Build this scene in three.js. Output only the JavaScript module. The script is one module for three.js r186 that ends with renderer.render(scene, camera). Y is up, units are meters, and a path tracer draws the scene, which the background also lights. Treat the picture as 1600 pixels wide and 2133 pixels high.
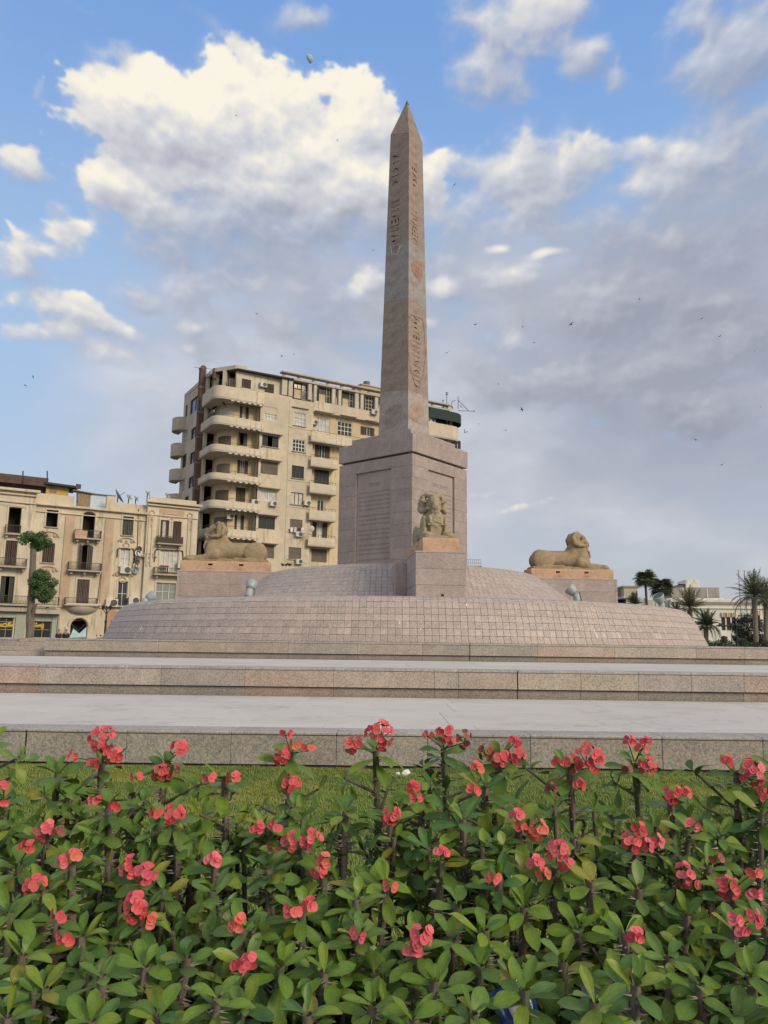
import * as THREE from 'three';
import { mergeGeometries, toCreasedNormals } from 'three/addons/utils/BufferGeometryUtils.js';

// ------------------------------------------------------------------ camera, exposure
const scene = new THREE.Scene();
const EYE = new THREE.Vector3(0, 1.5, 0);
const camera = new THREE.PerspectiveCamera(67.3, 768 / 1024, 0.05, 12000);
camera.position.copy(EYE);
camera.rotation.set(THREE.MathUtils.degToRad(9.57), 0, 0.0126, 'YXZ');
camera.updateMatrixWorld(true);
const renderer = new THREE.WebGLRenderer({ antialias: true });
renderer.setSize(768, 1024);
renderer.toneMapping = THREE.LinearToneMapping;
renderer.toneMappingExposure = 1.25;
renderer.shadowMap.enabled = true;
renderer.shadowMap.type = THREE.PCFSoftShadowMap;

// ------------------------------------------------------------------ numbers
const PI = Math.PI, V3 = (x, y, z) => new THREE.Vector3(x, y, z), V2 = (x, y) => new THREE.Vector2(x, y);
function rand(seed) { let a = seed >>> 0; return () => { a = (a + 0x6d2b79f5) | 0; let t = Math.imul(a ^ (a >>> 15), 1 | a); t = (t + Math.imul(t ^ (t >>> 7), 61 | t)) ^ t; return ((t ^ (t >>> 14)) >>> 0) / 4294967296; }; }
const clamp = (x, a = 0, b = 1) => Math.min(b, Math.max(a, x)), lerp = (a, b, t) => a + (b - a) * t;
const sstep = (a, b, x) => { const t = clamp((x - a) / (b - a)); return t * t * (3 - 2 * t); };
const toLin = (c) => (c <= 0.04045 ? c / 12.92 : Math.pow((c + 0.055) / 1.055, 2.4));
const toS = (c) => (c <= 0.0031308 ? c * 12.92 : 1.055 * Math.pow(c, 1 / 2.4) - 0.055);
const S = (r, g, b) => [toLin(r / 255), toLin(g / 255), toLin(b / 255)];
const hash3 = (x, y, z) => { let h = (Math.imul(x, 374761393) + Math.imul(y, 668265263) + Math.imul(z, 2147483647 ^ 0x5bd1e995)) | 0; h = Math.imul(h ^ (h >>> 13), 1274126177); h ^= h >>> 16; return (h >>> 0) / 4294967296; };
function vnoise(x, y, z) {            // value noise 0..1
  const ix = Math.floor(x), iy = Math.floor(y), iz = Math.floor(z); let fx = x - ix, fy = y - iy, fz = z - iz;
  fx = fx * fx * (3 - 2 * fx); fy = fy * fy * (3 - 2 * fy); fz = fz * fz * (3 - 2 * fz);
  const a = lerp(lerp(hash3(ix, iy, iz), hash3(ix + 1, iy, iz), fx), lerp(hash3(ix, iy + 1, iz), hash3(ix + 1, iy + 1, iz), fx), fy);
  const b = lerp(lerp(hash3(ix, iy, iz + 1), hash3(ix + 1, iy, iz + 1), fx), lerp(hash3(ix, iy + 1, iz + 1), hash3(ix + 1, iy + 1, iz + 1), fx), fy);
  return lerp(a, b, fz);
}
function fbm(x, y, z, oct = 4, gain = 0.5) { let s = 0, a = 1, n = 0; for (let i = 0; i < oct; i++) { s += a * vnoise(x, y, z); n += a; a *= gain; x = x * 2.03 + 17.1; y = y * 2.03 + 3.7; z = z * 2.03 + 9.2; } return s / n; }
function pnoise(x, y, per, seed) {     // tileable value noise
  const ix = Math.floor(x), iy = Math.floor(y); let fx = x - ix, fy = y - iy; fx = fx * fx * (3 - 2 * fx); fy = fy * fy * (3 - 2 * fy);
  const w = (i) => ((i % per) + per) % per, h = (a, b) => hash3(w(a), w(b), seed);
  return lerp(lerp(h(ix, iy), h(ix + 1, iy), fx), lerp(h(ix, iy + 1), h(ix + 1, iy + 1), fx), fy);
}
function pfbm(u, v, per, seed, oct = 4, gain = 0.5) { let s = 0, a = 1, n = 0; for (let i = 0; i < oct; i++) { s += a * pnoise(u * per, v * per, per, seed + i); n += a; a *= gain; per *= 2; } return s / n; }

// a pixel of the 1600 x 2133 photograph as a direction / a point (used to read off sizes and places)
const ray = (px, py) => V3((px - 800) / 1602, (1066.5 - py) / 1602, -1).applyQuaternion(camera.quaternion).normalize();
const atZ = (px, py, z) => { const r = ray(px, py); return r.multiplyScalar(z / r.z).add(EYE); };          // where its ray meets the plane z
const atY = (px, py, y) => { const r = ray(px, py); return r.multiplyScalar((y - EYE.y) / r.y).add(EYE); };

// ------------------------------------------------------------------ sky: gradient and evening clouds
const SUN = V3(0.72, 0.5, 0.62).normalize();
{
  const W = 4096, H = 2048, data = new Float32Array(W * H * 4);
  const azel = (px, py) => { const r = ray(px, py); return [Math.atan2(r.x, -r.z), Math.asin(r.y)]; };
  const K = 1 / 1602;
  // cumulus puffs: pixel, half sizes in pixels, strength, brightness (0 grey .. 1 sunlit)
  const puffs = [
    [275, 205, 95, 62, 1.0, 0.95], [345, 260, 130, 70, 1, 0.9], [480, 200, 85, 85, 1.05, 1.0], [560, 215, 75, 80, 1, 0.97], [440, 300, 190, 85, 1, 0.88], [640, 290, 150, 110, 1, 0.95], [750, 275, 90, 90, 1, 0.95],
    [720, 365, 140, 90, 1, 0.98], [590, 370, 170, 75, 0.9, 0.72], [860, 370, 90, 70, 0.9, 0.9], [900, 340, 40, 40, 0.7, 0.9], [480, 420, 200, 70, 0.8, 0.5], [660, 455, 220, 70, 0.8, 0.4],
    [255, 395, 85, 55, 0.95, 0.8], [330, 440, 120, 60, 0.9, 0.66], [200, 365, 30, 25, 0.5, 0.7], [55, 344, 62, 36, 0.64, 0.66], [130, 428, 45, 36, 0.54, 0.6],
    [160, 478, 55, 34, 0.72, 0.84], [110, 498, 70, 34, 0.68, 0.76], [50, 518, 75, 34, 0.66, 0.7], [20, 540, 60, 36, 0.62, 0.6], [70, 565, 70, 26, 0.6, 0.5],
    [70, 626, 85, 40, 0.66, 0.7], [150, 645, 75, 36, 0.66, 0.76], [205, 672, 85, 32, 0.62, 0.7], [255, 684, 55, 26, 0.56, 0.66], [40, 694, 75, 28, 0.58, 0.6], [125, 710, 48, 28, 0.6, 0.7], [205, 740, 90, 32, 0.62, 0.66], [300, 812, 100, 26, 0.56, 0.55], [350, 790, 60, 20, 0.4, 0.5],
    [390, 585, 80, 36, 0.7, 0.55], [300, 610, 110, 40, 0.6, 0.42], [560, 585, 90, 40, 0.75, 0.55], [770, 590, 70, 50, 0.75, 0.62], [730, 620, 60, 34, 0.6, 0.6], [410, 660, 50, 20, 0.6, 0.6], [405, 705, 28, 16, 0.5, 0.6],
    [930, 608, 70, 30, 0.8, 0.66], [790, 655, 50, 26, 0.7, 0.66], [1065, 585, 90, 40, 0.8, 0.62], [1045, 520, 30, 16, 0.7, 0.85], [1130, 540, 40, 14, 0.7, 0.8], [1165, 538, 26, 10, 0.6, 0.75], [1080, 712, 90, 28, 0.6, 0.5], [900, 680, 30, 20, 0.6, 0.62],
    [1090, 300, 110, 70, 0.7, 0.6], [1190, 350, 80, 60, 0.75, 0.66], [1090, 360, 90, 70, 0.7, 0.62], [990, 340, 80, 70, 0.7, 0.58], [1150, 420, 110, 70, 0.75, 0.56], [1000, 450, 120, 80, 0.7, 0.5],
    [1000, 140, 85, 62, 0.72, 0.5], [1060, 160, 55, 48, 0.62, 0.52], [960, 110, 50, 40, 0.5, 0.5], [1090, 40, 130, 60, 0.8, 0.62], [1180, 15, 70, 26, 0.7, 0.66], [1010, 10, 70, 40, 0.6, 0.5], [1215, 115, 55, 60, 0.7, 0.52], [1265, 185, 34, 44, 0.55, 0.5],
    [650, 50, 70, 36, 0.55, 0.44], [600, 70, 50, 26, 0.4, 0.4], [230, 115, 80, 40, 0.42, 0.36], [440, 40, 50, 26, 0.38, 0.36], [500, 90, 55, 26, 0.36, 0.34], [100, 185, 16, 24, 0.3, 0.4], [160, 5, 60, 12, 0.4, 0.45],
    [1420, 360, 120, 56, 0.75, 0.6], [1370, 405, 90, 26, 0.7, 0.68], [1520, 340, 130, 70, 0.75, 0.5], [1340, 330, 70, 30, 0.65, 0.56], [1560, 60, 130, 110, 0.8, 0.46], [1500, 130, 130, 80, 0.7, 0.36], [1480, 70, 70, 50, 0.6, 0.46], [1560, 240, 160, 70, 0.7, 0.3],
    [1250, 500, 160, 60, 0.6, 0.34], [1450, 480, 220, 80, 0.8, 0.3], [1400, 600, 260, 90, 0.9, 0.16], [1200, 640, 200, 60, 0.75, 0.24], [1450, 720, 300, 90, 0.95, 0.12], [1150, 780, 260, 70, 0.8, 0.2], [1450, 850, 260, 70, 0.85, 0.16],
    [520, 520, 260, 70, 0.75, 0.3], [340, 540, 150, 60, 0.6, 0.3], [640, 660, 260, 80, 0.65, 0.24], [500, 730, 260, 60, 0.5, 0.22], [950, 560, 140, 60, 0.6, 0.4], [1080, 1055, 180, 14, 0.45, 0.62], [1300, 1075, 160, 12, 0.4, 0.6], [1010, 1010, 80, 14, 0.4, 0.5], [200, 840, 160, 26, 0.35, 0.3], [90, 870, 120, 24, 0.3, 0.3],
    [600, 700, 60, 24, 0.5, 0.4], [1000, 900, 200, 40, 0.5, 0.24],
  ].map(([px, py, sx, sy, a, b]) => { const [az, el] = azel(px, py); return { az, el, rx: sx * K, ry: sy * K, a, b }; });
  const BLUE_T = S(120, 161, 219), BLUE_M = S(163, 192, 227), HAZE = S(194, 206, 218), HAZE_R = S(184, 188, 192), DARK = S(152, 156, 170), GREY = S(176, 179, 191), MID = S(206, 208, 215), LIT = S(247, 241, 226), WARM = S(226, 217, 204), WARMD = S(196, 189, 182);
  const ramp = (o, l) => { const [A, B, k] = l < 0.33 ? [DARK, GREY, l / 0.33] : l < 0.66 ? [GREY, MID, (l - 0.33) / 0.33] : [MID, LIT, (l - 0.66) / 0.34]; for (let c = 0; c < 3; c++) o[c] = lerp(A[c], B[c], clamp(k)); return o; };
  const tmp = [0, 0, 0];
  function mass(az, el, list) {   // density of the puffs and their brightness
    const A = az * Math.cos(el), x0 = A * 8, y0 = el * 11, w1 = fbm(x0, y0, 3, 4) - 0.5, w2 = fbm(x0 + 31, y0 + 7, 5, 4) - 0.5, wa = az + w1 * 0.06, we = el + w2 * 0.05;
    let sum = 0, bs = 0, ws = 0;
    for (const p of list) { const x = (wa - p.az) * Math.cos(p.el) / p.rx, y = (we - p.el) / p.ry, q = x * x + y * y; if (q > 4) continue; const g = p.a * Math.exp(-q * 1.05), w = g * g * g; sum += w; bs += w * (p.b + 0.16 * clamp(y, -1, 1)); ws += w; }
    const d = Math.cbrt(sum), bl = 1 - Math.abs(fbm(A * 22 + 7, el * 28, 2, 4) - 0.5) * 2, n = (fbm(A * 30, el * 40, 9, 6, 0.55) - 0.5) * 1.05 + (fbm(A * 75 + 3, el * 95, 6, 4, 0.6) - 0.5) * 0.3, n2 = fbm(A * 12 + 3, el * 16, 4, 3) - 0.5;
    return [d + n * 0.62 + (bl - 0.8) * 0.5 + n2 * 0.4, ws > 1e-6 ? bs / ws : 0.3, d];
  }
  function sky(dx, dy, dz, fine, out, list) {
    const el = Math.asin(dy), az = Math.atan2(dx, -dz), e = el * 180 / PI;
    const right = sstep(-0.4, 0.5, az) * sstep(1.9, 1.0, Math.abs(az)), t1 = sstep(1, 22, e), t2 = sstep(20, 44, e);
    for (let c = 0; c < 3; c++) out[c] = lerp(lerp(lerp(HAZE[c], HAZE_R[c], right), BLUE_M[c], t1), BLUE_T[c], t2);
    // broad grey sheet over the middle heights, thickest on the right
    const s1 = fbm(dx * 3.2 + 5, dy * 7, dz * 3.2, 5) - 0.5, s2 = fbm(dx * 11 + 2, dy * 22, dz * 11, 5) - 0.5, azw = az + s1 * 0.25;
    const sheet = sstep(3, 12, e + s2 * 8) * sstep(32, 23, e + s1 * 14 - azw * 6) * sstep(-0.44, -0.2, azw) * sstep(-0.5, 0.1, s2 + s1 * 0.6 + 0.1);
    ramp(tmp, clamp(0.46 + s2 * 0.55 + s1 * 0.45 - 0.3 * sstep(0.05, 0.42, azw) * sstep(6, 14, e)));
    for (let c = 0; c < 3; c++) out[c] = lerp(out[c], tmp[c], sheet * 0.86);
    if (fine && list.length) {
      const [m, b, d] = mass(az, el, list);
      if (d > 0.05) {
        const ml = mass(az - 0.006, el + 0.0085, list)[0], ml2 = mass(az - 0.017, el + 0.02, list)[0];
        const w = lerp(0.5, 0.12, sstep(0.5, 0.9, b)), a = sstep(0.36, 0.36 + w, m) * lerp(0.55, 1, sstep(0.35, 0.75, b)), soft = sstep(0.1, 0.7, m) * 0.4 * sstep(0.2, 0.5, d);
        const l = clamp(b * 0.8 + (m - ml) * 0.42 + (m - ml2) * 0.42 + 0.02);
        ramp(tmp, l); const al = a + soft * (1 - a); for (let c = 0; c < 3; c++) out[c] = lerp(out[c], tmp[c], al);
      }
    }
    // added unseen cloud beyond the frame, tinted warm to offset blue skylight, most sunward
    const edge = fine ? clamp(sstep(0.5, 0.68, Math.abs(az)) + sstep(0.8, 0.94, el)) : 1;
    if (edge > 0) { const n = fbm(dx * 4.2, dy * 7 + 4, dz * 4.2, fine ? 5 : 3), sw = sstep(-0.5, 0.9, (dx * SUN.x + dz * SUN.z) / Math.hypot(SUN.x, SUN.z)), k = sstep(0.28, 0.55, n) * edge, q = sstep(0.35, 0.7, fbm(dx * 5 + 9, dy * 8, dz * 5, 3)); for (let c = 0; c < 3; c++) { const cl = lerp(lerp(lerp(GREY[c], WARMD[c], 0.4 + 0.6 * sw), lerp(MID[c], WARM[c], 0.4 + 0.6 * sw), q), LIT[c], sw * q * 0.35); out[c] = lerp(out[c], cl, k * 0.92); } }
  }
  const o = [0, 0, 0], step = 8, inFrame = (x, y, z) => { const az = Math.abs(Math.atan2(x, -z)), el = Math.asin(y); return az < 0.72 && el > -0.03 && el < 1.0; };
  const dirOf = (col, row) => { const up = ((row + 0.5) / H - 0.5) * PI, rd = ((col + 0.5) / W - 0.5) * 2 * PI; return [Math.cos(rd) * Math.cos(up), Math.sin(up), Math.sin(rd) * Math.cos(up)]; };
  for (let r = 0; r < H; r += step) for (let c = 0; c < W; c += step) {
    const [cx, cy, cz] = dirOf(c + step / 2, r + step / 2);
    if (inFrame(cx, cy, cz)) { const ca = Math.atan2(cx, -cz), ce = Math.asin(cy), near = puffs.filter((p) => Math.abs((ca - p.az) * Math.cos(p.el)) < p.rx * 2.05 + 0.06 && Math.abs(ce - p.el) < p.ry * 2.05 + 0.06);
      for (let j = 0; j < step; j++) for (let i = 0; i < step; i++) { const [x, y, z] = dirOf(c + i, r + j); sky(x, Math.max(y, 0), z, true, o, near); data.set([o[0], o[1], o[2], 1], ((r + j) * W + c + i) * 4); } }
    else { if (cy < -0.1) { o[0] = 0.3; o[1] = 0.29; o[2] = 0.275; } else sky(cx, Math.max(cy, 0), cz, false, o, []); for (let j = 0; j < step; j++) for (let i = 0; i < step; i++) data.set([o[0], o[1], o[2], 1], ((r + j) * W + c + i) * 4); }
  }
  const t = new THREE.DataTexture(data, W, H, THREE.RGBAFormat, THREE.FloatType);
  t.mapping = THREE.EquirectangularReflectionMapping; t.magFilter = t.minFilter = THREE.LinearFilter; t.needsUpdate = true;
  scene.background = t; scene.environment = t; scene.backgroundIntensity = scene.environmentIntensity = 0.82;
}
// ------------------------------------------------------------------ sun, low and veiled by cloud, behind the camera on the right
const sun = new THREE.DirectionalLight(new THREE.Color(1.0, 0.84, 0.64), 2.0);
sun.position.copy(SUN).multiplyScalar(150).add(V3(0, 0, -45)); sun.target.position.set(0, 0, -45); scene.add(sun, sun.target);
sun.castShadow = true; sun.shadow.radius = 40; sun.shadow.mapSize.set(4096, 4096);
Object.assign(sun.shadow.camera, { left: -90, right: 90, top: 80, bottom: -80, near: 1, far: 400 });


// ------------------------------------------------------------------ things and parts
const taken = new Map();
const numbered = (name) => { const n = taken.get(name) ?? 0; taken.set(name, n + 1); return n ? name + '_' + String(n).padStart(3, '0') : name; };
function tag(o, label, category, group, kind) { const u = { label, category }; if (group) u.group = group; if (kind) u.kind = kind; o.userData = u; return o; }
function thing(name, label, category, pos = [0, 0, 0], turn = 0, group) { const o = new THREE.Group(); o.name = numbered(name); o.position.set(...pos); o.rotation.y = turn; scene.add(o); tag(o, label, category, group); o.updateMatrixWorld(true); return o; }
function struct(name, pos = [0, 0, 0]) { const o = new THREE.Group(); o.name = numbered(name); o.position.set(...pos); scene.add(o); o.userData = { kind: 'structure' }; return o; }
function mesh(name, g, m, parent = scene) { const o = new THREE.Mesh(g, m); o.name = parent === scene ? numbered(name) : name; o.castShadow = o.receiveShadow = true; parent.add(o); return o; }
function part(name, parent) { const o = new THREE.Group(); o.name = name; parent.add(o); return o; }
function renameKids(root) { const n = new Map(); root.traverse((o) => { if (o === root) return; const b = o.name.replace(/_\d{3}$/, ''), k = n.get(b) ?? 0; n.set(b, k + 1); o.name = k ? b + '_' + String(k).padStart(3, '0') : b; }); }

// ------------------------------------------------------------------ geometry
function plain(g) { g = g.index ? g.toNonIndexed() : g.clone(); for (const k of Object.keys(g.attributes)) if (!['position', 'normal', 'uv', 'color'].includes(k)) g.deleteAttribute(k); if (!g.attributes.normal) g.computeVertexNormals(); return g; }
function tri(g, s = 1, ox = 0, oy = 0) {   // uv in metres by the way each face looks
  g = plain(g); const p = g.attributes.position, n = p.count, uv = new Float32Array(n * 2), a = V3(), b = V3(), c = V3(), N = V3();
  for (let i = 0; i < n; i += 3) {
    a.fromBufferAttribute(p, i); b.fromBufferAttribute(p, i + 1); c.fromBufferAttribute(p, i + 2); N.copy(b).sub(a).cross(c.clone().sub(a));
    const x = Math.abs(N.x), y = Math.abs(N.y), z = Math.abs(N.z);
    [a, b, c].forEach((q, k) => { const [u, v] = y >= x && y >= z ? [q.x, q.z] : x > z ? [q.z, q.y] : [q.x, q.y]; uv[(i + k) * 2] = u * s + ox; uv[(i + k) * 2 + 1] = v * s + oy; });
  }
  g.setAttribute('uv', new THREE.BufferAttribute(uv, 2)); return g;
}
const merge = (list) => { list = list.map(plain); const all = list.every((g) => g.attributes.uv); if (!all) list = list.map((g) => tri(g)); return mergeGeometries(list); };
function polys(faces) {   // flat shaded faces from points
  const pos = []; for (const f of faces) for (let i = 1; i + 1 < f.length; i++) pos.push(...f[0], ...f[i], ...f[i + 1]);
  const g = new THREE.BufferGeometry(); g.setAttribute('position', new THREE.Float32BufferAttribute(pos, 3)); g.computeVertexNormals(); return g;
}
function cbox(w, h, d, c = 0.01, x = 0, y = 0, z = 0, ox = 0, oy = 0) {   // chamfered box
  c = Math.min(c, w / 3, h / 3, d / 3); const X = w / 2, Y = h / 2, Z = d / 2, F = [];
  const P = (sx, sy, sz, ax) => [sx * (X - (ax === 0 ? 0 : c)), sy * (Y - (ax === 1 ? 0 : c)), sz * (Z - (ax === 2 ? 0 : c))];
  const add = (f, n) => { const e1 = [f[1][0] - f[0][0], f[1][1] - f[0][1], f[1][2] - f[0][2]], e2 = [f[2][0] - f[0][0], f[2][1] - f[0][1], f[2][2] - f[0][2]]; const q = (e1[1] * e2[2] - e1[2] * e2[1]) * n[0] + (e1[2] * e2[0] - e1[0] * e2[2]) * n[1] + (e1[0] * e2[1] - e1[1] * e2[0]) * n[2]; F.push(q < 0 ? f.slice().reverse() : f); };
  for (const s of [-1, 1]) { add([P(s, -1, -1, 0), P(s, 1, -1, 0), P(s, 1, 1, 0), P(s, -1, 1, 0)], [s, 0, 0]); add([P(-1, s, -1, 1), P(1, s, -1, 1), P(1, s, 1, 1), P(-1, s, 1, 1)], [0, s, 0]); add([P(-1, -1, s, 2), P(1, -1, s, 2), P(1, 1, s, 2), P(-1, 1, s, 2)], [0, 0, s]); }
  for (const a of [-1, 1]) for (const b of [-1, 1]) {
    add([P(a, b, -1, 0), P(a, b, 1, 0), P(a, b, 1, 1), P(a, b, -1, 1)], [a, b, 0]);
    add([P(a, -1, b, 0), P(a, 1, b, 0), P(a, 1, b, 2), P(a, -1, b, 2)], [a, 0, b]);
    add([P(-1, a, b, 1), P(1, a, b, 1), P(1, a, b, 2), P(-1, a, b, 2)], [0, a, b]);
    for (const e of [-1, 1]) add([P(a, b, e, 0), P(a, b, e, 1), P(a, b, e, 2)], [a, b, e]);
  }
  const g = tri(polys(F).translate(x, y, z), 1, ox, oy); return g;
}
const box = (w, h, d, x = 0, y = 0, z = 0) => tri(new THREE.BoxGeometry(w, h, d).translate(x, y, z));
function bar(a, b, r = 0.02, r2 = r, n = 6) { const d = b.clone().sub(a), g = new THREE.CylinderGeometry(r2, r, d.length(), n, 1); g.applyQuaternion(new THREE.Quaternion().setFromUnitVectors(V3(0, 1, 0), d.clone().normalize())); const m = a.clone().add(b).multiplyScalar(0.5); return g.translate(m.x, m.y, m.z); }
const shapeOf = (pts) => new THREE.Shape(pts.map(([x, y]) => V2(x, y)));
const extr = (shape, depth) => tri(new THREE.ExtrudeGeometry(shape, { depth, bevelEnabled: false, curveSegments: 10 }));
function wallWith(outline, holes, depth) { const s = shapeOf(outline); for (const h of holes) s.holes.push(new THREE.Path(h.map(([x, y]) => V2(x, y)))); return tri(new THREE.ExtrudeGeometry(s, { depth, bevelEnabled: false }).translate(0, 0, -depth)); }   // front face at z = 0
const R4 = (x0, y0, x1, y1) => [[x0, y0], [x1, y0], [x1, y1], [x0, y1]];
function surfaceNets(f, lo, hi, h) {     // smooth skin of a distance field
  const n = [0, 1, 2].map((i) => Math.ceil((hi[i] - lo[i]) / h) + 1), [nx, ny, nz] = n, val = new Float32Array(nx * ny * nz), id = (i, j, k) => (k * ny + j) * nx + i;
  for (let k = 0; k < nz; k++) for (let j = 0; j < ny; j++) for (let i = 0; i < nx; i++) val[id(i, j, k)] = f(lo[0] + i * h, lo[1] + j * h, lo[2] + k * h);
  const vid = new Int32Array(nx * ny * nz).fill(-1), pos = [], idx = [];
  for (let k = 0; k < nz - 1; k++) for (let j = 0; j < ny - 1; j++) for (let i = 0; i < nx - 1; i++) {
    let c = 0, sx = 0, sy = 0, sz = 0; const v = []; for (let q = 0; q < 8; q++) v.push(val[id(i + (q & 1), j + ((q >> 1) & 1), k + (q >> 2))]);
    for (let q = 0; q < 8; q++) for (let b = 1; b < 8; b <<= 1) if (!(q & b)) { const r = q | b; if ((v[q] < 0) !== (v[r] < 0)) { const t = v[q] / (v[q] - v[r]); sx += (q & 1) + (b === 1 ? t : 0); sy += ((q >> 1) & 1) + (b === 2 ? t : 0); sz += (q >> 2) + (b === 4 ? t : 0); c++; } }
    if (c) { vid[id(i, j, k)] = pos.length / 3; pos.push(lo[0] + (i + sx / c) * h, lo[1] + (j + sy / c) * h, lo[2] + (k + sz / c) * h); }
  }
  const quad = (a, b, c, d, flip) => { if (a < 0 || b < 0 || c < 0 || d < 0) return; flip ? idx.push(a, c, b, a, d, c) : idx.push(a, b, c, a, c, d); };
  for (let k = 1; k < nz - 1; k++) for (let j = 1; j < ny - 1; j++) for (let i = 1; i < nx - 1; i++) {
    const a = val[id(i, j, k)] < 0;
    if (a !== val[id(i + 1, j, k)] < 0) quad(vid[id(i, j - 1, k - 1)], vid[id(i, j, k - 1)], vid[id(i, j, k)], vid[id(i, j - 1, k)], !a);
    if (a !== val[id(i, j + 1, k)] < 0) quad(vid[id(i - 1, j, k - 1)], vid[id(i - 1, j, k)], vid[id(i, j, k)], vid[id(i, j, k - 1)], !a);
    if (a !== val[id(i, j, k + 1)] < 0) quad(vid[id(i - 1, j - 1, k)], vid[id(i, j - 1, k)], vid[id(i, j, k)], vid[id(i - 1, j, k)], !a);
  }
  const g = new THREE.BufferGeometry(); g.setAttribute('position', new THREE.Float32BufferAttribute(pos, 3)); g.setIndex(idx);
  const N = new Float32Array(pos.length), e = h * 0.6; for (let i = 0; i < pos.length; i += 3) { const [x, y, z] = [pos[i], pos[i + 1], pos[i + 2]]; const v = V3(f(x + e, y, z) - f(x - e, y, z), f(x, y + e, z) - f(x, y - e, z), f(x, y, z + e) - f(x, y, z - e)).normalize(); N[i] = v.x; N[i + 1] = v.y; N[i + 2] = v.z; }
  g.setAttribute('normal', new THREE.BufferAttribute(N, 3)); return g;
}
const sdEll = (x, y, z, cx, cy, cz, rx, ry, rz) => { const a = (x - cx) / rx, b = (y - cy) / ry, c = (z - cz) / rz, k0 = Math.hypot(a, b, c), k1 = Math.hypot(a / rx, b / ry, c / rz); return k1 < 1e-6 ? -Math.min(rx, ry, rz) : k0 * (k0 - 1) / k1; };
const sdCap = (x, y, z, a, b, ra, rb) => { const bx = b[0] - a[0], by = b[1] - a[1], bz = b[2] - a[2], px = x - a[0], py = y - a[1], pz = z - a[2], t = clamp((px * bx + py * by + pz * bz) / (bx * bx + by * by + bz * bz)); return Math.hypot(px - bx * t, py - by * t, pz - bz * t) - lerp(ra, rb, t); };
const sdBox = (x, y, z, cx, cy, cz, hx, hy, hz, r = 0) => { const a = Math.abs(x - cx) - hx + r, b = Math.abs(y - cy) - hy + r, c = Math.abs(z - cz) - hz + r; return Math.hypot(Math.max(a, 0), Math.max(b, 0), Math.max(c, 0)) + Math.min(Math.max(a, b, c), 0) - r; };
const smin = (a, b, k) => { const h = Math.max(k - Math.abs(a - b), 0) / k; return Math.min(a, b) - h * h * k * 0.25; };

// ------------------------------------------------------------------ textures (multipliers; mean near 0.78) and materials
function tex(n, fn, srgb = true, rep = 1, m = n) {
  const d = new Uint8Array(n * m * 4), o = [0, 0, 0];
  for (let y = 0; y < m; y++) for (let x = 0; x < n; x++) { fn(x / n, y / m, o); const i = (y * n + x) * 4; for (let c = 0; c < 3; c++) d[i + c] = clamp(srgb ? toS(clamp(o[c])) : o[c]) * 255; d[i + 3] = 255; }
  const t = new THREE.DataTexture(d, n, m, THREE.RGBAFormat); t.wrapS = t.wrapT = THREE.RepeatWrapping; t.magFilter = THREE.LinearFilter; t.minFilter = THREE.LinearMipmapLinearFilter; t.generateMipmaps = true; if (srgb) t.colorSpace = THREE.SRGBColorSpace; t.repeat.set(rep, rep); t.needsUpdate = true; return t;
}
const gray = (o, v) => { o[0] = o[1] = o[2] = v; };
const T = {};
T.granite = tex(1024, (u, v, o) => { const a = pnoise(u * 170, v * 170, 170, 3), b = pnoise(u * 90, v * 90, 90, 5), c = pfbm(u, v, 5, 9, 4), s = pnoise(u * 260, v * 260, 260, 8); let k = 0.72 + (a - 0.5) * 0.42 + (b - 0.5) * 0.3 + (c - 0.5) * 0.28; if (s > 0.86) k -= 0.3; const p = (b - 0.5) * 0.12; o[0] = k + p; o[1] = k; o[2] = k - p; }, true, 0.55);
T.graniteB = tex(512, (u, v, o) => gray(o, 0.5 + (pnoise(u * 120, v * 120, 120, 4) - 0.5) * 0.7 + (pfbm(u, v, 8, 2, 3) - 0.5) * 0.5), false, 0.55);
T.sand = tex(1024, (u, v, o) => { const a = pfbm(u, v, 6, 21, 6, 0.6), b = pfbm(u, v, 3, 31, 4), s = pnoise(u * 200, v * 200, 200, 12), band = pfbm(u * 0.5, v * 3, 8, 41, 3); const k = 0.76 + (a - 0.5) * 0.5 + (s - 0.5) * 0.16 + (band - 0.5) * 0.2; o[0] = k; o[1] = k - (b - 0.5) * 0.1; o[2] = k - (b - 0.5) * 0.24; }, true, 0.7);
T.sandB = tex(512, (u, v, o) => gray(o, pfbm(u, v, 12, 22, 6, 0.65)), false, 0.7);
T.plaster = tex(1024, (u, v, o) => { const a = pfbm(u, v, 4, 51, 6, 0.6), b = pfbm(u, v, 16, 61, 4), st = pfbm(u * 1, v * 0.125, 32, 71, 3, 0.6), w = sstep(0.54, 0.7, st) * sstep(0.38, 0.6, a); const k = 0.82 + (a - 0.5) * 0.4 + (b - 0.5) * 0.2 - w * 0.26; o[0] = k; o[1] = k - w * 0.01; o[2] = k - w * 0.03 - (a - 0.5) * 0.06; }, true, 0.09);
T.marble = tex(1024, (u, v, o) => { const w = pfbm(u, v, 4, 81, 5), q = Math.abs(pfbm(u, v, 3, 91, 6) - 0.5), vein = 1 - sstep(0, 0.018, q); gray(o, 0.83 + (w - 0.5) * 0.22 - vein * 0.12 - sstep(0.6, 0.72, pfbm(u, v, 7, 95, 5, 0.6)) * 0.06 + (pnoise(u * 256, v * 256, 256, 7) - 0.5) * 0.04); o[2] += 0.008; }, true, 0.22);
T.noise = tex(512, (u, v, o) => gray(o, 0.8 + (pfbm(u, v, 6, 101, 6, 0.6) - 0.5) * 0.5), true, 0.5);
T.bump = tex(512, (u, v, o) => gray(o, pfbm(u, v, 16, 111, 5, 0.6)), false, 0.5);
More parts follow.
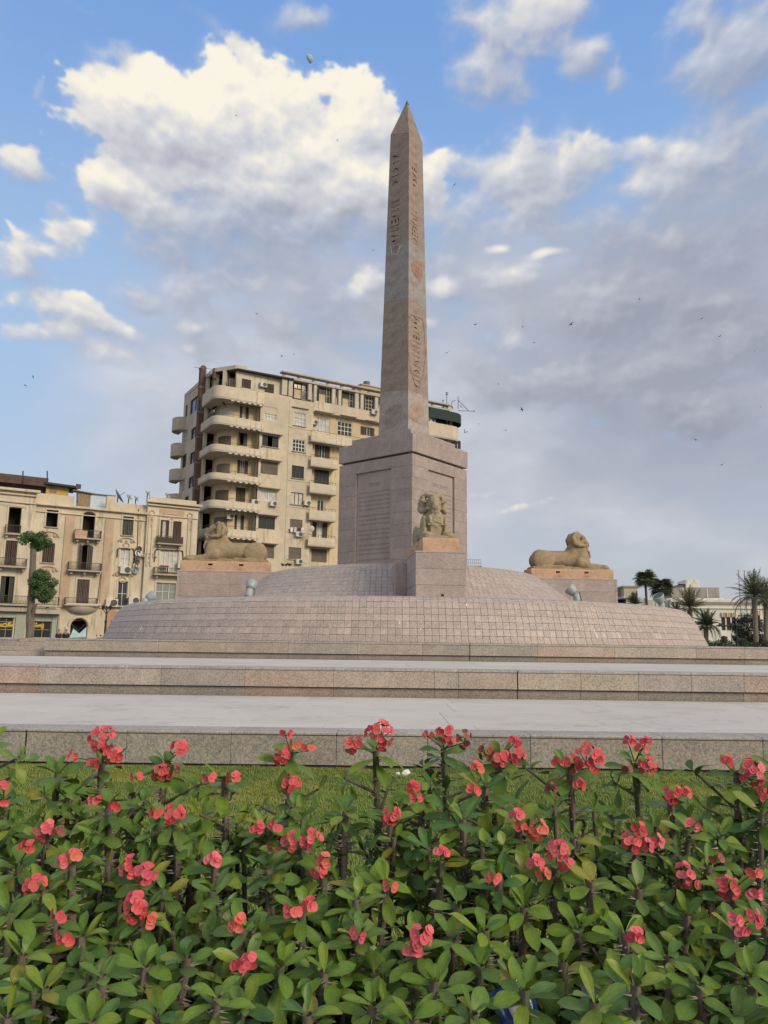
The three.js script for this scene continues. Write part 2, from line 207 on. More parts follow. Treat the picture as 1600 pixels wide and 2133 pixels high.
T.asphalt = tex(512, (u, v, o) => gray(o, 0.78 + (pnoise(u * 200, v * 200, 200, 1) - 0.5) * 0.4 + (pfbm(u, v, 4, 3, 4) - 0.5) * 0.3), true, 0.3);
T.bark = tex(512, (u, v, o) => { const a = pfbm(u * 1, v * 0.25, 16, 121, 4), b = pfbm(u, v, 24, 131, 4); gray(o, 0.72 + (a - 0.5) * 0.6 + (b - 0.5) * 0.4); }, true, 1);
T.ground = tex(1024, (u, v, o) => { const a = pfbm(u, v, 10, 141, 6, 0.65), b = pfbm(u, v, 64, 151, 3); const k = 0.7 + (a - 0.5) * 0.6 + (b - 0.5) * 0.5; o[0] = k; o[1] = k; o[2] = k * 0.95; }, true, 0.6);
const mats = new Map();
function M(map, rgb, rough = 0.85, extra = {}) {
  const key = JSON.stringify([map, rgb, rough, Object.keys(extra), Object.values(extra).map(String)]); if (mats.has(key)) return mats.get(key);
  const m = new THREE.MeshStandardMaterial({ roughness: rough, metalness: 0, ...extra }); m.color.setRGB(...rgb.map((c) => c * (map ? 1.27 : 1))); if (map) { m.map = T[map]; } mats.set(key, m); return m;
}
const GR = (rgb, r = 0.62) => M('granite', rgb, r, { bumpMap: T.graniteB, bumpScale: 0.0015 });
const tint = (rgb, f, w = 0) => [rgb[0] * f * (1 + w), rgb[1] * f, rgb[2] * f * (1 - w)];
// ------------------------------------------------------------------ ground, terraces and steps
const Y1 = 0.448, Y2 = 0.989, Y3 = 1.482, ZK = -9.28, ZS2 = -15.08, ZS3 = -21.7;
{
  const g = new THREE.PlaneGeometry(6000, 6000).rotateX(-PI / 2).translate(0, -0.03, -1500); const m = mesh('ground', tri(g), M('asphalt', [0.13, 0.125, 0.12], 0.9)); m.userData = { kind: 'structure' };
  const st = mesh('street', box(700, 0.52, 350, 0, 0.24, -45 - 175), M('asphalt', [0.11, 0.108, 0.105], 0.9)); st.userData = { kind: 'structure' };
  const sg = new THREE.PlaneGeometry(16, 3.6, 160, 40).rotateX(-PI / 2); const p = sg.attributes.position; for (let i = 0; i < p.count; i++) p.setY(i, 0.01 + 0.05 * fbm(p.getX(i) * 2.2, 5, p.getZ(i) * 2.2, 4)); sg.computeVertexNormals();
  const so = mesh('soil', tri(sg.translate(0, 0, -1.75)), M('ground', [0.06, 0.043, 0.03], 1, { bumpMap: T.bump, bumpScale: 0.02 })); so.userData = { kind: 'structure' };
}
const stoneTones = [[0.385, 0.335, 0.285], [0.42, 0.365, 0.3], [0.37, 0.33, 0.29], [0.44, 0.35, 0.285], [0.4, 0.355, 0.305], [0.405, 0.34, 0.28]];
const kerbTones = [[0.34, 0.315, 0.28], [0.36, 0.33, 0.285], [0.33, 0.31, 0.28], [0.355, 0.32, 0.275]];
function stepWall(name, label, x0, x1, z, yb, yPan, yTop, joints, tones, gapAt, seed, cop = 0.05) {
  const R = rand(seed), t = thing(name, label, 'granite step', [0, yb, z]), H = yTop - yb;
  mesh('core', box(x1 - x0 - 0.04, H - 0.03, 0.4, (x0 + x1) / 2, (H - 0.03) / 2 - 0.01, -0.3), GR([0.2, 0.17, 0.145]), t);
  const xs = [x0, ...joints.filter((j) => j > x0 && j < x1), x1];
  for (let i = 0; i + 1 < xs.length; i++) {
    const a = xs[i], b = xs[i + 1], gap = 0.004, wide = gapAt.some((q) => Math.abs(q - a) < 0.02) ? 0.022 : gap, w = b - a - wide, c = a + wide + w / 2, k = tones[Math.floor(R() * tones.length)], f = 0.95 + R() * 0.12, j = (R() - 0.5) * 0.006;
    const ph = H - cop - (yPan - yb) - 0.006;
    mesh('panel', cbox(w, ph, 0.09, 0.004, 0, 0, 0, R() * 9, R() * 9), GR(tint(k, f)), t).position.set(c, yPan - yb + ph / 2, -0.05 + j);
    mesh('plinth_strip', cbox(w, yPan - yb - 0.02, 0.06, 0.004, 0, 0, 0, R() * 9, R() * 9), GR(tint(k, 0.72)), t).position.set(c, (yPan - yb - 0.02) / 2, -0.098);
    mesh('coping', cbox(w + 0.001, cop, 0.5, 0.008, 0, 0, 0, R() * 9, R() * 9), GR(tint([0.4, 0.375, 0.345], f)), t).position.set(c, H - cop / 2, -0.245);
  }
  renameKids(t); return t;
}
const pxX = (px, py, z) => atZ(px, py, z).x;
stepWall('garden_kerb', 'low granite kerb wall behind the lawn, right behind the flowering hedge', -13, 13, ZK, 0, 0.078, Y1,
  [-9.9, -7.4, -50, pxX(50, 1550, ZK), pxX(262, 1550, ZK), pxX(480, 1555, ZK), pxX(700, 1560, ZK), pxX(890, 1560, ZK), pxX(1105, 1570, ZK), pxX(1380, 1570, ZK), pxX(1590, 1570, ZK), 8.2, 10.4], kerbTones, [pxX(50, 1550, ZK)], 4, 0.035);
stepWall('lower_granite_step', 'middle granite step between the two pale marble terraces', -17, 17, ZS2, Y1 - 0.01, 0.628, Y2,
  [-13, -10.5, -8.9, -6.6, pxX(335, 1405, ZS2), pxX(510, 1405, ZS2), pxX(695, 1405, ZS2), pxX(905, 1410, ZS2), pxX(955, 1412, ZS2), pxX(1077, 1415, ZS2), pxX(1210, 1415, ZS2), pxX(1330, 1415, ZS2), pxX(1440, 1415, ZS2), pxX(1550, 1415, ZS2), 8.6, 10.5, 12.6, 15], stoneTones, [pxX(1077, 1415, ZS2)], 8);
const XL3 = pxX(92, 1345, ZS3);
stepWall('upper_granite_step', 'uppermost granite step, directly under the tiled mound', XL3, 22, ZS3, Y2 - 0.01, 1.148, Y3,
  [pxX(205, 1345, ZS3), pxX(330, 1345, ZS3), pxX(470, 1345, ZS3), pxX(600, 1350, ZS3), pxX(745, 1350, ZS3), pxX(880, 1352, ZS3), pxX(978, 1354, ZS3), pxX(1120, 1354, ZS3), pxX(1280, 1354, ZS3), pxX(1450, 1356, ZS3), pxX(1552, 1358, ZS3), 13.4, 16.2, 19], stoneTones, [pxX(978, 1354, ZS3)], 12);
function slabs(name, y, z0, z1, x0, x1, rows, seed) {   // marble paving
  const R = rand(seed), t = struct(name, [0, y, 0]);
  mesh('bed', box(x1 - x0, 0.1, z0 - z1, (x0 + x1) / 2, -0.09, (z0 + z1) / 2), M('noise', [0.24, 0.23, 0.22], 0.9), t);
  for (const [za, zb, wd] of rows) for (let x = x0 + R() * -wd; x < x1; x += wd) {
    const a = Math.max(x, x0), b = Math.min(x + wd, x1); if (b - a < 0.05) continue; const f = 0.96 + R() * 0.07;
    mesh('paving_slab', cbox(b - a - 0.005, 0.04, za - zb - 0.005, 0.002, 0, 0, 0, R() * 20, R() * 20), M('marble', [0.555 * f, 0.53 * f, 0.485 * f], 0.72), t).position.set((a + b) / 2, -0.02, (za + zb) / 2);
  }
  renameKids(t); return t;
}
slabs('lower_terrace', Y1, ZK - 0.48, ZS2 - 0.3, -17, 17, [[ZK - 0.496, ZK - 0.95, 1.9], [ZK - 0.95, ZK - 2.9, 2.6], [ZK - 2.9, ZK - 4.6, 2.6], [ZK - 4.6, ZS2 + 0.07 - 0.05, 2.6]], 21);
slabs('upper_terrace', Y2, ZS2 - 0.48, ZS3 - 0.3, -19, 22, [[ZS2 - 0.496, ZS2 - 1.1, 1.9], [ZS2 - 1.1, ZS2 - 3.5, 2.6], [ZS2 - 3.5, ZS3 + 0.02, 2.6]], 22);
{ // platform that carries the mound, and the flight of stairs with a side wall at its left
  const pl = struct('mound_platform', [0, 0, 0]); mesh('bed', box(22 - XL3 - 0.1, 0.4, 34, (22 + XL3) / 2, Y3 - 0.22, ZS3 - 0.49 - 17), GR([0.38, 0.345, 0.31]), pl);
  const a = atZ(64, 1345, ZS3 - 3).x, st = thing('side_stairs', 'short flight of granite stairs at the far left end of the upper step', 'stairs', [0, Y2, ZS3]);
  for (let i = 0; i < 4; i++) mesh('tread', cbox(XL3 - a - 0.02, 0.124, 3.2 - i * 0.62, 0.008, 0, 0, 0, i * 1.7, i), GR(tint(stoneTones[i], 1.02)), st).position.set((XL3 + a) / 2, 0.06 + i * 0.124, -0.3 - i * 0.62 - (3.2 - i * 0.62) / 2);
  renameKids(st);
  stepWall('side_wall', 'granite wall left of the short stairs, at the far left edge', -24, a - 0.01, ZS3 - 2.2, Y2 - 0.01, 1.06, Y3 - 0.02, [-21, -18.4, -16, -14.2, -12.6], stoneTones, [], 31);
  const sp = struct('side_platform'); mesh('bed', box(24 + a - 0.1, 0.4, 20, (a - 24) / 2, Y3 - 0.24, ZS3 - 2.7 - 10), GR([0.38, 0.345, 0.31]), sp);
  const tr = struct('terrace_end'); mesh('bed', box(XL3 + 24, 0.1, 3, (XL3 - 24) / 2, Y2 - 0.05 - 0.004, ZS3 - 1.2), M('marble', [0.55, 0.525, 0.48], 0.72), tr);
}
// ------------------------------------------------------------------ tiled mound
const D0 = 38.5, OX = atZ(838, 1336, -D0).x, PSI = 0.099;      // centre of the monument and the turn of its square
const moundTones = [[0.475, 0.4, 0.356], [0.465, 0.394, 0.352], [0.485, 0.406, 0.36], [0.462, 0.394, 0.354], [0.47, 0.4, 0.36], [0.482, 0.4, 0.352]];
function mound(name, label, prof, rowLen, tileW, seed, ySunk) {
  const R = rand(seed), t = thing(name, label, 'stone mound', [OX, 0, -D0]);
  const core = new THREE.LatheGeometry([V2(prof[0][0] - 0.012, ySunk), ...prof.map(([r, y]) => V2(r - 0.012, y - 0.012)), V2(0.01, prof[prof.length - 1][1] + 0.02)], 160);
  mesh('core', tri(toCreasedNormals(core, 0.5)), GR([0.37, 0.31, 0.285]), t);
  const L = [0]; for (let i = 1; i < prof.length; i++) L.push(L[i - 1] + Math.hypot(prof[i][0] - prof[i - 1][0], prof[i][1] - prof[i - 1][1]));
  const at = (s) => { let i = 1; while (i < L.length - 1 && L[i] < s) i++; const k = clamp((s - L[i - 1]) / (L[i] - L[i - 1])); return [lerp(prof[i - 1][0], prof[i][0], k), lerp(prof[i - 1][1], prof[i][1], k)]; };
  const rows = Math.round(L[L.length - 1] / rowLen), keep = [], far = [];
  for (let r = 0; r < rows; r++) {
    const p0 = at(L[L.length - 1] * r / rows), p1 = at(L[L.length - 1] * (r + 1) / rows), n = Math.round(2 * PI * p0[0] / tileW), da = 2 * PI / n, nr = V2(p1[1] - p0[1], -(p1[0] - p0[0])).normalize();
    const variants = [0, 1, 2].map((q) => {
      const g = 0.004 / p0[0], ga = 0.004, F = (rr, y, a, o) => { const R1 = rr + nr.x * o; return [R1 * Math.sin(a), y + nr.y * o, R1 * Math.cos(a)]; };
      const mix = (k) => [lerp(p0[0], p1[0], k), lerp(p0[1], p1[1], k)], e = ga / rowLen, lo0 = mix(e), hi0 = mix(1 - e), lo1 = mix(e + 0.03), hi1 = mix(0.97 - e), h = da / 2 - g, h1 = h - 0.008 / p0[0];
      const B = [F(...lo0, -h, -0.015), F(...lo0, h, -0.015), F(...hi0, h, -0.015), F(...hi0, -h, -0.015)], Tt = [F(...lo1, -h1, 0.012), F(...lo1, h1, 0.012), F(...hi1, h1, 0.012), F(...hi1, -h1, 0.012)], Md = [F(...lo0, -h, 0.005), F(...lo0, h, 0.005), F(...hi0, h, 0.005), F(...hi0, -h, 0.005)];
      const fs = [Tt]; for (let i = 0; i < 4; i++) { const j = (i + 1) % 4; fs.push([B[i], B[j], Md[j], Md[i]], [Md[i], Md[j], Tt[j], Tt[i]]); }
      return tri(polys(fs), 1, q * 3.1 + r, q * 1.7 + r * 0.6);
    });
    for (let i = 0; i < n; i++) { const a = i * da + (r % 2) * 0.0; const aa = Math.atan2(Math.sin(a), Math.cos(a)); if (Math.abs(aa) > 1.95) continue; (keep.length < 1e9 && Math.abs(aa + 0.03) < 150 / rows * da ? keep : far).push([r, aa, variants[Math.floor(R() * 3)], nr, p0]); }
  }
  const jit = () => (R() - 0.5) * 0.012;
  for (const [, a, g, nr] of keep) { const k = moundTones[Math.floor(R() * 6)], m = mesh('tile', g, GR(tint(k, [0.95, 1, 1.05][Math.floor(R() * 3)]), 0.55), t), j = jit(); m.rotation.y = a; m.position.set(Math.sin(a) * nr.x * j, nr.y * j, Math.cos(a) * nr.x * j); }
  const list = far.map(([, a, g, nr]) => { const j = jit(), h = g.clone().rotateY(a).translate(Math.sin(a) * nr.x * j, nr.y * j, Math.cos(a) * nr.x * j), k = moundTones[Math.floor(R() * 6)], f = 0.94 + R() * 0.12, c = new Float32Array(h.attributes.position.count * 3); for (let i = 0; i < c.length; i++) c[i] = clamp(k[i % 3] * f * 1.27); h.setAttribute('color', new THREE.BufferAttribute(c, 3)); return h; });
  const mt = new THREE.MeshStandardMaterial({ map: T.granite, vertexColors: true, roughness: 0.55, bumpMap: T.graniteB, bumpScale: 0.0015 });
  const rest = mesh('tiles_around', mergeGeometries(list), mt, t); rest.userData = { kind: 'stuff' };
  return t;
}
const YM = Y3 + 1.5;   // ledge on which the plinths stand
const profL = [[13.95, Y3], [13.62, Y3 + 0.68], [13.32, Y3 + 1.22], [13.14, Y3 + 1.42], [12.86, Y3 + 1.5], [12.3, Y3 + 1.54]];
const profU = [[8.8, YM], [8.17, YM + 0.47], [7.3, YM + 1.12], [6.7, YM + 1.57], [6.4, YM + 1.72], [5.9, YM + 1.79], [4.9, YM + 1.83]];
const lowMound = mound('lower_mound', 'wide round mound of pinkish granite setts above the steps', profL, 0.24, 0.235, 41, Y3 - 0.1);
const upMound = mound('upper_mound', 'smaller granite sett dome around the foot of the pedestal', profU, 0.26, 0.235, 43, YM - 0.1);
{ const R = rand(5); // pale lime runs on the setts
  for (const [px, y0, y1, t] of [[690, 1293, 1309, 1], [878, 1292, 1312, 1], [1237, 1311, 1328, 1], [850, 1296, 1303, 1], [280, 1300, 1308, 1], [296, 1305, 1312, 1], [972, 1257, 1263, 1], [833, 1293, 1300, 1], [1240, 1316, 1330, 1]]) {
    const pts = []; for (const y of [y0, (y0 + y1) / 2, y1]) { let best = null; const r = ray(px + (y - y0) * (px > 1200 ? 0.35 : px < 320 ? -0.5 : -0.1), y); for (let s = 22; s < 40; s += 0.01) { const X = EYE.clone().addScaledVector(r, s), q = Math.hypot(X.x - OX, X.z + D0); let h = -1; for (let i = 1; i < profL.length; i++) if (q <= profL[i - 1][0] && q >= profL[i][0]) h = lerp(profL[i - 1][1], profL[i][1], (profL[i - 1][0] - q) / (profL[i - 1][0] - profL[i][0])); if (h > 0 && X.y < h + 0.016) { best = X; break; } } if (best) pts.push(best.addScaledVector(ray(px, y), -0.008)); }
    if (pts.length < 3) continue; const w = 0.018 + R() * 0.014, F = [[], []]; pts.forEach((p, i) => { const ww = w * [0.5, 1, 0.6][i]; F[0].push([p.x - ww - OX, p.y, p.z + D0]); F[1].push([p.x + ww - OX, p.y, p.z + D0]); });
    mesh('lime_run', tri(polys([[F[0][0], F[1][0], F[1][1], F[0][1]], [F[0][1], F[1][1], F[1][2], F[0][2]]])), M('noise', [0.72, 0.7, 0.68], 0.9), lowMound);
  }
  renameKids(lowMound); renameKids(upMound); }
// ------------------------------------------------------------------ pedestal
const pedTones = [[0.385, 0.325, 0.3], [0.375, 0.322, 0.3], [0.395, 0.33, 0.302], [0.39, 0.326, 0.296], [0.38, 0.318, 0.293]];
const PB = YM + 1.2, PC = 8.83 + 1.5, PT1 = 9.74 + 1.5, PT2 = 10.13 + 1.5;   // body foot, underside of cap, two cap tops
function inscription(title, lines, W, H) {
  const n = 2, c = document.createElement('canvas'); c.width = 512 * n / 2; c.height = Math.round(512 * n / 2 * H / W); const x = c.getContext('2d'), w = c.width; x.fillStyle = '#fff'; x.fillRect(0, 0, w, c.height);
  x.fillStyle = '#4a4340'; x.textAlign = 'center'; x.font = 'bold ' + w * 0.088 + 'px sans-serif'; x.fillText(title, w / 2, c.height * 0.135); const tw = x.measureText(title).width; x.fillRect(w / 2 - tw / 2, c.height * 0.143, tw, w * 0.008);
  x.textAlign = 'left'; x.font = 'bold ' + w * 0.057 + 'px sans-serif';
  for (const [y, s] of lines) { const m = x.measureText(s).width, k = Math.min(1.25, w * 0.88 / m); x.save(); x.translate(w * 0.06, c.height * y); x.scale(k, 1); x.fillText(s, 0, 0); x.restore(); }
  const d = x.getImageData(0, 0, w, c.height).data, t = tex(w, (u, v, o) => { const i = ((c.height - 1 - Math.floor(v * c.height)) * w + Math.floor(u * w)) * 4, ink = d[i] / 255, g = 0.72 + (pnoise(u * 300, v * 600, 600, 3) - 0.5) * 0.36 + (pfbm(u, v, 6, 9, 4) - 0.5) * 0.3; gray(o, g * lerp(0.2, 1, ink)); }, true, 1, c.height);
  const m = new THREE.MeshStandardMaterial({ map: t, roughness: 0.6 }); m.color.setRGB(0.385 * 1.27, 0.325 * 1.27, 0.296 * 1.27); return m;
}
{
  const t = thing('pedestal', 'tall square granite pedestal carrying the obelisk, with engraved panels on two sides', 'pedestal', [OX, PB, -D0], PSI - PI / 4), R = rand(77), HS = 4.65 / 2, HB = PC - PB;
  mesh('core', box(HS * 2 - 0.3, HB, HS * 2 - 0.3, 0, HB / 2, 0), GR([0.2, 0.17, 0.155]), t);
  const courses = 11, ch = (HB - 0.06) / courses, TH = 0.16;
  const lo = ['The Obelisk is an example of architectural', 'design. From the earliest times single slabs of', 'pink granite were cut from quarries in Aswan', 'and carried down the river by boat, then', 'raised as emblems of the majesty of the', '', 'ancient Egyptian temples, where they stood', 'in pairs. Egyptians considered the obelisk', 'a symbol of the rays of the sun god', '', 'In the temples this obelisk was carved with', 'reliefs of Ramses II, known from Tanis where', 'it lay in pieces, brought here to Cairo', '', 'to be rebuilt. The obelisk is a monument and', 'one solid block pointed, topped by a small', 'pyramid that the ancients called the ben', '', 'ben, welcoming and greeting the rising sun'];
  const ro = ['The most important and well known square,', 'being a meeting of many famous streets and', 'historic places in the heart of the city,', 'where the great buildings of the modern', 'capital stand beside the museum. The square', 'was laid out in the nineteenth century', 'and was named after the one who planned it.', '', 'It was later renamed Liberation Square,', 'and has witnessed many great events in', 'the history of the country ever since', '', 'and today it holds the obelisk and rams', 'of ancient Egypt'];
  const lay = (a, i0) => { let y = 0.21; const out = []; for (const s of a) { if (s) { out.push([y, s]); y += 0.043; } else y += 0.017; } return out; };
  for (let f = 0; f < 4; f++) {
    const face = (g, x, y, z = 0) => { const q = mesh(g[0], g[1], g[2], t); q.rotation.y = f * PI / 2; q.position.set(x, y, HS + z).applyAxisAngle(V3(0, 1, 0), f * PI / 2); return q; };
    const a = -HS + 2 * HS * (f === 0 ? 0.245 : 0.275), b = -HS + 2 * HS * (f === 0 ? 0.725 : 0.755), end = 0.002;
    const tone = () => GR(tint(pedTones[Math.floor(R() * 5)], 0.96 + R() * 0.09), 0.58);
    const blk = (x0, x1, y0, y1, z = 0) => face(['stone_block', cbox(x1 - x0 - 0.006, y1 - y0 - 0.006, TH, 0.004, 0, 0, 0, R() * 9, R() * 9), tone()], (x0 + x1) / 2, (y0 + y1) / 2, -TH / 2 + z + (R() - 0.5) * 0.004);
    for (let k = 0; k < courses; k++) {
      const y0 = k * ch, y1 = y0 + ch, xe0 = f % 2 ? -HS : -HS + TH + end, xe1 = f % 2 ? HS : HS - TH - end;
      const xa = f % 2 ? -HS : -HS, xb = HS;
      const L = f % 2 ? -HS + TH + end : -HS, Rr = f % 2 ? HS - TH - end : HS;
      if (k === courses - 1) { blk(L, a, y0, y1); blk(a, (a + b) / 2, y0, y1); blk((a + b) / 2, b, y0, y1); blk(b, Rr, y0, y1); }
      else if (k < 1) { blk(L, a, y0, y1); blk(b, Rr, y0, y1); }
      else { blk(L, a, y0, y1); blk(b, Rr, y0, y1); }
    }
    const pb = ch * 1.0, pt = ch * (courses - 1) - 0.0;
    face(['foot_slab', cbox(b - a - 0.006, pb - 0.006, TH, 0.004, 0, 0, 0, R() * 9, 2), GR([0.35, 0.285, 0.25])], (a + b) / 2, pb / 2, -TH / 2 - 0.01);
    const pw = b - a - 0.02, ph = pt - pb - 0.02, mt = f === 0 ? inscription('Obelisk', lay(lo), pw, ph) : f === 1 ? inscription('Tahrir Square', lay(ro), pw, ph) : GR(pedTones[0]);
    const g = new THREE.PlaneGeometry(pw, ph), bx = f < 2 ? g : tri(g);
    const body = new THREE.BoxGeometry(pw, ph, 0.06); const pm = mesh(f < 2 ? 'inscribed_panel' : 'blank_panel', f < 2 ? body : tri(body), mt, t); pm.rotation.y = f * PI / 2; pm.position.set((a + b) / 2, (pb + pt) / 2, HS - 0.11 - 0.03).applyAxisAngle(V3(0, 1, 0), f * PI / 2);
    if (f < 2) pm.userData = { label: f ? 'engraved panel headed Tahrir Square' : 'engraved panel headed Obelisk' };
    // cap slabs, lower tier and upper tier
    const hc = 3.33 / Math.SQRT2, cut = f === 0 ? [0.235, 0.725] : [0.27, 0.52], yb = PC - PB, y1 = PT1 - PB;
    const cx = [-hc, -hc + 2 * hc * cut[0], -hc + 2 * hc * cut[1], hc];
    for (let i = 0; i < 3; i++) { const s0 = f % 2 && i === 0 ? cx[0] + 0.302 : cx[i], s1 = f % 2 && i === 2 ? cx[3] - 0.302 : cx[i + 1]; const q = mesh('cap_slab', cbox(s1 - s0 - 0.005, y1 - yb - 0.05, 0.3, 0.006, 0, 0, 0, R() * 9, R() * 9), tone(), t); q.rotation.y = f * PI / 2; q.position.set((s0 + s1) / 2, (yb + 0.05 + y1) / 2, hc - 0.15).applyAxisAngle(V3(0, 1, 0), f * PI / 2); }
    const h2 = 2.68 / Math.SQRT2, y2 = PT2 - PB, ux = [-h2, f === 0 ? 0.1 : -0.2, h2];
    for (let i = 0; i < 2; i++) { const s0 = f % 2 && i === 0 ? ux[0] + 0.302 : ux[i], s1 = f % 2 && i === 1 ? ux[2] - 0.302 : ux[i + 1]; const q = mesh('top_slab', cbox(s1 - s0 - 0.005, y2 - y1 - 0.002, 0.3, 0.008, 0, 0, 0, R() * 9, R() * 9), tone(), t); q.rotation.y = f * PI / 2; q.position.set((s0 + s1) / 2, (y1 + y2) / 2 + 0.001, h2 - 0.15).applyAxisAngle(V3(0, 1, 0), f * PI / 2); }
  }
  mesh('cap_core', merge([box(3.3 * 1.414 - 0.4, PT1 - PC - 0.01, 3.3 * 1.414 - 0.4, 0, (PC + PT1) / 2 - PB + 0.004, 0), box(2.68 * 1.414 - 0.4, PT2 - PT1 - 0.01, 2.68 * 1.414 - 0.4, 0, (PT1 + PT2) / 2 - PB + 0.004, 0)]), GR([0.3, 0.26, 0.24]), t);
  renameKids(t);
}
// ------------------------------------------------------------------ obelisk: four fitted sections with carved fragments
{
  const yAt = (px, py, z) => atZ(px, py, z).y, LB = 1.33, LT = 0.885, ps = 0.13, YB = PT2, YT = yAt(846, 285, -D0);
  const c4 = (L) => [[Math.sin(ps) * L, Math.cos(ps) * L], [Math.cos(ps) * L, -Math.sin(ps) * L], [-Math.sin(ps) * L, -Math.cos(ps) * L], [-Math.cos(ps) * L, Math.sin(ps) * L]];   // front, right, back, left (x, z)
  const t = thing('obelisk', 'tall four sided granite obelisk with a pointed tip and carved hieroglyph bands', 'obelisk', [OX, YB, -D0]);
  const edge = (i, y) => { const k = (y - YB) / (YT - YB), L = lerp(LB, LT, k), c = c4(L)[i]; return V3(c[0], y - YB, c[1]); };
  const seam = (pf, pr, pl) => { const zf = -D0 + 1.1, f = yAt(843, pf, zf), r = yAt(885, pr, -D0 - 0.14), l = yAt(798, pl, -D0 + 0.14); return [f, r, r + l - f, l]; };
  const S0 = [YB, YB, YB, YB], S1 = seam(812, 829, 818), S2 = seam(621, 644, 632), S3 = seam(498, 526, 515), S4 = seam(271, 297, 280);
  const tip = V3(0.02, yAt(847, 210, -D0) - YB, 0);
  const secs = [[S0, S1, [0.37, 0.325, 0.305], 'base_section'], [S1, S2, [0.3, 0.24, 0.2], 'lower_shaft'], [S2, S3, [0.3, 0.28, 0.27], 'grey_shaft'], [S3, S4, [0.295, 0.238, 0.2], 'upper_shaft']];
  const R = rand(99), GT = (c) => M('sand', c, 0.72, { bumpMap: T.sandB, bumpScale: 0.006 });
  const frame = (a, b, c) => { const u = b.clone().sub(a).setY(0).normalize(), n = new THREE.Vector3().crossVectors(u, c.clone().sub(a)).normalize(), v = new THREE.Vector3().crossVectors(n, u); return new THREE.Matrix4().makeBasis(u, v, n).setPosition(a); };
  // glyphs as outlines in a unit cell
  const rot = (p, a, cx = 0.5, cy = 0.5) => p.map(([x, y]) => [cx + (x - cx) * Math.cos(a) - (y - cy) * Math.sin(a), cy + (x - cx) * Math.sin(a) + (y - cy) * Math.cos(a)]);
  const circ = (x, y, r, n = 8) => Array.from({ length: n }, (_, i) => [x + r * Math.cos(i * 2 * PI / n), y + r * 1.1 * Math.sin(i * 2 * PI / n)]);
  const glyph = [() => [R4(0.05, 0.42, 0.95, 0.56)], () => [rot(R4(0.1, 0.42, 0.9, 0.56), 0.7)], () => [circ(0.4, 0.5, 0.2)], () => [R4(0.12, 0.1, 0.26, 0.9), R4(0.45, 0.1, 0.58, 0.9), R4(0.76, 0.15, 0.88, 0.88)],
    () => [[[0.02, 0.5], [0.2, 0.66], [0.36, 0.5], [0.52, 0.66], [0.68, 0.5], [0.84, 0.66], [0.98, 0.52], [0.84, 0.5], [0.68, 0.36], [0.52, 0.52], [0.36, 0.36], [0.2, 0.52], [0.02, 0.36]]],
    () => [[[0.1, 0.62], [0.3, 0.85], [0.42, 0.62], [0.8, 0.3], [0.92, 0.12], [0.55, 0.28], [0.4, 0.1], [0.38, 0.4]]], () => [R4(0.08, 0.1, 0.2, 0.9), [[0.38, 0.2], [0.9, 0.2], [0.9, 0.34], [0.52, 0.34], [0.52, 0.8], [0.38, 0.8]]], () => [rot(R4(0.05, 0.44, 0.95, 0.56), -0.55), circ(0.75, 0.78, 0.11)],
    () => [[[0.1, 0.2], [0.5, 0.85], [0.9, 0.2], [0.72, 0.2], [0.5, 0.58], [0.28, 0.2]]], () => [R4(0.1, 0.62, 0.9, 0.74), R4(0.1, 0.3, 0.9, 0.42)], () => [rot(R4(0.12, 0.4, 0.5, 0.56), 0.9, 0.3, 0.5), rot(R4(0.52, 0.4, 0.95, 0.54), 0.7, 0.72, 0.5)]];
  const band = (toUV, quad, n) => {   // quad: pixel x0,y0 (top left) x1,y1 (bottom right) of the band
    const [u0, v1] = toUV(quad[0], quad[1]), [u1, v0] = toUV(quad[2], quad[3]), out = [], ch = (v1 - v0) / n; for (let i = 0; i < n; i++) { const g = glyph[Math.floor(R() * glyph.length)](); for (const h of g) out.push(h.map(([x, y]) => [lerp(u0, u1, -0.08 + x * 1.16), v0 + ch * (i + 0.1 + y * 0.8)])); } return out;
  };
  const bands = { '3_1': [[858, 332, 870, 398, 5], [857, 432, 871, 508, 8]], '3_0': [[817, 322, 831, 384, 5], [815, 418, 831, 524, 11]], '1_1': [[860, 655, 876, 812, 15]] };
  const inWorld = new THREE.Matrix4().makeTranslation(OX, YB, -D0);
  secs.forEach(([lo, hi, col, nm], si) => {
    const P = [0, 1, 2, 3].map((i) => edge(i, lo[i])), Q = [0, 1, 2, 3].map((i) => edge(i, hi[i])), sec = part(nm, t); if (si === 0) { /* stands on the cap */ }
    const DEP = 0.075, ins = (v) => V3(v.x * 0.87, v.y, v.z * 0.87), p = P.map(ins), q = Q.map(ins).map((v) => v.clone().setY(v.y - 0.001));
    const A = (v) => [v.x, v.y, v.z]; mesh('core', tri(polys([[A(p[0]), A(p[1]), A(q[1]), A(q[0])], [A(p[1]), A(p[2]), A(q[2]), A(q[1])], [A(p[2]), A(p[3]), A(q[3]), A(q[2])], [A(p[3]), A(p[0]), A(q[0]), A(q[3])], [A(q[0]), A(q[1]), A(q[2]), A(q[3])]])), GT(tint(col, 0.8)), sec);
    // faces: 0 = front left (left to front), 1 = front right (front to right), then the two behind
    [[3, 0], [0, 1], [1, 2], [2, 3]].forEach(([i, j], f) => {
      const F = frame(P[i], P[j], Q[i]), inv = F.clone().invert(), L = (v) => { const w = v.clone().applyMatrix4(inv); return [w.x, w.y]; };
      const O = EYE.clone().applyMatrix4(inWorld.clone().invert()).applyMatrix4(inv), toUV = (px, py) => { const d = ray(px, py).transformDirection(inv); const s = -O.z / d.z; return [O.x + d.x * s, O.y + d.y * s]; };
      const bl = L(P[i]), br = L(P[j]), tr = L(Q[j]), tl = L(Q[i]), cut = f % 2 === 0 ? DEP + 0.001 : 0, e = 0.004;
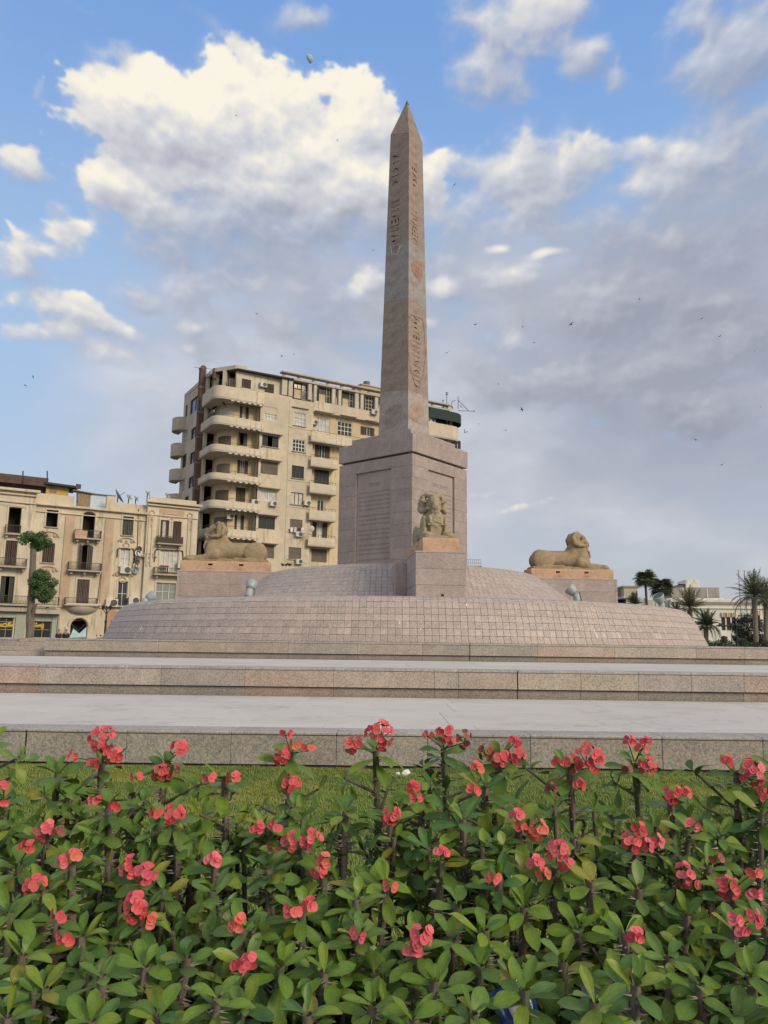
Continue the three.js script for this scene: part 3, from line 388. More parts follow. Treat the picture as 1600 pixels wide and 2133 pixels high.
      const out = [[bl[0] + cut, bl[1] + e], [br[0] - cut, br[1] + e], [tr[0] - cut, tr[1] - e], [tl[0] + cut, tl[1] - e]];
      const key = si + '_' + f, holes = []; for (const b of bands[key] ?? []) holes.push(...band(toUV, b, b[4])); if (bands[key]) for (const h of holes) if (THREE.ShapeUtils.area(h.map((x) => V2(...x))) < 0) h.reverse();
      const g = wallWith(out, holes, DEP); g.applyMatrix4(F); const fc = mesh('face', g, GT(tint(col, f === 1 ? 1.02 : 0.98)), sec);
      // fragments of the ancient stone let into the new
      const frag = (pts, c, hol = []) => { const uv = pts.map(([x, y]) => toUV(x, y)), s = wallWith(uv, hol.flatMap((b) => band(toUV, b, b[4])), 0.03).translate(0, 0, 0.014).applyMatrix4(F); mesh('ancient_fragment', s, GT(c), sec); };
      if (key === '2_1') frag([[856, 546], [878, 543], [880, 570], [876, 585], [868, 578], [859, 565]], [0.33, 0.2, 0.15], [[861, 550, 873, 571, 4]]);
      if (key === '0_0') frag([[804, 854], [820, 846], [838, 841], [839, 852], [830, 882], [806, 894], [803, 880]], [0.3, 0.26, 0.235], [[822, 853, 834, 864, 2]]);
      if (key === '0_1') frag([[852, 850], [862, 836], [878, 842], [884, 862], [878, 884], [862, 876], [851, 868]], [0.37, 0.28, 0.235]);
      if (key === '1_1') { const a = [[847, 668], [856, 655], [880, 665], [884, 690], [886, 740], [882, 775], [873, 806], [866, 806], [856, 775], [850, 730]].map(([x, y]) => toUV(x, y)), k = 0.03; const ring = a.map((p2, n) => { const q2 = a[(n + 1) % a.length], m = V2(q2[0] - p2[0], q2[1] - p2[1]), l = m.length(), c = [(p2[0] + q2[0]) / 2, (p2[1] + q2[1]) / 2]; return box(l, k, 0.02).rotateZ(Math.atan2(m.y, m.x)).translate(c[0], c[1], 0.004); }); mesh('mortar_joint', merge(ring).applyMatrix4(F), GT([0.2, 0.165, 0.145]), sec); }
      if (key === '2_0') frag([[816, 513], [833, 512], [829, 521], [826, 528], [818, 527]], [0.27, 0.215, 0.19]);
      if (key === '2_0') { const a = [[814, 514], [817, 529], [827, 530], [834, 512]].map(([x, y]) => toUV(x, y)); const ring = []; for (let n = 0; n < 3; n++) { const m = V2(a[n + 1][0] - a[n][0], a[n + 1][1] - a[n][1]); ring.push(box(m.length() + 0.04, 0.05, 0.02).rotateZ(Math.atan2(m.y, m.x)).translate((a[n][0] + a[n + 1][0]) / 2, (a[n][1] + a[n + 1][1]) / 2, 0.006)); } mesh('mortar_joint', merge(ring).applyMatrix4(F), GT([0.5, 0.48, 0.46]), sec); }
    });
  });
  const q = [0, 1, 2, 3].map((i) => edge(i, S4[i])), A = (v) => [v.x, v.y, v.z]; mesh('pyramid_tip', tri(polys([0, 1, 2, 3].map((i) => [A(q[i]), A(q[(i + 1) % 4]), A(tip)]))), GT([0.275, 0.215, 0.185]), t);
  const k = 0.1; mesh('tip_cap', tri(polys([0, 1, 2, 3].map((i) => [A(q[i].clone().lerp(tip, 1 - k).multiply(V3(1.25, 1, 1.25))), A(q[(i + 1) % 4].clone().lerp(tip, 1 - k).multiply(V3(1.25, 1, 1.25))), A(tip.clone().add(V3(0, 0.03, 0)))]))), GT([0.16, 0.13, 0.12]), t);
}
// ------------------------------------------------------------------ ram sphinxes on their plinths
const DIRS = { front: [Math.sin(PSI), Math.cos(PSI)], left: [-Math.cos(PSI), Math.sin(PSI)], right: [Math.cos(PSI), -Math.sin(PSI)] };
const SHIFT = { front: 0, left: -0.1, right: -0.27 }, turnOf = ([dx, dz]) => Math.atan2(-dz, dx), PLY = 4.74, BASEH = 0.5;
const along = ([dx, dz], r, y) => [OX + dx * r, y, -D0 + dz * r];
for (const k of ['front', 'left', 'right']) {
  const d = DIRS[k], t = thing('sphinx_plinth', { front: 'granite block plinth under the ram sphinx that faces the viewer', left: 'granite block plinth under the left ram sphinx', right: 'granite block plinth under the right ram sphinx' }[k], 'plinth', along(d, 8.6 + SHIFT[k], YM - 0.02), turnOf(d), 'granite plinths of the ram sphinxes'), R = rand(k.length * 7 + 3), H = PLY - YM + 0.02, Lg = 4.8, W = 1.83;
  mesh('core', box(Lg - 0.1, H - 0.05, W - 0.1, 0, (H - 0.05) / 2, 0), GR([0.25, 0.2, 0.18]), t);
  const cs = [0, 0.56, 1.14, H - 0.055], tone = () => GR(tint(pedTones[Math.floor(R() * 5)], 1.02 + R() * 0.08), 0.6);
  for (let i = 0; i < 3; i++) { const y0 = cs[i], y1 = cs[i + 1], o = i === 0 ? 0.012 : 0, h = y1 - y0 - 0.004;
    mesh('plinth_block', cbox(0.12, h, W - 2 * o, 0.004, 0, 0, 0, R() * 9, R() * 9), tone(), t).position.set(Lg / 2 - 0.06 - o, (y0 + y1) / 2, 0);
    for (const s of [-1, 1]) for (let j = 0; j < 2; j++) { const w = (Lg - 0.125) / 2; mesh('plinth_block', cbox(w - 0.005, h, 0.12, 0.004, 0, 0, 0, R() * 9, R() * 9), tone(), t).position.set(-Lg / 2 + w * (j + 0.5), (y0 + y1) / 2, s * (W / 2 - 0.06 - o)); } }
  mesh('top_slab', cbox(Lg + 0.03, 0.055, W + 0.03, 0.006, 0, 0, 0, 3, 4), GR(tint(pedTones[2], 1.1)), t).position.set(0.0, H - 0.0275, 0);
if (k === 'front') for (const q of [-1, 1]) mesh('rear_block', cbox(1.4, H - 0.2, 0.42, 0.01), tone(), t).position.set(-0.9, (H - 0.2) / 2, q * (W / 2 + 0.21));
  renameKids(t);
}
{
  const hornPath = [[0.64, 1.64, 0.1, 0.075], [0.46, 1.72, 0.24, 0.09], [0.26, 1.65, 0.38, 0.1], [0.16, 1.44, 0.46, 0.1], [0.24, 1.22, 0.48, 0.1], [0.46, 1.13, 0.46, 0.09], [0.72, 1.12, 0.39, 0.075], [0.94, 1.17, 0.29, 0.04]];
  const body = (x, y, zz) => {
    const z = Math.abs(zz); let d = sdCap(x, y, z, [-1.4, 0.48, 0], [0.4, 0.5, 0], 0.4, 0.41);
    d = smin(d, sdEll(x, y, z, -1.52, 0.46, 0, 0.42, 0.46, 0.44), 0.12); d = smin(d, sdEll(x, y, z, 0.5, 0.62, 0, 0.56, 0.6, 0.4), 0.25);
    d = smin(d, sdEll(x, y, z, -1.38, 0.42, 0.38, 0.56, 0.46, 0.16), 0.05); d = smin(d, sdEll(x, y, z, 0.68, 0.42, 0.4, 0.34, 0.54, 0.155), 0.05);
    d = smin(d, sdCap(x, y, z, [0.35, 0.9, 0], [0.6, 1.35, 0], 0.38, 0.29), 0.2); d = smin(d, sdEll(x, y, z, 0.62, 0.8, 0, 0.4, 0.5, 0.33), 0.12);
    d = smin(d, sdCap(x, y, z, [-1.5, 0.08, 0.46], [-0.52, 0.09, 0.47], 0.09, 0.1), 0.04); d = smin(d, sdEll(x, y, z, -0.45, 0.08, 0.47, 0.16, 0.1, 0.11), 0.04);
    d = smin(d, sdCap(x, y, z, [0.5, 0.3, 0.42], [1.0, 0.16, 0.4], 0.24, 0.16), 0.1); d = smin(d, sdCap(x, y, z, [0.9, 0.15, 0.39], [1.75, 0.11, 0.39], 0.17, 0.13), 0.06); d = smin(d, sdEll(x, y, z, 1.76, 0.1, 0.39, 0.25, 0.15, 0.22), 0.05);
    for (const q of [0.27, 0.35, 0.43, 0.51]) d = Math.max(d, -sdCap(x, y, z, [1.8, 0.16, q], [2.02, 0.02, q], 0.016, 0.02));
    d = smin(d, sdCap(x, y, z, [-1.88, 0.35, 0.1], [-1.7, 0.1, 0.42], 0.05, 0.05), 0.05);
    d = smin(d, sdBox(x, y, z, 0.5, 0.04, 0, 1.3, 0.09, 0.42, 0.03), 0.05); d = smin(d, sdBox(x, y, z, -1.0, 0.05, 0, 0.7, 0.1, 0.36, 0.03), 0.05);
    d += (fbm(x * 5, y * 5, zz * 5, 4) - 0.5) * 0.016; return Math.max(d, -y - 0.01);
  };
  const head = (x, y, zz) => {
    const z = Math.abs(zz); let d = sdEll(x, y, z, 0.66, 1.44, 0, 0.32, 0.25, 0.24); d = smin(d, sdCap(x, y, z, [0.74, 1.46, 0], [1.03, 1.22, 0], 0.2, 0.13), 0.07); d = smin(d, sdEll(x, y, z, 1.06, 1.185, 0, 0.09, 0.095, 0.12), 0.05); d = smin(d, sdCap(x, y, z, [0.7, 1.58, 0], [1.02, 1.33, 0], 0.11, 0.06), 0.06);
    d = smin(d, sdEll(x, y, z, 0.3, 1.42, 0, 0.3, 0.24, 0.3), 0.12); d = smin(d, sdCap(x, y, z, [0.45, 1.1, 0], [0.5, 1.35, 0], 0.33, 0.28), 0.1);
    let h = 9; for (let i = 0; i + 1 < hornPath.length; i++) { const a = hornPath[i], b = hornPath[i + 1]; h = smin(h, sdCap(x, y, z, a, b, a[3], b[3]), 0.02); }
    h = smin(h, sdEll(x, y, z, 0.38, 1.41, 0.37, 0.18, 0.3, 0.12), 0.04); d = smin(d, h, 0.02);
    d = Math.max(d, -sdEll(x, y, z, 0.68, 1.4, 0.42, 0.14, 0.17, 0.12)); d = smin(d, sdEll(x, y - (z - 0.4) * 0.25, z, 0.62, 1.47, 0.39, 0.06, 0.06, 0.16), 0.012); d = Math.max(d, -sdEll(x, y - (z - 0.4) * 0.25, z, 0.69, 1.47, 0.41, 0.03, 0.022, 0.11));
    d = smin(d, sdEll(x, y, z, 0.87, 1.475, 0.165, 0.065, 0.03, 0.035), 0.012); d = Math.max(d, -sdEll(x, y, z, 0.9, 1.452, 0.185, 0.06, 0.012, 0.03)); d = smin(d, sdEll(x, y, z, 0.84, 1.535, 0.15, 0.09, 0.025, 0.05), 0.02);
    d = Math.max(d, -sdCap(x, y, z, [1.16, 1.155, 0], [1.0, 1.15, 0.13], 0.013, 0.013)); d = Math.max(d, -sdEll(x, y, z, 1.145, 1.22, 0.05, 0.035, 0.016, 0.022));
    d += (fbm(x * 6, y * 6, zz * 6, 4) - 0.5) * 0.01; return Math.max(d, 1.02 - y);
  };
  const king = (x, y, zz) => {
    const z = Math.abs(zz); let d = sdBox(x, y, z, 0.97, 0.3, 0, 0.1, 0.32, 0.155, 0.03); d = smin(d, sdCap(x, y, z, [1.0, 0.55, 0], [1.0, 0.82, 0], 0.13, 0.12), 0.06); d = smin(d, sdEll(x, y, z, 1.0, 0.83, 0.1, 0.1, 0.07, 0.1), 0.05);
    d = smin(d, sdCap(x, y, zz, [1.06, 0.8, 0.17], [1.11, 0.62, 0.13], 0.05, 0.045), 0.02); d = smin(d, sdCap(x, y, zz, [1.06, 0.8, -0.17], [1.11, 0.62, -0.13], 0.05, 0.045), 0.02); d = smin(d, sdCap(x, y, zz, [1.11, 0.62, 0.13], [1.13, 0.7, -0.07], 0.045, 0.04), 0.015); d = smin(d, sdCap(x, y, zz, [1.11, 0.62, -0.13], [1.14, 0.69, 0.07], 0.045, 0.04), 0.015);
    d = smin(d, sdEll(x, y, z, 1.02, 1.02, 0, 0.075, 0.09, 0.07), 0.02); d = smin(d, sdEll(x, y, z, 1.0, 1.0, 0.06, 0.07, 0.13, 0.06), 0.03); d = smin(d, sdCap(x, y, z, [1.09, 0.97, 0], [1.11, 0.88, 0], 0.022, 0.02), 0.01); d = smin(d, sdEll(x, y, z, 1.095, 1.02, 0, 0.02, 0.03, 0.014), 0.01); d = smin(d, sdCap(x, y, z, [1.0, 1.06, 0], [1.02, 1.18, 0], 0.06, 0.05), 0.03);
    d = smin(d, sdBox(x, y, z, 1.02, 0.56, 0, 0.1, 0.03, 0.24, 0.02), 0.02); d += (fbm(x * 8, y * 8, zz * 8, 3) - 0.5) * 0.01; return d;
  };
  const gB = tri(surfaceNets(body, [-2.1, -0.06, -0.75], [2.15, 1.75, 0.75], 0.024)), gH = tri(surfaceNets(head, [-0.1, 0.98, -0.72], [1.3, 1.9, 0.72], 0.016)), gK = tri(surfaceNets(king, [0.8, -0.06, -0.3], [1.25, 1.26, 0.3], 0.013));
  const SD = (c) => M('sand', c, 0.9, { bumpMap: T.sandB, bumpScale: 0.02 });
  const tones = { front: [0.345, 0.285, 0.19], left: [0.33, 0.255, 0.16], right: [0.335, 0.26, 0.165] };
  // sandstone bed with two lifting slots, ragged along its top
  const bed = (() => { const R = rand(3), pts = [[-2.12, 0], [2.12, 0]]; for (let i = 0; i <= 24; i++) pts.push([2.12 - i * 4.24 / 24, BASEH - 0.03 + (fbm(i * 0.5, 3, 1, 3) - 0.5) * 0.08]); const s = shapeOf(pts); for (const x of [-0.75, 0.72]) s.holes.push(new THREE.Path(R4(x - 0.12, BASEH * 0.52, x + 0.12, BASEH * 0.75).map(([a, b]) => V2(a, b)))); return tri(new THREE.ExtrudeGeometry(s, { depth: 1.3, bevelEnabled: true, bevelSize: 0.012, bevelThickness: 0.012, bevelSegments: 1 }).translate(0, 0, -0.65)); })();
  const labels = { front: 'sandstone ram headed sphinx facing the viewer in front of the pedestal', left: 'sandstone ram headed sphinx lying at the left, its head turned left', right: 'sandstone ram headed sphinx lying at the right, its head turned right' };
  for (const k of ['front', 'left', 'right']) {
    const d = DIRS[k];
    const t = thing('ram_sphinx', labels[k], 'sphinx statue', along(d, 8.8 + SHIFT[k], PLY + 0.002), turnOf(d), 'ram headed sphinxes around the obelisk');
    const up = (m) => { m.position.y = BASEH - 0.01; m.scale.y *= 1.1; return m; };
    mesh('plastered_base', bed, M('sand', [0.54, 0.365, 0.25], 0.92, { bumpMap: T.sandB, bumpScale: 0.004 }), t);
    up(mesh('body', gB, SD(tones[k]), t)); up(mesh('head', gH, SD(tint(tones[k], 1.03)), t)); up(((q) => { q.scale.set(1, 1.06, 1.3); return q; })(mesh('king_figure', gK, SD(tint(tones[k], 1.1)), t)));
    up(mesh('rough_bed', tri(surfaceNets((x, y, z) => sdBox(x, y, z, 0, -0.02, 0, 2.02, 0.13, 0.58, 0.06) + (fbm(x * 4, y * 4, z * 4 + k.length, 4) - 0.5) * 0.12, [-2.3, -0.3, -0.9], [2.3, 0.3, 0.9], 0.045)), SD(tint(tones[k], 0.92)), t));
  }
}
// ------------------------------------------------------------------ floodlights on the rim of the mound
{
  const pale = M('noise', [0.3, 0.37, 0.38], 0.45), pale2 = M('noise', [0.36, 0.42, 0.43], 0.5), steel = M('noise', [0.16, 0.17, 0.17], 0.5), glass = M(null, [0.05, 0.06, 0.07], 0.12);
  const proto = new THREE.Group(), hd = part('lamp_head', proto);
  mesh('housing', tri(new THREE.LatheGeometry([V2(0.001, 0), V2(0.1, 0.0), V2(0.13, 0.04), V2(0.16, 0.07), V2(0.205, 0.2), V2(0.225, 0.3), V2(0.22, 0.33), V2(0.2, 0.345), V2(0.19, 0.33), V2(0.185, 0.31)], 28)), pale, hd);
  mesh('lens', tri(new THREE.CylinderGeometry(0.19, 0.19, 0.012, 28).translate(0, 0.315, 0)), glass, hd); mesh('ring', tri(new THREE.TorusGeometry(0.135, 0.012, 8, 28).rotateX(PI / 2).translate(0, 0.045, 0)), steel, hd);
  hd.position.set(0, 0.3, 0);
  mesh('gear_box', tri(new THREE.LatheGeometry([V2(0.001, 0), V2(0.11, 0), V2(0.125, 0.02), V2(0.125, 0.24), V2(0.1, 0.27), V2(0.001, 0.27)], 24)), pale2, proto).position.set(0, 0.05, 0); mesh('foot_ring', tri(new THREE.CylinderGeometry(0.12, 0.13, 0.05, 20).translate(0, 0.025, 0)), steel, proto);
  mesh('yoke', merge([cbox(0.025, 0.34, 0.05, 0.004, 0.2, 0.17, 0), cbox(0.42, 0.025, 0.05, 0.004, 0, 0.012, 0)]), steel, proto);
  for (const [px, py, z, tx, tz, label] of [[517, 1246, -28.1, -0.22, 0.14, 'pale grey floodlight beside the left sphinx plinth'], [1203, 1257, -28.6, 0.26, 0.16, 'pale grey floodlight before the right sphinx plinth'], [299, 1255, -34.9, -0.75, 0.0, 'pale grey floodlight at the far left shoulder of the mound'], [1380, 1271, -34.6, 0.42, 0.1, 'pale grey floodlight at the far right shoulder of the mound, beneath the palms']]) {
    const p = atZ(px, py, z), o = proto.clone(); o.name = numbered('floodlight'); const rr = Math.hypot(p.x - OX, p.z + D0); o.position.set(p.x, rr > 12.3 ? Y3 + 1.46 : Y3 + 1.545, p.z); o.children[0].rotation.set(px < 320 || px > 1300 ? tz : -0.6, 0, tx); o.rotation.y = 0.5; o.rotation.z = px < 320 ? -0.35 : px > 1300 ? 0.2 : px < 800 ? -0.2 : 0.25; if (px < 320 || px > 1300) o.scale.setScalar(1.15); tag(o, label, 'floodlight', 'floodlights around the mound'); scene.add(o);
  }
  const s = thing('spot_fixture', 'tiny black spotlight at the foot of the front plinth', 'spotlight', (() => { const p = atZ(922, 1246, -D0 + 11.15); return [p.x, YM + 0.02, p.z]; })()); mesh('body', tri(new THREE.CylinderGeometry(0.05, 0.06, 0.14, 14).translate(0, 0.12, 0)), M(null, [0.02, 0.02, 0.02], 0.5), s); mesh('stand', cbox(0.12, 0.05, 0.1, 0.01, 0, 0.025, 0), M(null, [0.03, 0.03, 0.03], 0.6), s);
}
// ------------------------------------------------------------------ buildings: facades measured off the photograph
function facade(root, u, v, n, o) {
  root.updateMatrixWorld(true); const Ml = new THREE.Matrix4().makeBasis(u, v, n).setPosition(o), inv = root.matrixWorld.clone().multiply(Ml).invert(), E = EYE.clone().applyMatrix4(inv);
  const hit = (px, py, z = 0) => { const d = ray(px, py).transformDirection(inv), s = (z - E.z) / d.z; return [E.x + d.x * s, E.y + d.y * s]; };
  const rect = (r, z = 0) => { const mx = (r[0] + r[2]) / 2, my = (r[1] + r[3]) / 2, a = hit(r[0], my, z)[0], b = hit(r[2], my, z)[0]; return [a, hit(mx, r[3], z)[1], b, hit(mx, r[1], z)[1]]; };
  return { Ml, hit, rect, root, put(o3, x, y, z) { o3.position.set(x, y, z); o3.updateMatrix(); o3.matrix.premultiply(Ml); o3.matrix.decompose(o3.position, o3.quaternion, o3.scale); return o3; } };
}
const BM = {
  cream: M('plaster', [0.55, 0.485, 0.365], 0.92), cream2: M('plaster', [0.58, 0.515, 0.395], 0.92), yellow: M('plaster', [0.56, 0.475, 0.31], 0.92), pale: M('plaster', [0.52, 0.48, 0.39], 0.92), side: M('plaster', [0.52, 0.465, 0.37], 0.92), pinkish: M('plaster', [0.47, 0.355, 0.25], 0.92),
  brown: M('noise', [0.075, 0.052, 0.042], 0.75), brown2: M('noise', [0.1, 0.078, 0.064], 0.75), green: M('noise', [0.075, 0.085, 0.065], 0.75), white: M('noise', [0.62, 0.62, 0.6], 0.6), curtain: M('noise', [0.52, 0.51, 0.48], 0.95), roller: M('noise', [0.15, 0.125, 0.1], 0.8),
  glass: M(null, [0.035, 0.04, 0.045], 0.07), dark: M(null, [0.012, 0.012, 0.013], 0.9), room: M(null, [0.03, 0.028, 0.026], 0.95), iron: M('noise', [0.07, 0.055, 0.048], 0.7), slab: M('plaster', [0.44, 0.4, 0.33], 0.9), duct: M('noise', [0.11, 0.07, 0.055], 0.85), ac: M('noise', [0.56, 0.55, 0.5], 0.6), awning: M('noise', [0.02, 0.045, 0.04], 0.85), roofdark: M('noise', [0.05, 0.042, 0.04], 0.85), metal: M('noise', [0.3, 0.31, 0.32], 0.45), tanglass: M('noise', [0.42, 0.33, 0.2], 0.5), bamboo: M('noise', [0.3, 0.225, 0.11], 0.9),
};
const bars = (w, h, cols, rows, t, d = 0.05) => { const g = []; for (let i = 0; i <= cols; i++) g.push(box(t, h, d, -w / 2 + (w - t) * i / cols + t / 2, 0, 0)); for (let j = 0; j <= rows; j++) g.push(box(w, t, d * 0.9, 0, -h / 2 + (h - t) * j / rows + t / 2, 0)); return merge(g); };
const slatLeaf = (w, h) => { const g = [box(0.07, h, 0.05, -w / 2 + 0.035), box(0.07, h, 0.05, w / 2 - 0.035), box(w, 0.08, 0.048, 0, h / 2 - 0.04), box(w, 0.08, 0.048, 0, -h / 2 + 0.04)]; const n = Math.max(6, Math.round(h / 0.11)); for (let i = 0; i < n; i++) g.push(box(w - 0.1, 0.07, 0.012).rotateX(0.6).translate(0, -h / 2 + 0.1 + (h - 0.2) * (i + 0.5) / n, 0)); return merge(g); };
const slatVert = (w, h) => { const g = [], n = Math.max(2, Math.round(w / 0.16)); for (let i = 0; i < n; i++) g.push(box(w / n * 0.72, h, 0.04, -w / 2 + w * (i + 0.5) / n, 0, i % 2 ? 0.015 : 0)); g.push(box(w, 0.06, 0.05, 0, h / 2 - 0.03, 0), box(w, 0.06, 0.05, 0, -h / 2 + 0.03, 0)); return merge(g); };
// a window with its sub-parts; r = [u0, v0, u1, v1], face at depth z
function win(F, r, kind, z = 0, o = {}) {
  const w = r[2] - r[0], h = r[3] - r[1], g = part(kind === 'door' ? 'door' : 'window', F.root), D = o.depth ?? 0.2, col = o.mat ?? BM.brown;
  F.put(g, (r[0] + r[2]) / 2, (r[1] + r[3]) / 2, z);
  const add = (n, geo, m, zz, x = 0, y = 0) => { const q = mesh(n, geo, m, g); q.position.set(x, y, zz); return q; };
  if (kind === 'shutter') { for (const s of [-1, 1]) add('shutter', slatVert(w / 2 - 0.02, h - 0.02), col, -0.07, s * w / 4); }
  else if (kind === 'slats') { for (const s of [-1, 1]) add('shutter', slatLeaf(w / 2 - 0.02, h - 0.02), col, -0.07, s * w / 4); }
  else if (kind === 'half') { add('shutter', slatVert(w * 0.3, h - 0.02), col, -0.06, -w * 0.35); add('shutter', slatVert(w * 0.3, h - 0.02), col, -0.06, w * 0.35); add('frame', bars(w * 0.4, h, 2, 1, 0.07), o.frame ?? BM.white, -D); add('pane', box(w * 0.4, h, 0.02), o.pane ?? BM.curtain, -D - 0.05); }
  else if (kind === 'open') { const l = add('shutter', slatVert(w * 0.45, h - 0.02), col, 0.1, -w * 0.45); l.rotation.y = 0.9; add('shutter', slatVert(w * 0.42, h - 0.02), col, -0.07, w * 0.28); add('frame', bars(w, h, 1, 1, 0.06), col, -D); }
  else if (kind === 'roller') { const n = Math.round(h / 0.1), q = [box(w, h, 0.03)]; for (let i = 0; i < n; i++) q.push(box(w - 0.02, h / n * 0.6, 0.03, 0, -h / 2 + h * (i + 0.5) / n, 0.016)); add('roller_blind', merge(q), o.mat ?? BM.roller, -0.1); add('frame', bars(w, h, 1, 1, 0.05), o.frame ?? BM.brown2, -0.08); }
  else if (kind === 'white') { add('frame', bars(w, h, o.cols ?? 4, o.rows ?? 3, 0.08), BM.white, -0.1); add('pane', box(w - 0.04, h - 0.04, 0.02), o.pane ?? BM.curtain, -0.16); }
  else if (kind === 'dark') { add('frame', bars(w, h, o.cols ?? 2, o.rows ?? 1, 0.06), o.frame ?? BM.brown2, -0.12); add('pane', box(w - 0.04, h - 0.04, 0.02), o.pane ?? BM.glass, -0.17); }
  else if (kind === 'ajar') { add('frame', bars(w, h, o.cols ?? 3, 1, 0.06), o.frame ?? BM.green, -0.12); add('pane', box(w * 0.34, h - 0.06, 0.02), o.pane ?? BM.glass, -0.17, -w * 0.32); add('pane', box(w * 0.3, h - 0.06, 0.02), o.pane ?? BM.glass, -0.17, w * 0.34); }
  else if (kind === 'hole') { add('frame', bars(w, h, 1, 1, 0.06), o.frame ?? BM.brown2, -0.25); }
  if (o.hood) add('hood', cbox(w + 0.7, 0.12, 0.7, 0.02), BM.slab, 0.3, 0, h / 2 + 0.16);
  if (o.sill) add('sill', cbox(w + 0.24, 0.09, 0.2, 0.015), BM.slab, 0.06, 0, -h / 2 - 0.05);
  if (o.surround) { const t = 0.16; add('surround', merge([box(t, h + t, 0.08, -w / 2 - t / 2, t / 2 - 0.0, 0), box(t, h + t, 0.08, w / 2 + t / 2, t / 2, 0), box(w, t, 0.08, 0, h / 2 + t / 2, 0)]), BM.cream2, 0.03); }
  return g;
}
const hole = (r, e = 0) => R4(r[0] - e, r[1] - e, r[2] + e, r[3] + e);
function aircon(F, px, py, z = 0, s = 1) { const [u, v] = F.hit(px, py, z), g = part('air_conditioner', F.root); F.put(g, u, v, z + 0.28); g.scale.setScalar(s); mesh('casing', cbox(0.92, 0.64, 0.34, 0.03), BM.ac, g); const f = mesh('fan_grille', tri(merge([new THREE.TorusGeometry(0.23, 0.025, 6, 20), new THREE.CylinderGeometry(0.22, 0.22, 0.02, 20).rotateX(PI / 2)])), M(null, [0.07, 0.07, 0.07], 0.6), g); f.position.set(0.14, 0, 0.175); mesh('bracket', merge([box(0.05, 0.05, 0.5, -0.3, -0.35, -0.05), box(0.05, 0.05, 0.5, 0.3, -0.35, -0.05)]), BM.iron, g); return g; }
function railing(w, h, d, step = 0.13) { const g = [box(w, 0.05, 0.05, 0, h, d), box(w, 0.04, 0.04, 0, 0.08, d)]; const n = Math.round(w / step); for (let i = 0; i <= n; i++) g.push(box(0.025, h, 0.025, -w / 2 + w * i / n, h / 2, d)); for (const s of [-1, 1]) { g.push(box(0.05, 0.05, d, s * w / 2, h, d / 2)); for (let k = 0; k < 5; k++) g.push(box(0.025, h, 0.025, s * w / 2, h / 2, d * k / 5)); } return merge(g); }
function ironBalcony(F, r, z, depth = 0.75, nb = 2, solid) {   // r: pixel box of the railing, slab below
  const q = F.rect(r, z + depth), w = q[2] - q[0], h = q[3] - q[1], b = part('balcony', F.root); F.put(b, (q[0] + q[2]) / 2, q[1], z);
  mesh('slab', cbox(w + 0.14, 0.14, depth + 0.12, 0.02, 0, -0.08, (depth + 0.12) / 2), BM.slab, b); mesh('railing', railing(w, h, depth), BM.iron, b);
  for (let i = 0; i < nb; i++) mesh('bracket', cbox(0.22, 0.3, depth * 0.75, 0.04, (-0.5 + (nb > 1 ? i / (nb - 1) : 0.5)) * w * 0.8, -0.3, depth * 0.38), BM.slab, b);
  if (solid) mesh('screen', box(w * 0.98, h * 0.8, 0.02, 0, h * 0.45, depth - 0.04), solid, b); return b;
}
const THETA = 0.536;
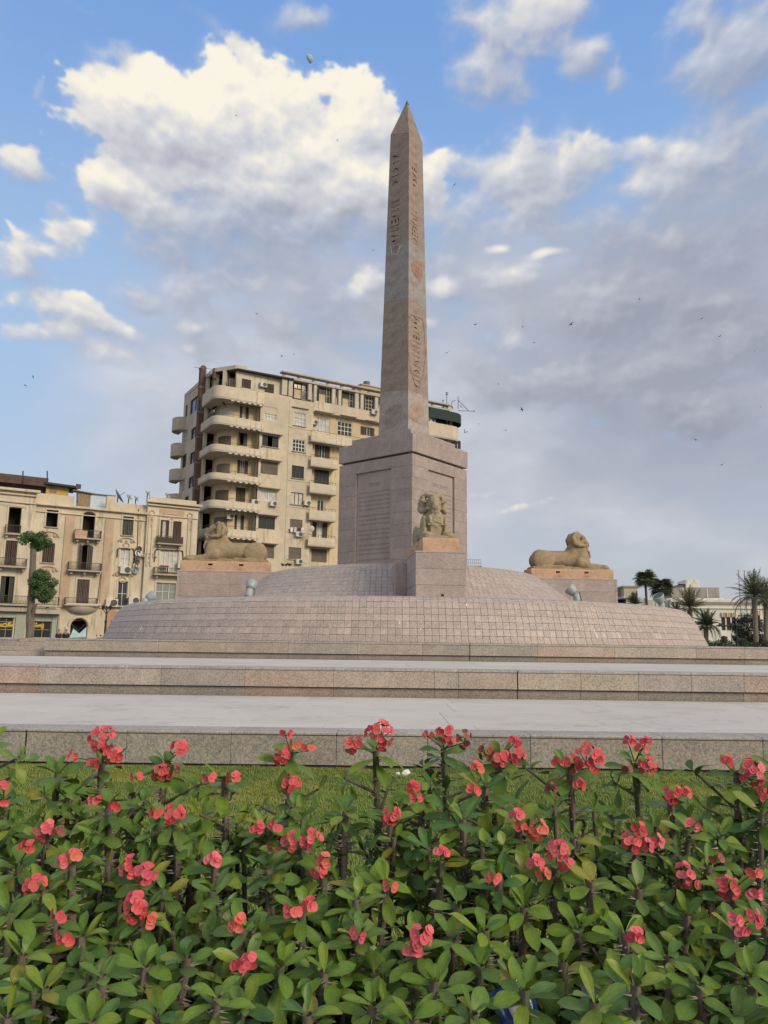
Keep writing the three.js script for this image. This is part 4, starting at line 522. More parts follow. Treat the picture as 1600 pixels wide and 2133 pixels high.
// ---- the tall apartment block
{
  const c = atZ(428, 1335, -90), root = thing('apartment_building', 'tall cream apartment block with rounded corner balconies behind the left side of the pedestal', 'apartment building', [c.x, 0.5, c.z], THETA);
  const F = facade(root, V3(1, 0, 0), V3(0, 1, 0), V3(0, 0, 1), V3(0, 0, 0)), Lf = facade(root, V3(0, 0, 1), V3(0, 1, 0), V3(-1, 0, 0), V3(0, 0, 0));
  const Z = (x, y) => [340 + x / 4.2105, 740 + y / 4.2105], ZR = (a, b, c2, d) => [...Z(a, b), ...Z(c2, d)], Q = (x, y) => [560 + x / 3.6364, 740 + y / 3.6364], QR = (a, b, c2, d) => [...Q(a, b), ...Q(c2, d)];
  const X = (px, py = 1000, z = 0) => F.hit(px, py, z)[0], Yv = (px, py, z = 0) => F.hit(px, py, z)[1];
  const xA = X(537), xB = X(602), xC = X(649), xEnd = X(962, 920), top = Yv(610, 826), topB = Yv(554, 820), roof = Yv(505, 770), colTop = Yv(640, 789), colTop2 = Yv(640, 798);
  const W0 = -0.35;
  mesh('core', box(xEnd - 3.2, top - 1, 16, (xEnd + 1.2) / 2 + 0.6, (top - 1) / 2, -10.2), BM.room, root);
  // zone B, C and D openings in the flush wall
  const wB = [[888, 455, 1000, 570, 'white', {}], [868, 705, 1012, 805, 'ajar', { hood: 1, sill: 1 }], [855, 935, 1005, 1045, 'roller', { hood: 1 }], [848, 1180, 995, 1280, 'white', { cols: 2, rows: 1, hood: 1 }], [835, 1415, 980, 1525, 'dark', { hood: 1 }], [880, 1665, 972, 1780, 'roller', { hood: 1 }]];
  const wC = [[1145, 505, 1250, 620, 'white', {}], [1135, 740, 1245, 845, 'white', { pane: BM.glass }], [1128, 970, 1235, 1080, 'dark', { cols: 3 }], [1120, 1205, 1228, 1310, 'dark', { cols: 3, pane: BM.curtain }], [1112, 1440, 1220, 1530, 'roller', {}], [1100, 1685, 1210, 1790, 'roller', {}]];
  const wD = [[1335, 550, 1465, 680, 'white', { cols: 4, rows: 1 }], [1330, 775, 1462, 900, 'half', { pane: BM.glass }], [1325, 1005, 1455, 1135, 'dark', { cols: 4, frame: BM.green }], [1350, 1270, 1410, 1372, 'white', { cols: 2, rows: 1, pane: BM.glass }], [1308, 1465, 1440, 1605, 'half', { frame: BM.white }], [1300, 1700, 1435, 1815, 'roller', {}]];
  const sideB = [[835, 700, 853, 785], [822, 930, 840, 1025], [812, 1172, 832, 1275], [800, 1410, 820, 1510]];
  const rB = wB.map((w) => F.rect(ZR(w[0], w[1], w[2], w[3]))), rC = wC.map((w) => F.rect(ZR(w[0], w[1], w[2], w[3]))), sB = sideB.map((w) => F.rect(ZR(...w)));
  mesh('wall', wallWith(R4(xA, 0, xC, topB), [...rB, ...rC, ...sB].filter((r) => r[1] > 0.2).map((r) => hole(r)), 0.4), BM.cream, root);
  rB.forEach((r, i) => win(F, r, wB[i][4], 0, wB[i][5])); rC.forEach((r, i) => win(F, r, wC[i][4], 0, { sill: 1, ...wC[i][5] })); sB.forEach((r) => win(F, r, 'dark', 0, { cols: 1, pane: BM.brown }));
  // zone D: balcony bay set back a little, and the rest of the front behind the pedestal
  const zD = -0.7, rD = wD.map((w) => F.rect(ZR(w[0], w[1], w[2], w[3]), zD)), wE = [[520, 505, 630, 610, 'white'], [695, 545, 800, 610, 'half']], rE = wE.map((w) => F.rect(QR(w[0], w[1], w[2], w[3]), zD));
  const floorsD = [[1297, 700, 1600, 765], [1295, 905, 1520, 975], [1285, 1130, 1508, 1205], [1280, 1365, 1505, 1440], [1270, 1600, 1500, 1668]].map((w) => F.rect(ZR(...w), 0.55));
  const dx = rD[0][2] + 1.8, extra = []; for (let k = 0; k < 6; k++) for (let j = 0; j < 6; j++) if (k > 0 || dx + j * 3.6 > rE[1][2] + 0.5) extra.push([dx + j * 3.6, rC[k][1] - 0.2, dx + j * 3.6 + 1.5, rC[k][3] + 0.2]);
  const xe2 = xEnd - 2.2;
  mesh('wall', wallWith(R4(xC + 0.002, 0, xe2, top - 0.3), [...rD, ...rE, ...extra.filter((r) => r[2] < xe2 - 0.3)].map((r) => hole(r)), 0.3).translate(0, 0, zD), BM.yellow, root);
  rD.forEach((r, i) => win(F, r, wD[i][4], zD, wD[i][5])); rE.forEach((r, i) => win(F, r, wE[i][4], zD, { pane: BM.glass })); extra.filter((r) => r[2] < xe2 - 0.3).forEach((r) => win(F, r, 'shutter', zD));
  floorsD.forEach((r, i) => { const b = part('balcony', root), x1 = i === 0 ? xe2 - 1 : r[2] + 0.1, w = x1 - r[0]; b.position.set(r[0] + w / 2, r[1], 0); mesh('slab', cbox(w + 0.1, 0.2, 1.4, 0.03, 0, -0.1, -0.05), BM.slab, b); mesh('parapet', cbox(w, r[3] - r[1], 0.14, 0.03, 0, (r[3] - r[1]) / 2, 0.52), BM.cream2, b); mesh('handrail', merge([box(w, 0.04, 0.04, 0, r[3] - r[1] + 0.32, 0.52), ...Array.from({ length: 9 }, (_, q) => box(0.03, 0.34, 0.03, -w / 2 + w * q / 8, r[3] - r[1] + 0.16, 0.52))]), BM.iron, b); });
  // upper wall of C and D with shallow eyebrows, and the band under the colonnade
  mesh('wall', box(xe2 - xC - 0.01, top - rD[0][3] - 0.5, 0.7, (xC + xe2) / 2, (top + rD[0][3] + 0.5) / 2, -0.36), BM.cream, root);
  for (const [a, b, y] of [[1130, 1275, 452], [1330, 1490, 488]]) { const r = F.rect(ZR(a, y - 8, b, y + 12)); const m = mesh('eyebrow', cbox(r[2] - r[0], 0.1, 0.3, 0.02, 0, 0, 0.12), BM.slab, root); F.put(m, (r[0] + r[2]) / 2, r[1], 0); }
  for (const [a, b, y] of [[540, 665, 455], [730, 815, 490]]) { const r = F.rect(QR(a, y - 5, b, y + 8)); const m = mesh('eyebrow', cbox(r[2] - r[0], 0.1, 0.3, 0.02, 0, 0, 0.12), BM.slab, root); F.put(m, (r[0] + r[2]) / 2, r[1], 0); }
  for (let k = 0; k < 6; k++) mesh('string_course', cbox(xC - xB + 0.1, 0.09, 0.07, 0.01, (xB + xC) / 2 - 0.1, rC[k][1] - 0.35, 0.02), BM.cream2, root);
  mesh('pilaster_joint', box(0.05, topB - 0.5, 0.05, xB - 0.25, topB / 2, 0.01), BM.slab, root);
  // zone A: recessed yellow wall with a rounded corner, and the wrapping balconies
  const rc = 1.15, arcP = (cx, cz, r, a0, a1, n = 8) => Array.from({ length: n + 1 }, (_, i) => { const a = a0 + (a1 - a0) * i / n; return [cx + r * Math.cos(a), cz + r * Math.sin(a)]; });
  const planExtr = (pts, h) => { const s = shapeOf(pts.map(([x, z]) => [x, -z])); return tri(new THREE.ExtrudeGeometry(s, { depth: h, bevelEnabled: false }).rotateX(-PI / 2)); };   // plan (x, z) raised by h
  const zW = -1.3, wA = [[672, 440, 752, 555, 'half', { pane: BM.curtain }], [662, 680, 740, 795, 'open', { mat: BM.green }], [650, 920, 745, 1040, 'half', { pane: BM.glass }], [637, 1160, 722, 1285, 'shutter', {}], [625, 1400, 710, 1530, 'half', { pane: BM.curtain }]], rA = wA.map((w) => F.rect(ZR(w[0], w[1], w[2], w[3]), zW));
  mesh('loggia_wall', wallWith(R4(3.1, 0, xA + 0.3, topB - 1), rA.map((r) => hole(r)), 0.3).translate(0, 0, zW), BM.yellow, root); rA.forEach((r, i) => win(F, r, wA[i][4], zW, wA[i][5]));
  mesh('loggia_wall', planExtr([[1.3, -4.8], ...arcP(3.1, zW - 1.8, 1.8, PI, PI / 2), [3.11, zW], [3.11, zW - 0.28], ...arcP(3.1, zW - 1.8, 1.52, PI / 2, PI), [1.58, -4.8]], topB - 1), BM.yellow, root);
  mesh('loggia_cheek', box(0.3, topB - 0.1, 1.3, xA + 0.15, topB / 2, -0.652), BM.cream, root);
  const tops = [[473, 804], [473, 867], [473, 926.5], [473, 986], [473, 1043], [473, 1101], [473, 1158]].map(([a, b]) => F.hit(a, b, 0.5)[1]), bots = [[473, 831], [473, 885], [473, 942], [473, 1000], [473, 1059.5], [473, 1119], [473, 1176]].map(([a, b]) => F.hit(a, b, 0.5)[1]);
  const outer = (e) => [[-0.5 + e, -4.6], ...arcP(-0.5 + e + (rc - e) + 0.0, 0.5 - e - (rc - e), rc - e, PI, PI / 2), [xA + 0.25 - e * 0, 0.5 - e]];
  tops.forEach((vt, i) => {
    const vb = bots[i]; if (vt < 1) return; const b = part('corner_balcony', root); b.position.y = vb;
    mesh('slab', planExtr([...outer(0.02), [xA + 0.25, zW + 0.02], [3.1, zW + 0.02], [1.28, zW - 1.8], [1.28, -4.6]], 0.2), BM.slab, b);
    const o1 = outer(0), o2 = outer(0.14).reverse(); const p = mesh('parapet', planExtr([...o1, ...o2], vt - vb - 0.2), BM.cream2, b); p.position.y = 0.2;
    const rail = []; const ol = outer(0.07); for (let q = 0; q + 1 < ol.length; q++) rail.push(bar(V3(ol[q][0], vt - vb + 0.35, ol[q][1]), V3(ol[q + 1][0], vt - vb + 0.35, ol[q + 1][1]), 0.022)); for (let q = 1; q < ol.length; q += 2) rail.push(bar(V3(ol[q][0], vt - vb, ol[q][1]), V3(ol[q][0], vt - vb + 0.35, ol[q][1]), 0.018)); if (i) mesh('handrail', tri(merge(rail)), BM.iron, b);
    for (let q = 0; q < 6; q++) mesh('soffit_block', box((xA - 1.2) / 12, 0.12, 0.2, 1.4 + (xA - 1.2) * (q + 0.5) / 6, -0.06, 0.36), BM.white, b);
    const cw = mesh('corner_window', planExtr([...arcP(3.1, zW - 1.8, 1.84, PI * 0.97, PI * 0.62, 6), ...arcP(3.1, zW - 1.8, 1.8, PI * 0.62, PI * 0.97, 6)], 1.95), i === 1 ? BM.curtain : i % 2 ? BM.roller : BM.brown2, b); cw.position.y = vt - vb - 0.25; if (i === 0) cw.position.y += 0.2;
  });
  // top storey over the corner: set back, under a dark thin roof
  { const z = -0.5, wT = [[585, 205, 655, 275], [690, 210, 770, 290], [890, 250, 972, 330]], rT = wT.map((w) => F.rect(ZR(...w), z)); const tb = bots[0], e = xB + 0.1;
    mesh('top_wall', wallWith(R4(2.4, tb, e, roof - 0.1), rT.map((r) => hole(r)), 0.3).translate(0, 0, z), BM.pale, root); rT.forEach((r) => win(F, r, 'shutter', z)); mesh('top_wall', box(0.3, roof - tb - 0.1, 9, 0.9, (roof + tb) / 2 - 0.05, -7.5), BM.pale, root); mesh('top_wall', box(2.2, roof - tb - 0.1, 0.3, 0, 0, 0).rotateY(0.93).translate(1.65, (roof + tb) / 2 - 0.05, -1.9), BM.pale, root);
    mesh('parapet_band', box(e - xA - 0.3, topB - tops[0] + (tops[0] - bots[0]) + 1.0, 0.3, (xA + e) / 2 + 0.15, (topB + bots[0]) / 2 - 0.3, -0.2), BM.cream, root);
    mesh('roof', planExtr([[0.4, -12], [0.4, -3], [2.4, 0.1], [e, 0.35], [e, -12]], 0.16).translate(0, roof - 0.1, 0), BM.roofdark, root); mesh('roof_edge', planExtr([[0.2, -5.5], [0.2, -3.0], [2.2, -0.3], [3.6, 0.0], [3.6, -5.5]], 0.5).translate(0, roof + 0.06, 0), BM.pale, root);
    const ch = part('chimney', root), cp = F.hit(448, 768, -3); ch.position.set(cp[0], cp[1] - 0.7, -3); mesh('stack', cbox(0.45, 1.4, 0.45, 0.03), BM.duct, ch); }
  // colonnade with a double beam over zones C and D
  { const z = 0.05, xs = [[100, 143], [150, 185], [300, 330], [343, 368], [482, 510], [530, 555], [656, 686], [698, 724]]; const y0 = top; for (const [a, b] of xs) { const u0 = F.hit(...Q(a, 260), z)[0], u1 = F.hit(...Q(b, 260), z)[0]; mesh('column', cbox(u1 - u0 - 0.05, colTop2 - y0, 0.5, 0.03, (u0 + u1) / 2, (colTop2 + y0) / 2, -0.25), BM.pale, root); }
    for (let x = F.hit(...Q(724, 260), z)[0] + 2; x < xe2 - 1; x += 2.4) mesh('column', cbox(0.5, colTop2 - y0, 0.5, 0.03, x, (colTop2 + y0) / 2, -0.25), BM.pale, root);
    const xl = F.hit(...Q(95, 180), z)[0]; mesh('beam', cbox(xe2 - xl, 0.28, 0.7, 0.03, (xe2 + xl) / 2, colTop2 + 0.14, -0.2), BM.slab, root); mesh('beam', cbox(xe2 - xl, 0.2, 0.9, 0.03, (xe2 + xl) / 2, colTop + 0.25, -0.1), BM.slab, root); for (let x = xl + 0.5; x < xe2; x += 2.1) mesh('beam_block', box(0.35, 0.4, 0.4, x, (colTop + colTop2) / 2 + 0.15, -0.3), BM.pale, root);
    for (const [r, k] of [[QR(187, 195, 300, 335), 0], [QR(375, 230, 482, 365), 0], [QR(553, 265, 655, 395), 0], [QR(727, 300, 825, 425), 1]]) { const q = F.rect(r, -0.6), w = q[2] - q[0], h = colTop2 - y0 - 0.02, yb = y0; const half = [q[0], yb, q[0] + w * 0.52, yb + h * 0.62], hi = [q[0], yb + h * 0.62, q[0] + w * 0.52, yb + h], dk = [q[0] + w * 0.54, yb, q[2], yb + h]; if (k) win(F, [q[0], yb, q[2], yb + h], 'dark', -0.4, { cols: 4, rows: 4, frame: BM.pale }); else { win(F, half, 'dark', -0.4, { cols: 1, pane: BM.tanglass }); win(F, hi, 'dark', -0.4, { cols: 2 }); win(F, dk, 'dark', -0.4, { cols: 2, rows: 2, frame: BM.pale }); } }
    mesh('top_wall', box(xe2 - xB, colTop - top, 0.3, (xB + xe2) / 2, (colTop + top) / 2, -1.4), BM.pale, root); mesh('flat_roof', box(xe2 - xB, 0.2, 12, (xB + xe2) / 2, colTop, -7), BM.slab, root);
    const h = F.rect(QR(700, 238, 830, 290), -6), hu = part('roof_hut', root); mesh('hut_wall', box(h[2] - h[0] + 3, h[3] - colTop + 0.1, 4, (h[0] + h[2]) / 2 + 1.5, (h[3] + colTop) / 2, -8), M('plaster', [0.5, 0.36, 0.18], 0.9), hu); mesh('hut_roof', cbox(h[2] - h[0] + 3.4, 0.15, 4.4, 0.03, (h[0] + h[2]) / 2 + 1.5, h[3] + 0.1, -8), BM.slab, hu); mesh('water_tank', tri(new THREE.CylinderGeometry(0.5, 0.5, 0.9, 14).translate((h[0] + h[2]) / 2, h[3] + 0.55, -7)), M('noise', [0.12, 0.12, 0.13], 0.6), hu); }
  // right end with rounded balconies and a green awning
  { const zE = -0.2, pw = F.rect(QR(1215, 375, 1460, 470), zE), aw = F.rect(QR(1218, 425, 1470, 500), 0.6), pb = F.rect(QR(1215, 525, 1470, 632), 0.5), lw = F.rect(QR(1255, 615, 1445, 705), zE), xr = xEnd, R2 = 2.0;
    const out = (e) => [[xe2 - 9, 0.5 - e], ...arcP(xr - R2, 0.5 - R2, R2 - e, PI / 2, 0), [xr - e, -5]], y4 = [pb];
    mesh('end_wall', planExtr([[xe2 - 0.05, -0.21], [xr - 2.2, -0.21], ...arcP(xr - 2.4, -1.9, 1.7, PI / 2, 0), [xr - 0.7, -12], [xe2 - 0.05, -12]], pw[3]), BM.pale, root);
    const step = rC[0][1] - rC[1][1]; for (let i = 0; i < 6; i++) { const vb = pb[1] - i * step, vt = pb[3] - i * step; if (vb < 2) break; const b = part('end_balcony', root); b.position.y = vb; mesh('slab', planExtr([...out(0.02), [xr - 0.72, -5], [xr - 0.72, -2], [xr - 2.3, -0.2], [xe2 - 9, -0.2]], 0.2), BM.slab, b); const p = mesh('parapet', planExtr([...out(0), ...out(0.14).reverse()], vt - vb - 0.2), BM.cream2, b); p.position.y = 0.2; }
    const dkr = [F.hit(...Q(1225, 520), zE)[0], pb[3] - 0.2, F.hit(...Q(1340, 520), zE)[0], aw[3] - 0.3]; win(F, dkr, 'dark', 0.06, { cols: 3 }); win(F, [dkr[2] + 0.6, dkr[1], Math.min(dkr[2] + 2.4, xr - 2.3), dkr[3]], 'dark', 0.06, { cols: 2 });
    for (const [a, b] of [[1395, 1420], [1425, 1447]]) win(F, F.rect(QR(a, 650, b, 712), zE), 'dark', 0.1, { cols: 1, frame: BM.brown });
    const a = part('awning', root), al = F.hit(...Q(1216, 440), 0.8)[0]; mesh('cloth', planExtr([[al, 0.9], ...arcP(xr - R2, 0.5 - R2, R2 + 0.4, PI / 2, 0), [xr + 0.4, -4], [xr - 0.7, -4], [xr - 0.9, -1.9], [xr - 2.3, -0.2], [al, -0.2]], 0.1).translate(0, aw[3] - 0.1, 0), BM.awning, a); mesh('valance', planExtr([[al, 0.92], ...arcP(xr - R2, 0.5 - R2, R2 + 0.42, PI / 2, 0), [xr + 0.42, -4], [xr + 0.38, -4], ...arcP(xr - R2, 0.5 - R2, R2 + 0.38, 0, PI / 2), [al, 0.88]], aw[3] - aw[1] - 0.15).translate(0, aw[1] + 0.05, 0), BM.awning, a);
    aircon(F, ...Q(1228, 497), 0); mesh('cap', planExtr([[xe2 - 0.1, -0.1], [xr - 2.2, -0.1], ...arcP(xr - 2.4, -1.9, 1.82, PI / 2, 0), [xr - 0.58, -12], [xe2 - 0.1, -12]], 0.18).translate(0, pw[3], 0), BM.slab, root);
    const an = (px0, py0, px1, py1) => { const p0 = F.hit(px0, py0, -2), p1 = F.hit(px1, py1, -2); return bar(V3(p0[0], p0[1], -2), V3(p1[0], p1[1], -2), 0.045, 0.045, 5); }; const q = (x, y) => Q(x, y);
    const ant = (nm, segs) => { const g = segs.map((s) => an(...q(s[0], s[1]), ...q(s[2], s[3]))); mesh('antenna', tri(merge(g)), BM.iron, root); };
    ant(0, [[1348, 390, 1348, 285], [1338, 282, 1360, 282], [1340, 292, 1358, 300], [1340, 300, 1356, 290]]); ant(1, [[1320, 380, 1320, 335], [1312, 345, 1328, 345]]); ant(2, [[1385, 380, 1388, 350], [1388, 350, 1412, 343]]); ant(3, [[1434, 405, 1434, 312], [1434, 340, 1510, 418], [1434, 420, 1560, 424], [1445, 380, 1465, 395], [1556, 418, 1558, 430]]); ant(4, [[1484, 590, 1482, 560], [1484, 585, 1508, 578]]);
  }
  // left side: flush walls, brown duct, balconies at the back corner
  const wl = [[365, 500, 400, 615, 'white'], [345, 725, 385, 855, 'slats'], [330, 960, 375, 1090, 'slats'], [320, 1195, 360, 1310, 'slats'], [303, 1430, 345, 1568, 'slats'], [374, 270, 396, 372, 'dark']], rl = wl.map((w) => Lf.rect(ZR(w[0], w[1], w[2], w[3])));
  const wl2 = [[240, 370, 318, 490, 'dark'], [196, 440, 212, 540, 'dark'], [184, 655, 215, 760, 'white'], [245, 632, 300, 725, 'dark'], [170, 872, 200, 985, 'slats'], [235, 850, 283, 945, 'dark'], [160, 1085, 190, 1200, 'white'], [222, 1065, 270, 1160, 'dark'], [190, 1240, 222, 1290, 'dark']], rl2 = wl2.map((w) => Lf.rect(ZR(w[0], w[1], w[2], w[3])));
  const uD = Lf.hit(...Z(340, 700))[0], uB = Lf.hit(...Z(172, 620))[0], topS = Lf.hit(...Z(400, 250))[1];
  Lf.put(mesh('side_wall', wallWith(R4(uB, 0, -4.55, roof - 0.3), [...rl, ...rl2].filter((r) => r[0] > uB && r[2] < -4.56).map((r) => hole(r)), 0.35), BM.side, root), 0, 0, 0);
  [...rl, ...rl2].forEach((r, i) => { if (r[0] > uB && r[2] < -4.56) win(Lf, r, (wl[i] ?? wl2[i - wl.length])[4], 0, { pane: BM.glass }); });
  { const d = part('duct', root), h = roof + 1.1; mesh('shaft', cbox(0.7, h, 0.8, 0.05, -0.36, h / 2, uD), BM.duct, d); for (let k = 0; k < 9; k++) mesh('band', cbox(0.78, 0.25, 0.88, 0.02, -0.36, h - 2.5 - k * 3.3, uD), M('noise', [0.2, 0.16, 0.14], 0.8), d); mesh('hood', tri(new THREE.CylinderGeometry(0.42, 0.42, 0.8, 14, 1, false, 0, PI).rotateX(PI / 2).rotateZ(PI / 2).translate(-0.36, h, uD)), BM.duct, d); }
  for (const [x, y0, y1] of [[135, 575, 700], [125, 790, 915], [110, 1005, 1120], [90, 1215, 1330]]) { const vt = Lf.hit(...Z(160, y0))[1], vb = Lf.hit(...Z(160, y1 - 20))[1], b = part('back_balcony', root); b.position.set(0, vb, uB); mesh('slab', planExtr([[0, 1.4], ...arcP(0, -0.2, 1.6, PI / 2, PI * 1.5).map(([x, z]) => [x * 0.85, z]), [0, -1.8]], 0.2), BM.side, b); const p = mesh('parapet', planExtr([...arcP(0, -0.2, 1.6, PI / 2, PI * 1.5, 14).map(([x, z]) => [x * 0.85, z]), ...arcP(0, -0.2, 1.46, PI * 1.5, PI / 2, 14).map(([x, z]) => [x * 0.85, z])], vt - vb - 0.2), BM.side, b); p.position.y = 0.2; }
  mesh('back_wall', box(12, roof - 0.5, 0.3, 6.05, roof / 2 - 0.25, uB + 0.15), BM.side, root);
  mesh('roof_parapet', box(0.3, 0.5, -uB - 3.2, 0.14, roof - 0.2 + 0.25, (uB - 3.2) / 2), BM.side, root);
  const an1 = Lf.hit(...Z(365, 160), 0); mesh('antenna', tri(merge([bar(V3(-0.1, roof, -4.6), V3(-0.1, an1[1], -4.6), 0.04), bar(V3(-1.6, an1[1] + 0.3, -5), V3(0.8, an1[1] + 0.3, -4.4), 0.035)])), BM.metal, root);
  for (const p of [[583, 1418], [797, 1292], [960, 1305]]) aircon(F, ...Z(...p), p[0] < 600 ? -1.25 : 0.02); for (const p of [[1256, 1300], [1183, 1572], [1185, 1812]]) aircon(F, ...Z(...p), 0.02); aircon(F, ...Z(1320, 592), zD + 0.02); aircon(F, ...Z(872, 264), -0.48); aircon(F, ...Q(793, 435), 0.02);
  mesh('wall_lettering', (() => { const g = [], R = rand(8); for (let i = 0; i < 12; i++) { const p = F.hit(...Z(1040 + i * 8, 1838 + (R() - 0.5) * 20)); g.push(box(0.16 + R() * 0.1, 0.1 + R() * 0.22, 0.012).rotateZ((R() - 0.5) * 1.4).translate(p[0], p[1], 0.008)); } return merge(g); })(), M(null, [0.015, 0.015, 0.015], 0.9), root);
  const di = Z(1252, 1520), dp = F.hit(...di), dish = part('satellite_dish', root); F.put(dish, dp[0], dp[1], 0.4); mesh('bowl', tri(new THREE.SphereGeometry(0.8, 16, 6, 0, PI * 2, 0, 0.5).rotateX(1.9).translate(0, 0, 0.6)), BM.ac, dish);
  const lj = F.rect(ZR(1115, 1515, 1215, 1555)), la = part('laundry', root); F.put(la, (lj[0] + lj[2]) / 2, (lj[1] + lj[3]) / 2, 0.35); for (let i = 0; i < 4; i++) mesh('cloth', box(0.35, 0.55 + 0.1 * (i % 2), 0.02, -0.75 + i * 0.48, 0, 0.03 * i), [BM.white, BM.curtain, BM.roofdark, BM.white][i], la);
  renameKids(root);
}
// ---- the old four storey house on the left
{
  const c = atZ(397, 1335, -86.5), root = thing('old_house', 'old four storey cream house with iron balconies and an arched entrance at the left', 'house', [c.x, 0.5, c.z], THETA);
  const F = facade(root, V3(1, 0, 0), V3(0, 1, 0), V3(0, 0, 1), V3(0, 0, 0)), Z = (x, y) => [x / 3.8095, 960 + y / 3.81], ZR = (a, b, c2, d) => [...Z(a, b), ...Z(c2, d)];
  const X = (zx, zy, z = 0) => F.hit(...Z(zx, zy), z)[0], Yv = (zx, zy, z = 0) => F.hit(...Z(zx, zy), z)[1], P = 0.4;
  const x5 = X(1140, 800), x4 = X(820, 800), x3 = X(505, 800), x1 = X(245, 800), x0 = X(-420, 800), yMain = Yv(700, 372), yPav = Yv(1350, 335, P), yLeft = Yv(100, 225, P), yShop = Yv(100, 1150);
  mesh('core', box(-x0 - 1.2, yMain - 0.6, 10, x0 / 2, (yMain - 0.6) / 2, -6.4), BM.room, root);
  const arch = (r, k = 0.3) => { const w = (r[2] - r[0]) / 2, cx = (r[0] + r[2]) / 2, h = w * (k > 0.9 ? 1 : 0.62), y = r[3] - h; const pts = [[r[0], r[1]], [r[2], r[1]]]; for (let i = 0; i <= 10; i++) { const a = i * PI / 10; pts.push([cx + w * Math.cos(a), y + h * Math.sin(a)]); } return pts; };
  // openings: zoom box, kind, options, face depth, arched
  const W = [
    [65, 368, 166, 570, 'hole', {}, P], [40, 632, 134, 832, 'shutter', {}, P], [0, 915, 110, 1130, 'ajar', { frame: BM.green }, P], [-160, 350, -70, 560, 'shutter', {}, P], [-190, 615, -90, 820, 'shutter', {}, P], [-220, 900, -120, 1120, 'shutter', { mat: BM.green }, P],
    [367, 390, 460, 525, 'hole', {}, 0], [336, 652, 432, 808, 'shutter', {}, 0], [330, 960, 425, 1100, 'shutter', { mat: BM.green }, 0],
    [655, 405, 752, 612, 'hole', {}, 0, 1], [630, 665, 733, 868, 'open', { mat: BM.brown2 }, 0, 1], [607, 940, 706, 1142, 'shutter', { mat: BM.brown2 }, 0],
    [972, 442, 1058, 592, 'shutter', { mat: BM.green }, 0], [952, 697, 1030, 838, 'white', { cols: 2, rows: 2 }, 0], [932, 955, 1010, 1152, 'dark', { cols: 2, rows: 2, frame: BM.white }, 0],
    [1272, 470, 1340, 622, 'half', { pane: BM.curtain }, P], [1370, 480, 1438, 625, 'shutter', {}, P], [1268, 712, 1415, 880, 'white', { cols: 4, rows: 1 }, P], [1237, 968, 1395, 1110, 'dark', { cols: 3, rows: 2, frame: BM.white, pane: M(null, [0.22, 0.25, 0.22], 0.3) }, P],
    [-10, 1212, 105, 1404, 'dark', { cols: 2, rows: 3, frame: M('noise', [0.3, 0.23, 0.08], 0.5) }, P], [272, 1215, 405, 1404, 'dark', { cols: 2, rows: 3, frame: M('noise', [0.3, 0.23, 0.08], 0.5) }, 0],
  ].map((w) => ({ r: F.rect(ZR(w[0], w[1], w[2], w[3]), w[6]), kind: w[4], o: w[5], z: w[6], a: w[7] }));
  const door = F.rect(ZR(557, 1252, 690, 1450), 0); door[1] = 0.02;
  const holesIn = (a, b, z) => W.filter((w) => w.z === z && w.r[0] > a && w.r[2] < b).map((w) => (w.a ? arch(w.r) : hole(w.r)));
  mesh('wall', wallWith(R4(x1 + 0.02, 0.0, x5 - 0.01, yMain), [...holesIn(x1, x5, 0), arch(door, 1)], 0.4), BM.cream, root);
  mesh('pavilion_wall', wallWith(R4(x5, 0, 0, yPav), holesIn(x5 - 0.5, 0.5, P), 0.8).translate(0, 0, P), BM.cream2, root); mesh('pavilion_wall', wallWith(R4(x0, 0, x1, yLeft), holesIn(x0, x1, P), 0.8).translate(0, 0, P), BM.cream2, root);
  W.forEach((w) => win(F, w.r, w.kind, w.z, { surround: !w.a && w.r[1] > yShop, sill: w.r[1] > yShop, ...w.o }));
  for (const w of W.filter((q) => q.a)) { const cx = (w.r[0] + w.r[2]) / 2, hw = (w.r[2] - w.r[0]) / 2; const m = mesh('arch_moulding', tri(new THREE.TorusGeometry(hw + 0.1, 0.09, 6, 20, PI).scale(1, 0.68, 1)), BM.cream2, root); m.position.set(cx, w.r[3] - hw * 0.62, 0.02); for (const s of [-1, 1]) mesh('jamb', box(0.2, w.r[3] - w.r[1] - hw * 0.62, 0.1, cx + s * (hw + 0.1), (w.r[1] + w.r[3] - hw * 0.62) / 2, 0.03), BM.cream2, root); }
  { const cx = (door[0] + door[2]) / 2, hw = (door[2] - door[0]) / 2; const m = mesh('arch_moulding', tri(new THREE.TorusGeometry(hw + 0.18, 0.16, 6, 24, PI)), BM.cream2, root); m.position.set(cx, door[3] - hw, 0.03); for (const s of [-1, 1]) mesh('door_pier', cbox(0.5, door[3] - hw, 0.14, 0.03, cx + s * (hw + 0.27), (door[3] - hw) / 2, 0.05), BM.cream2, root);
    const b = part('entrance_banner', root), y = door[1] + (door[3] - door[1]) * 0.33; b.position.set(cx, y, -0.1); const s = shapeOf([[-hw * 0.98, 0], [hw * 0.98, 0.06], [hw * 0.94, 1.15], [0.1, 0.45], [-hw * 0.62, 0.95]]); mesh('cloth', tri(new THREE.ExtrudeGeometry(s, { depth: 0.02, bevelEnabled: false })), M('noise', [0.42, 0.62, 0.66], 0.85), b); const k = mesh('portal_frame', tri(merge([bar(V3(-hw, 1.5, -0.2), V3(0, 0.7, -0.2), 0.05), bar(V3(hw, 1.6, -0.2), V3(0, 0.7, -0.2), 0.05), bar(V3(-hw * 0.7, 1.75, -0.2), V3(hw * 0.7, 1.8, -0.2), 0.05)])), BM.roofdark, b); }
  mesh('flat_roof', box(-x0 - 0.2, 0.25, 11, x0 / 2, yMain - 0.45, -5.95), BM.slab, root);
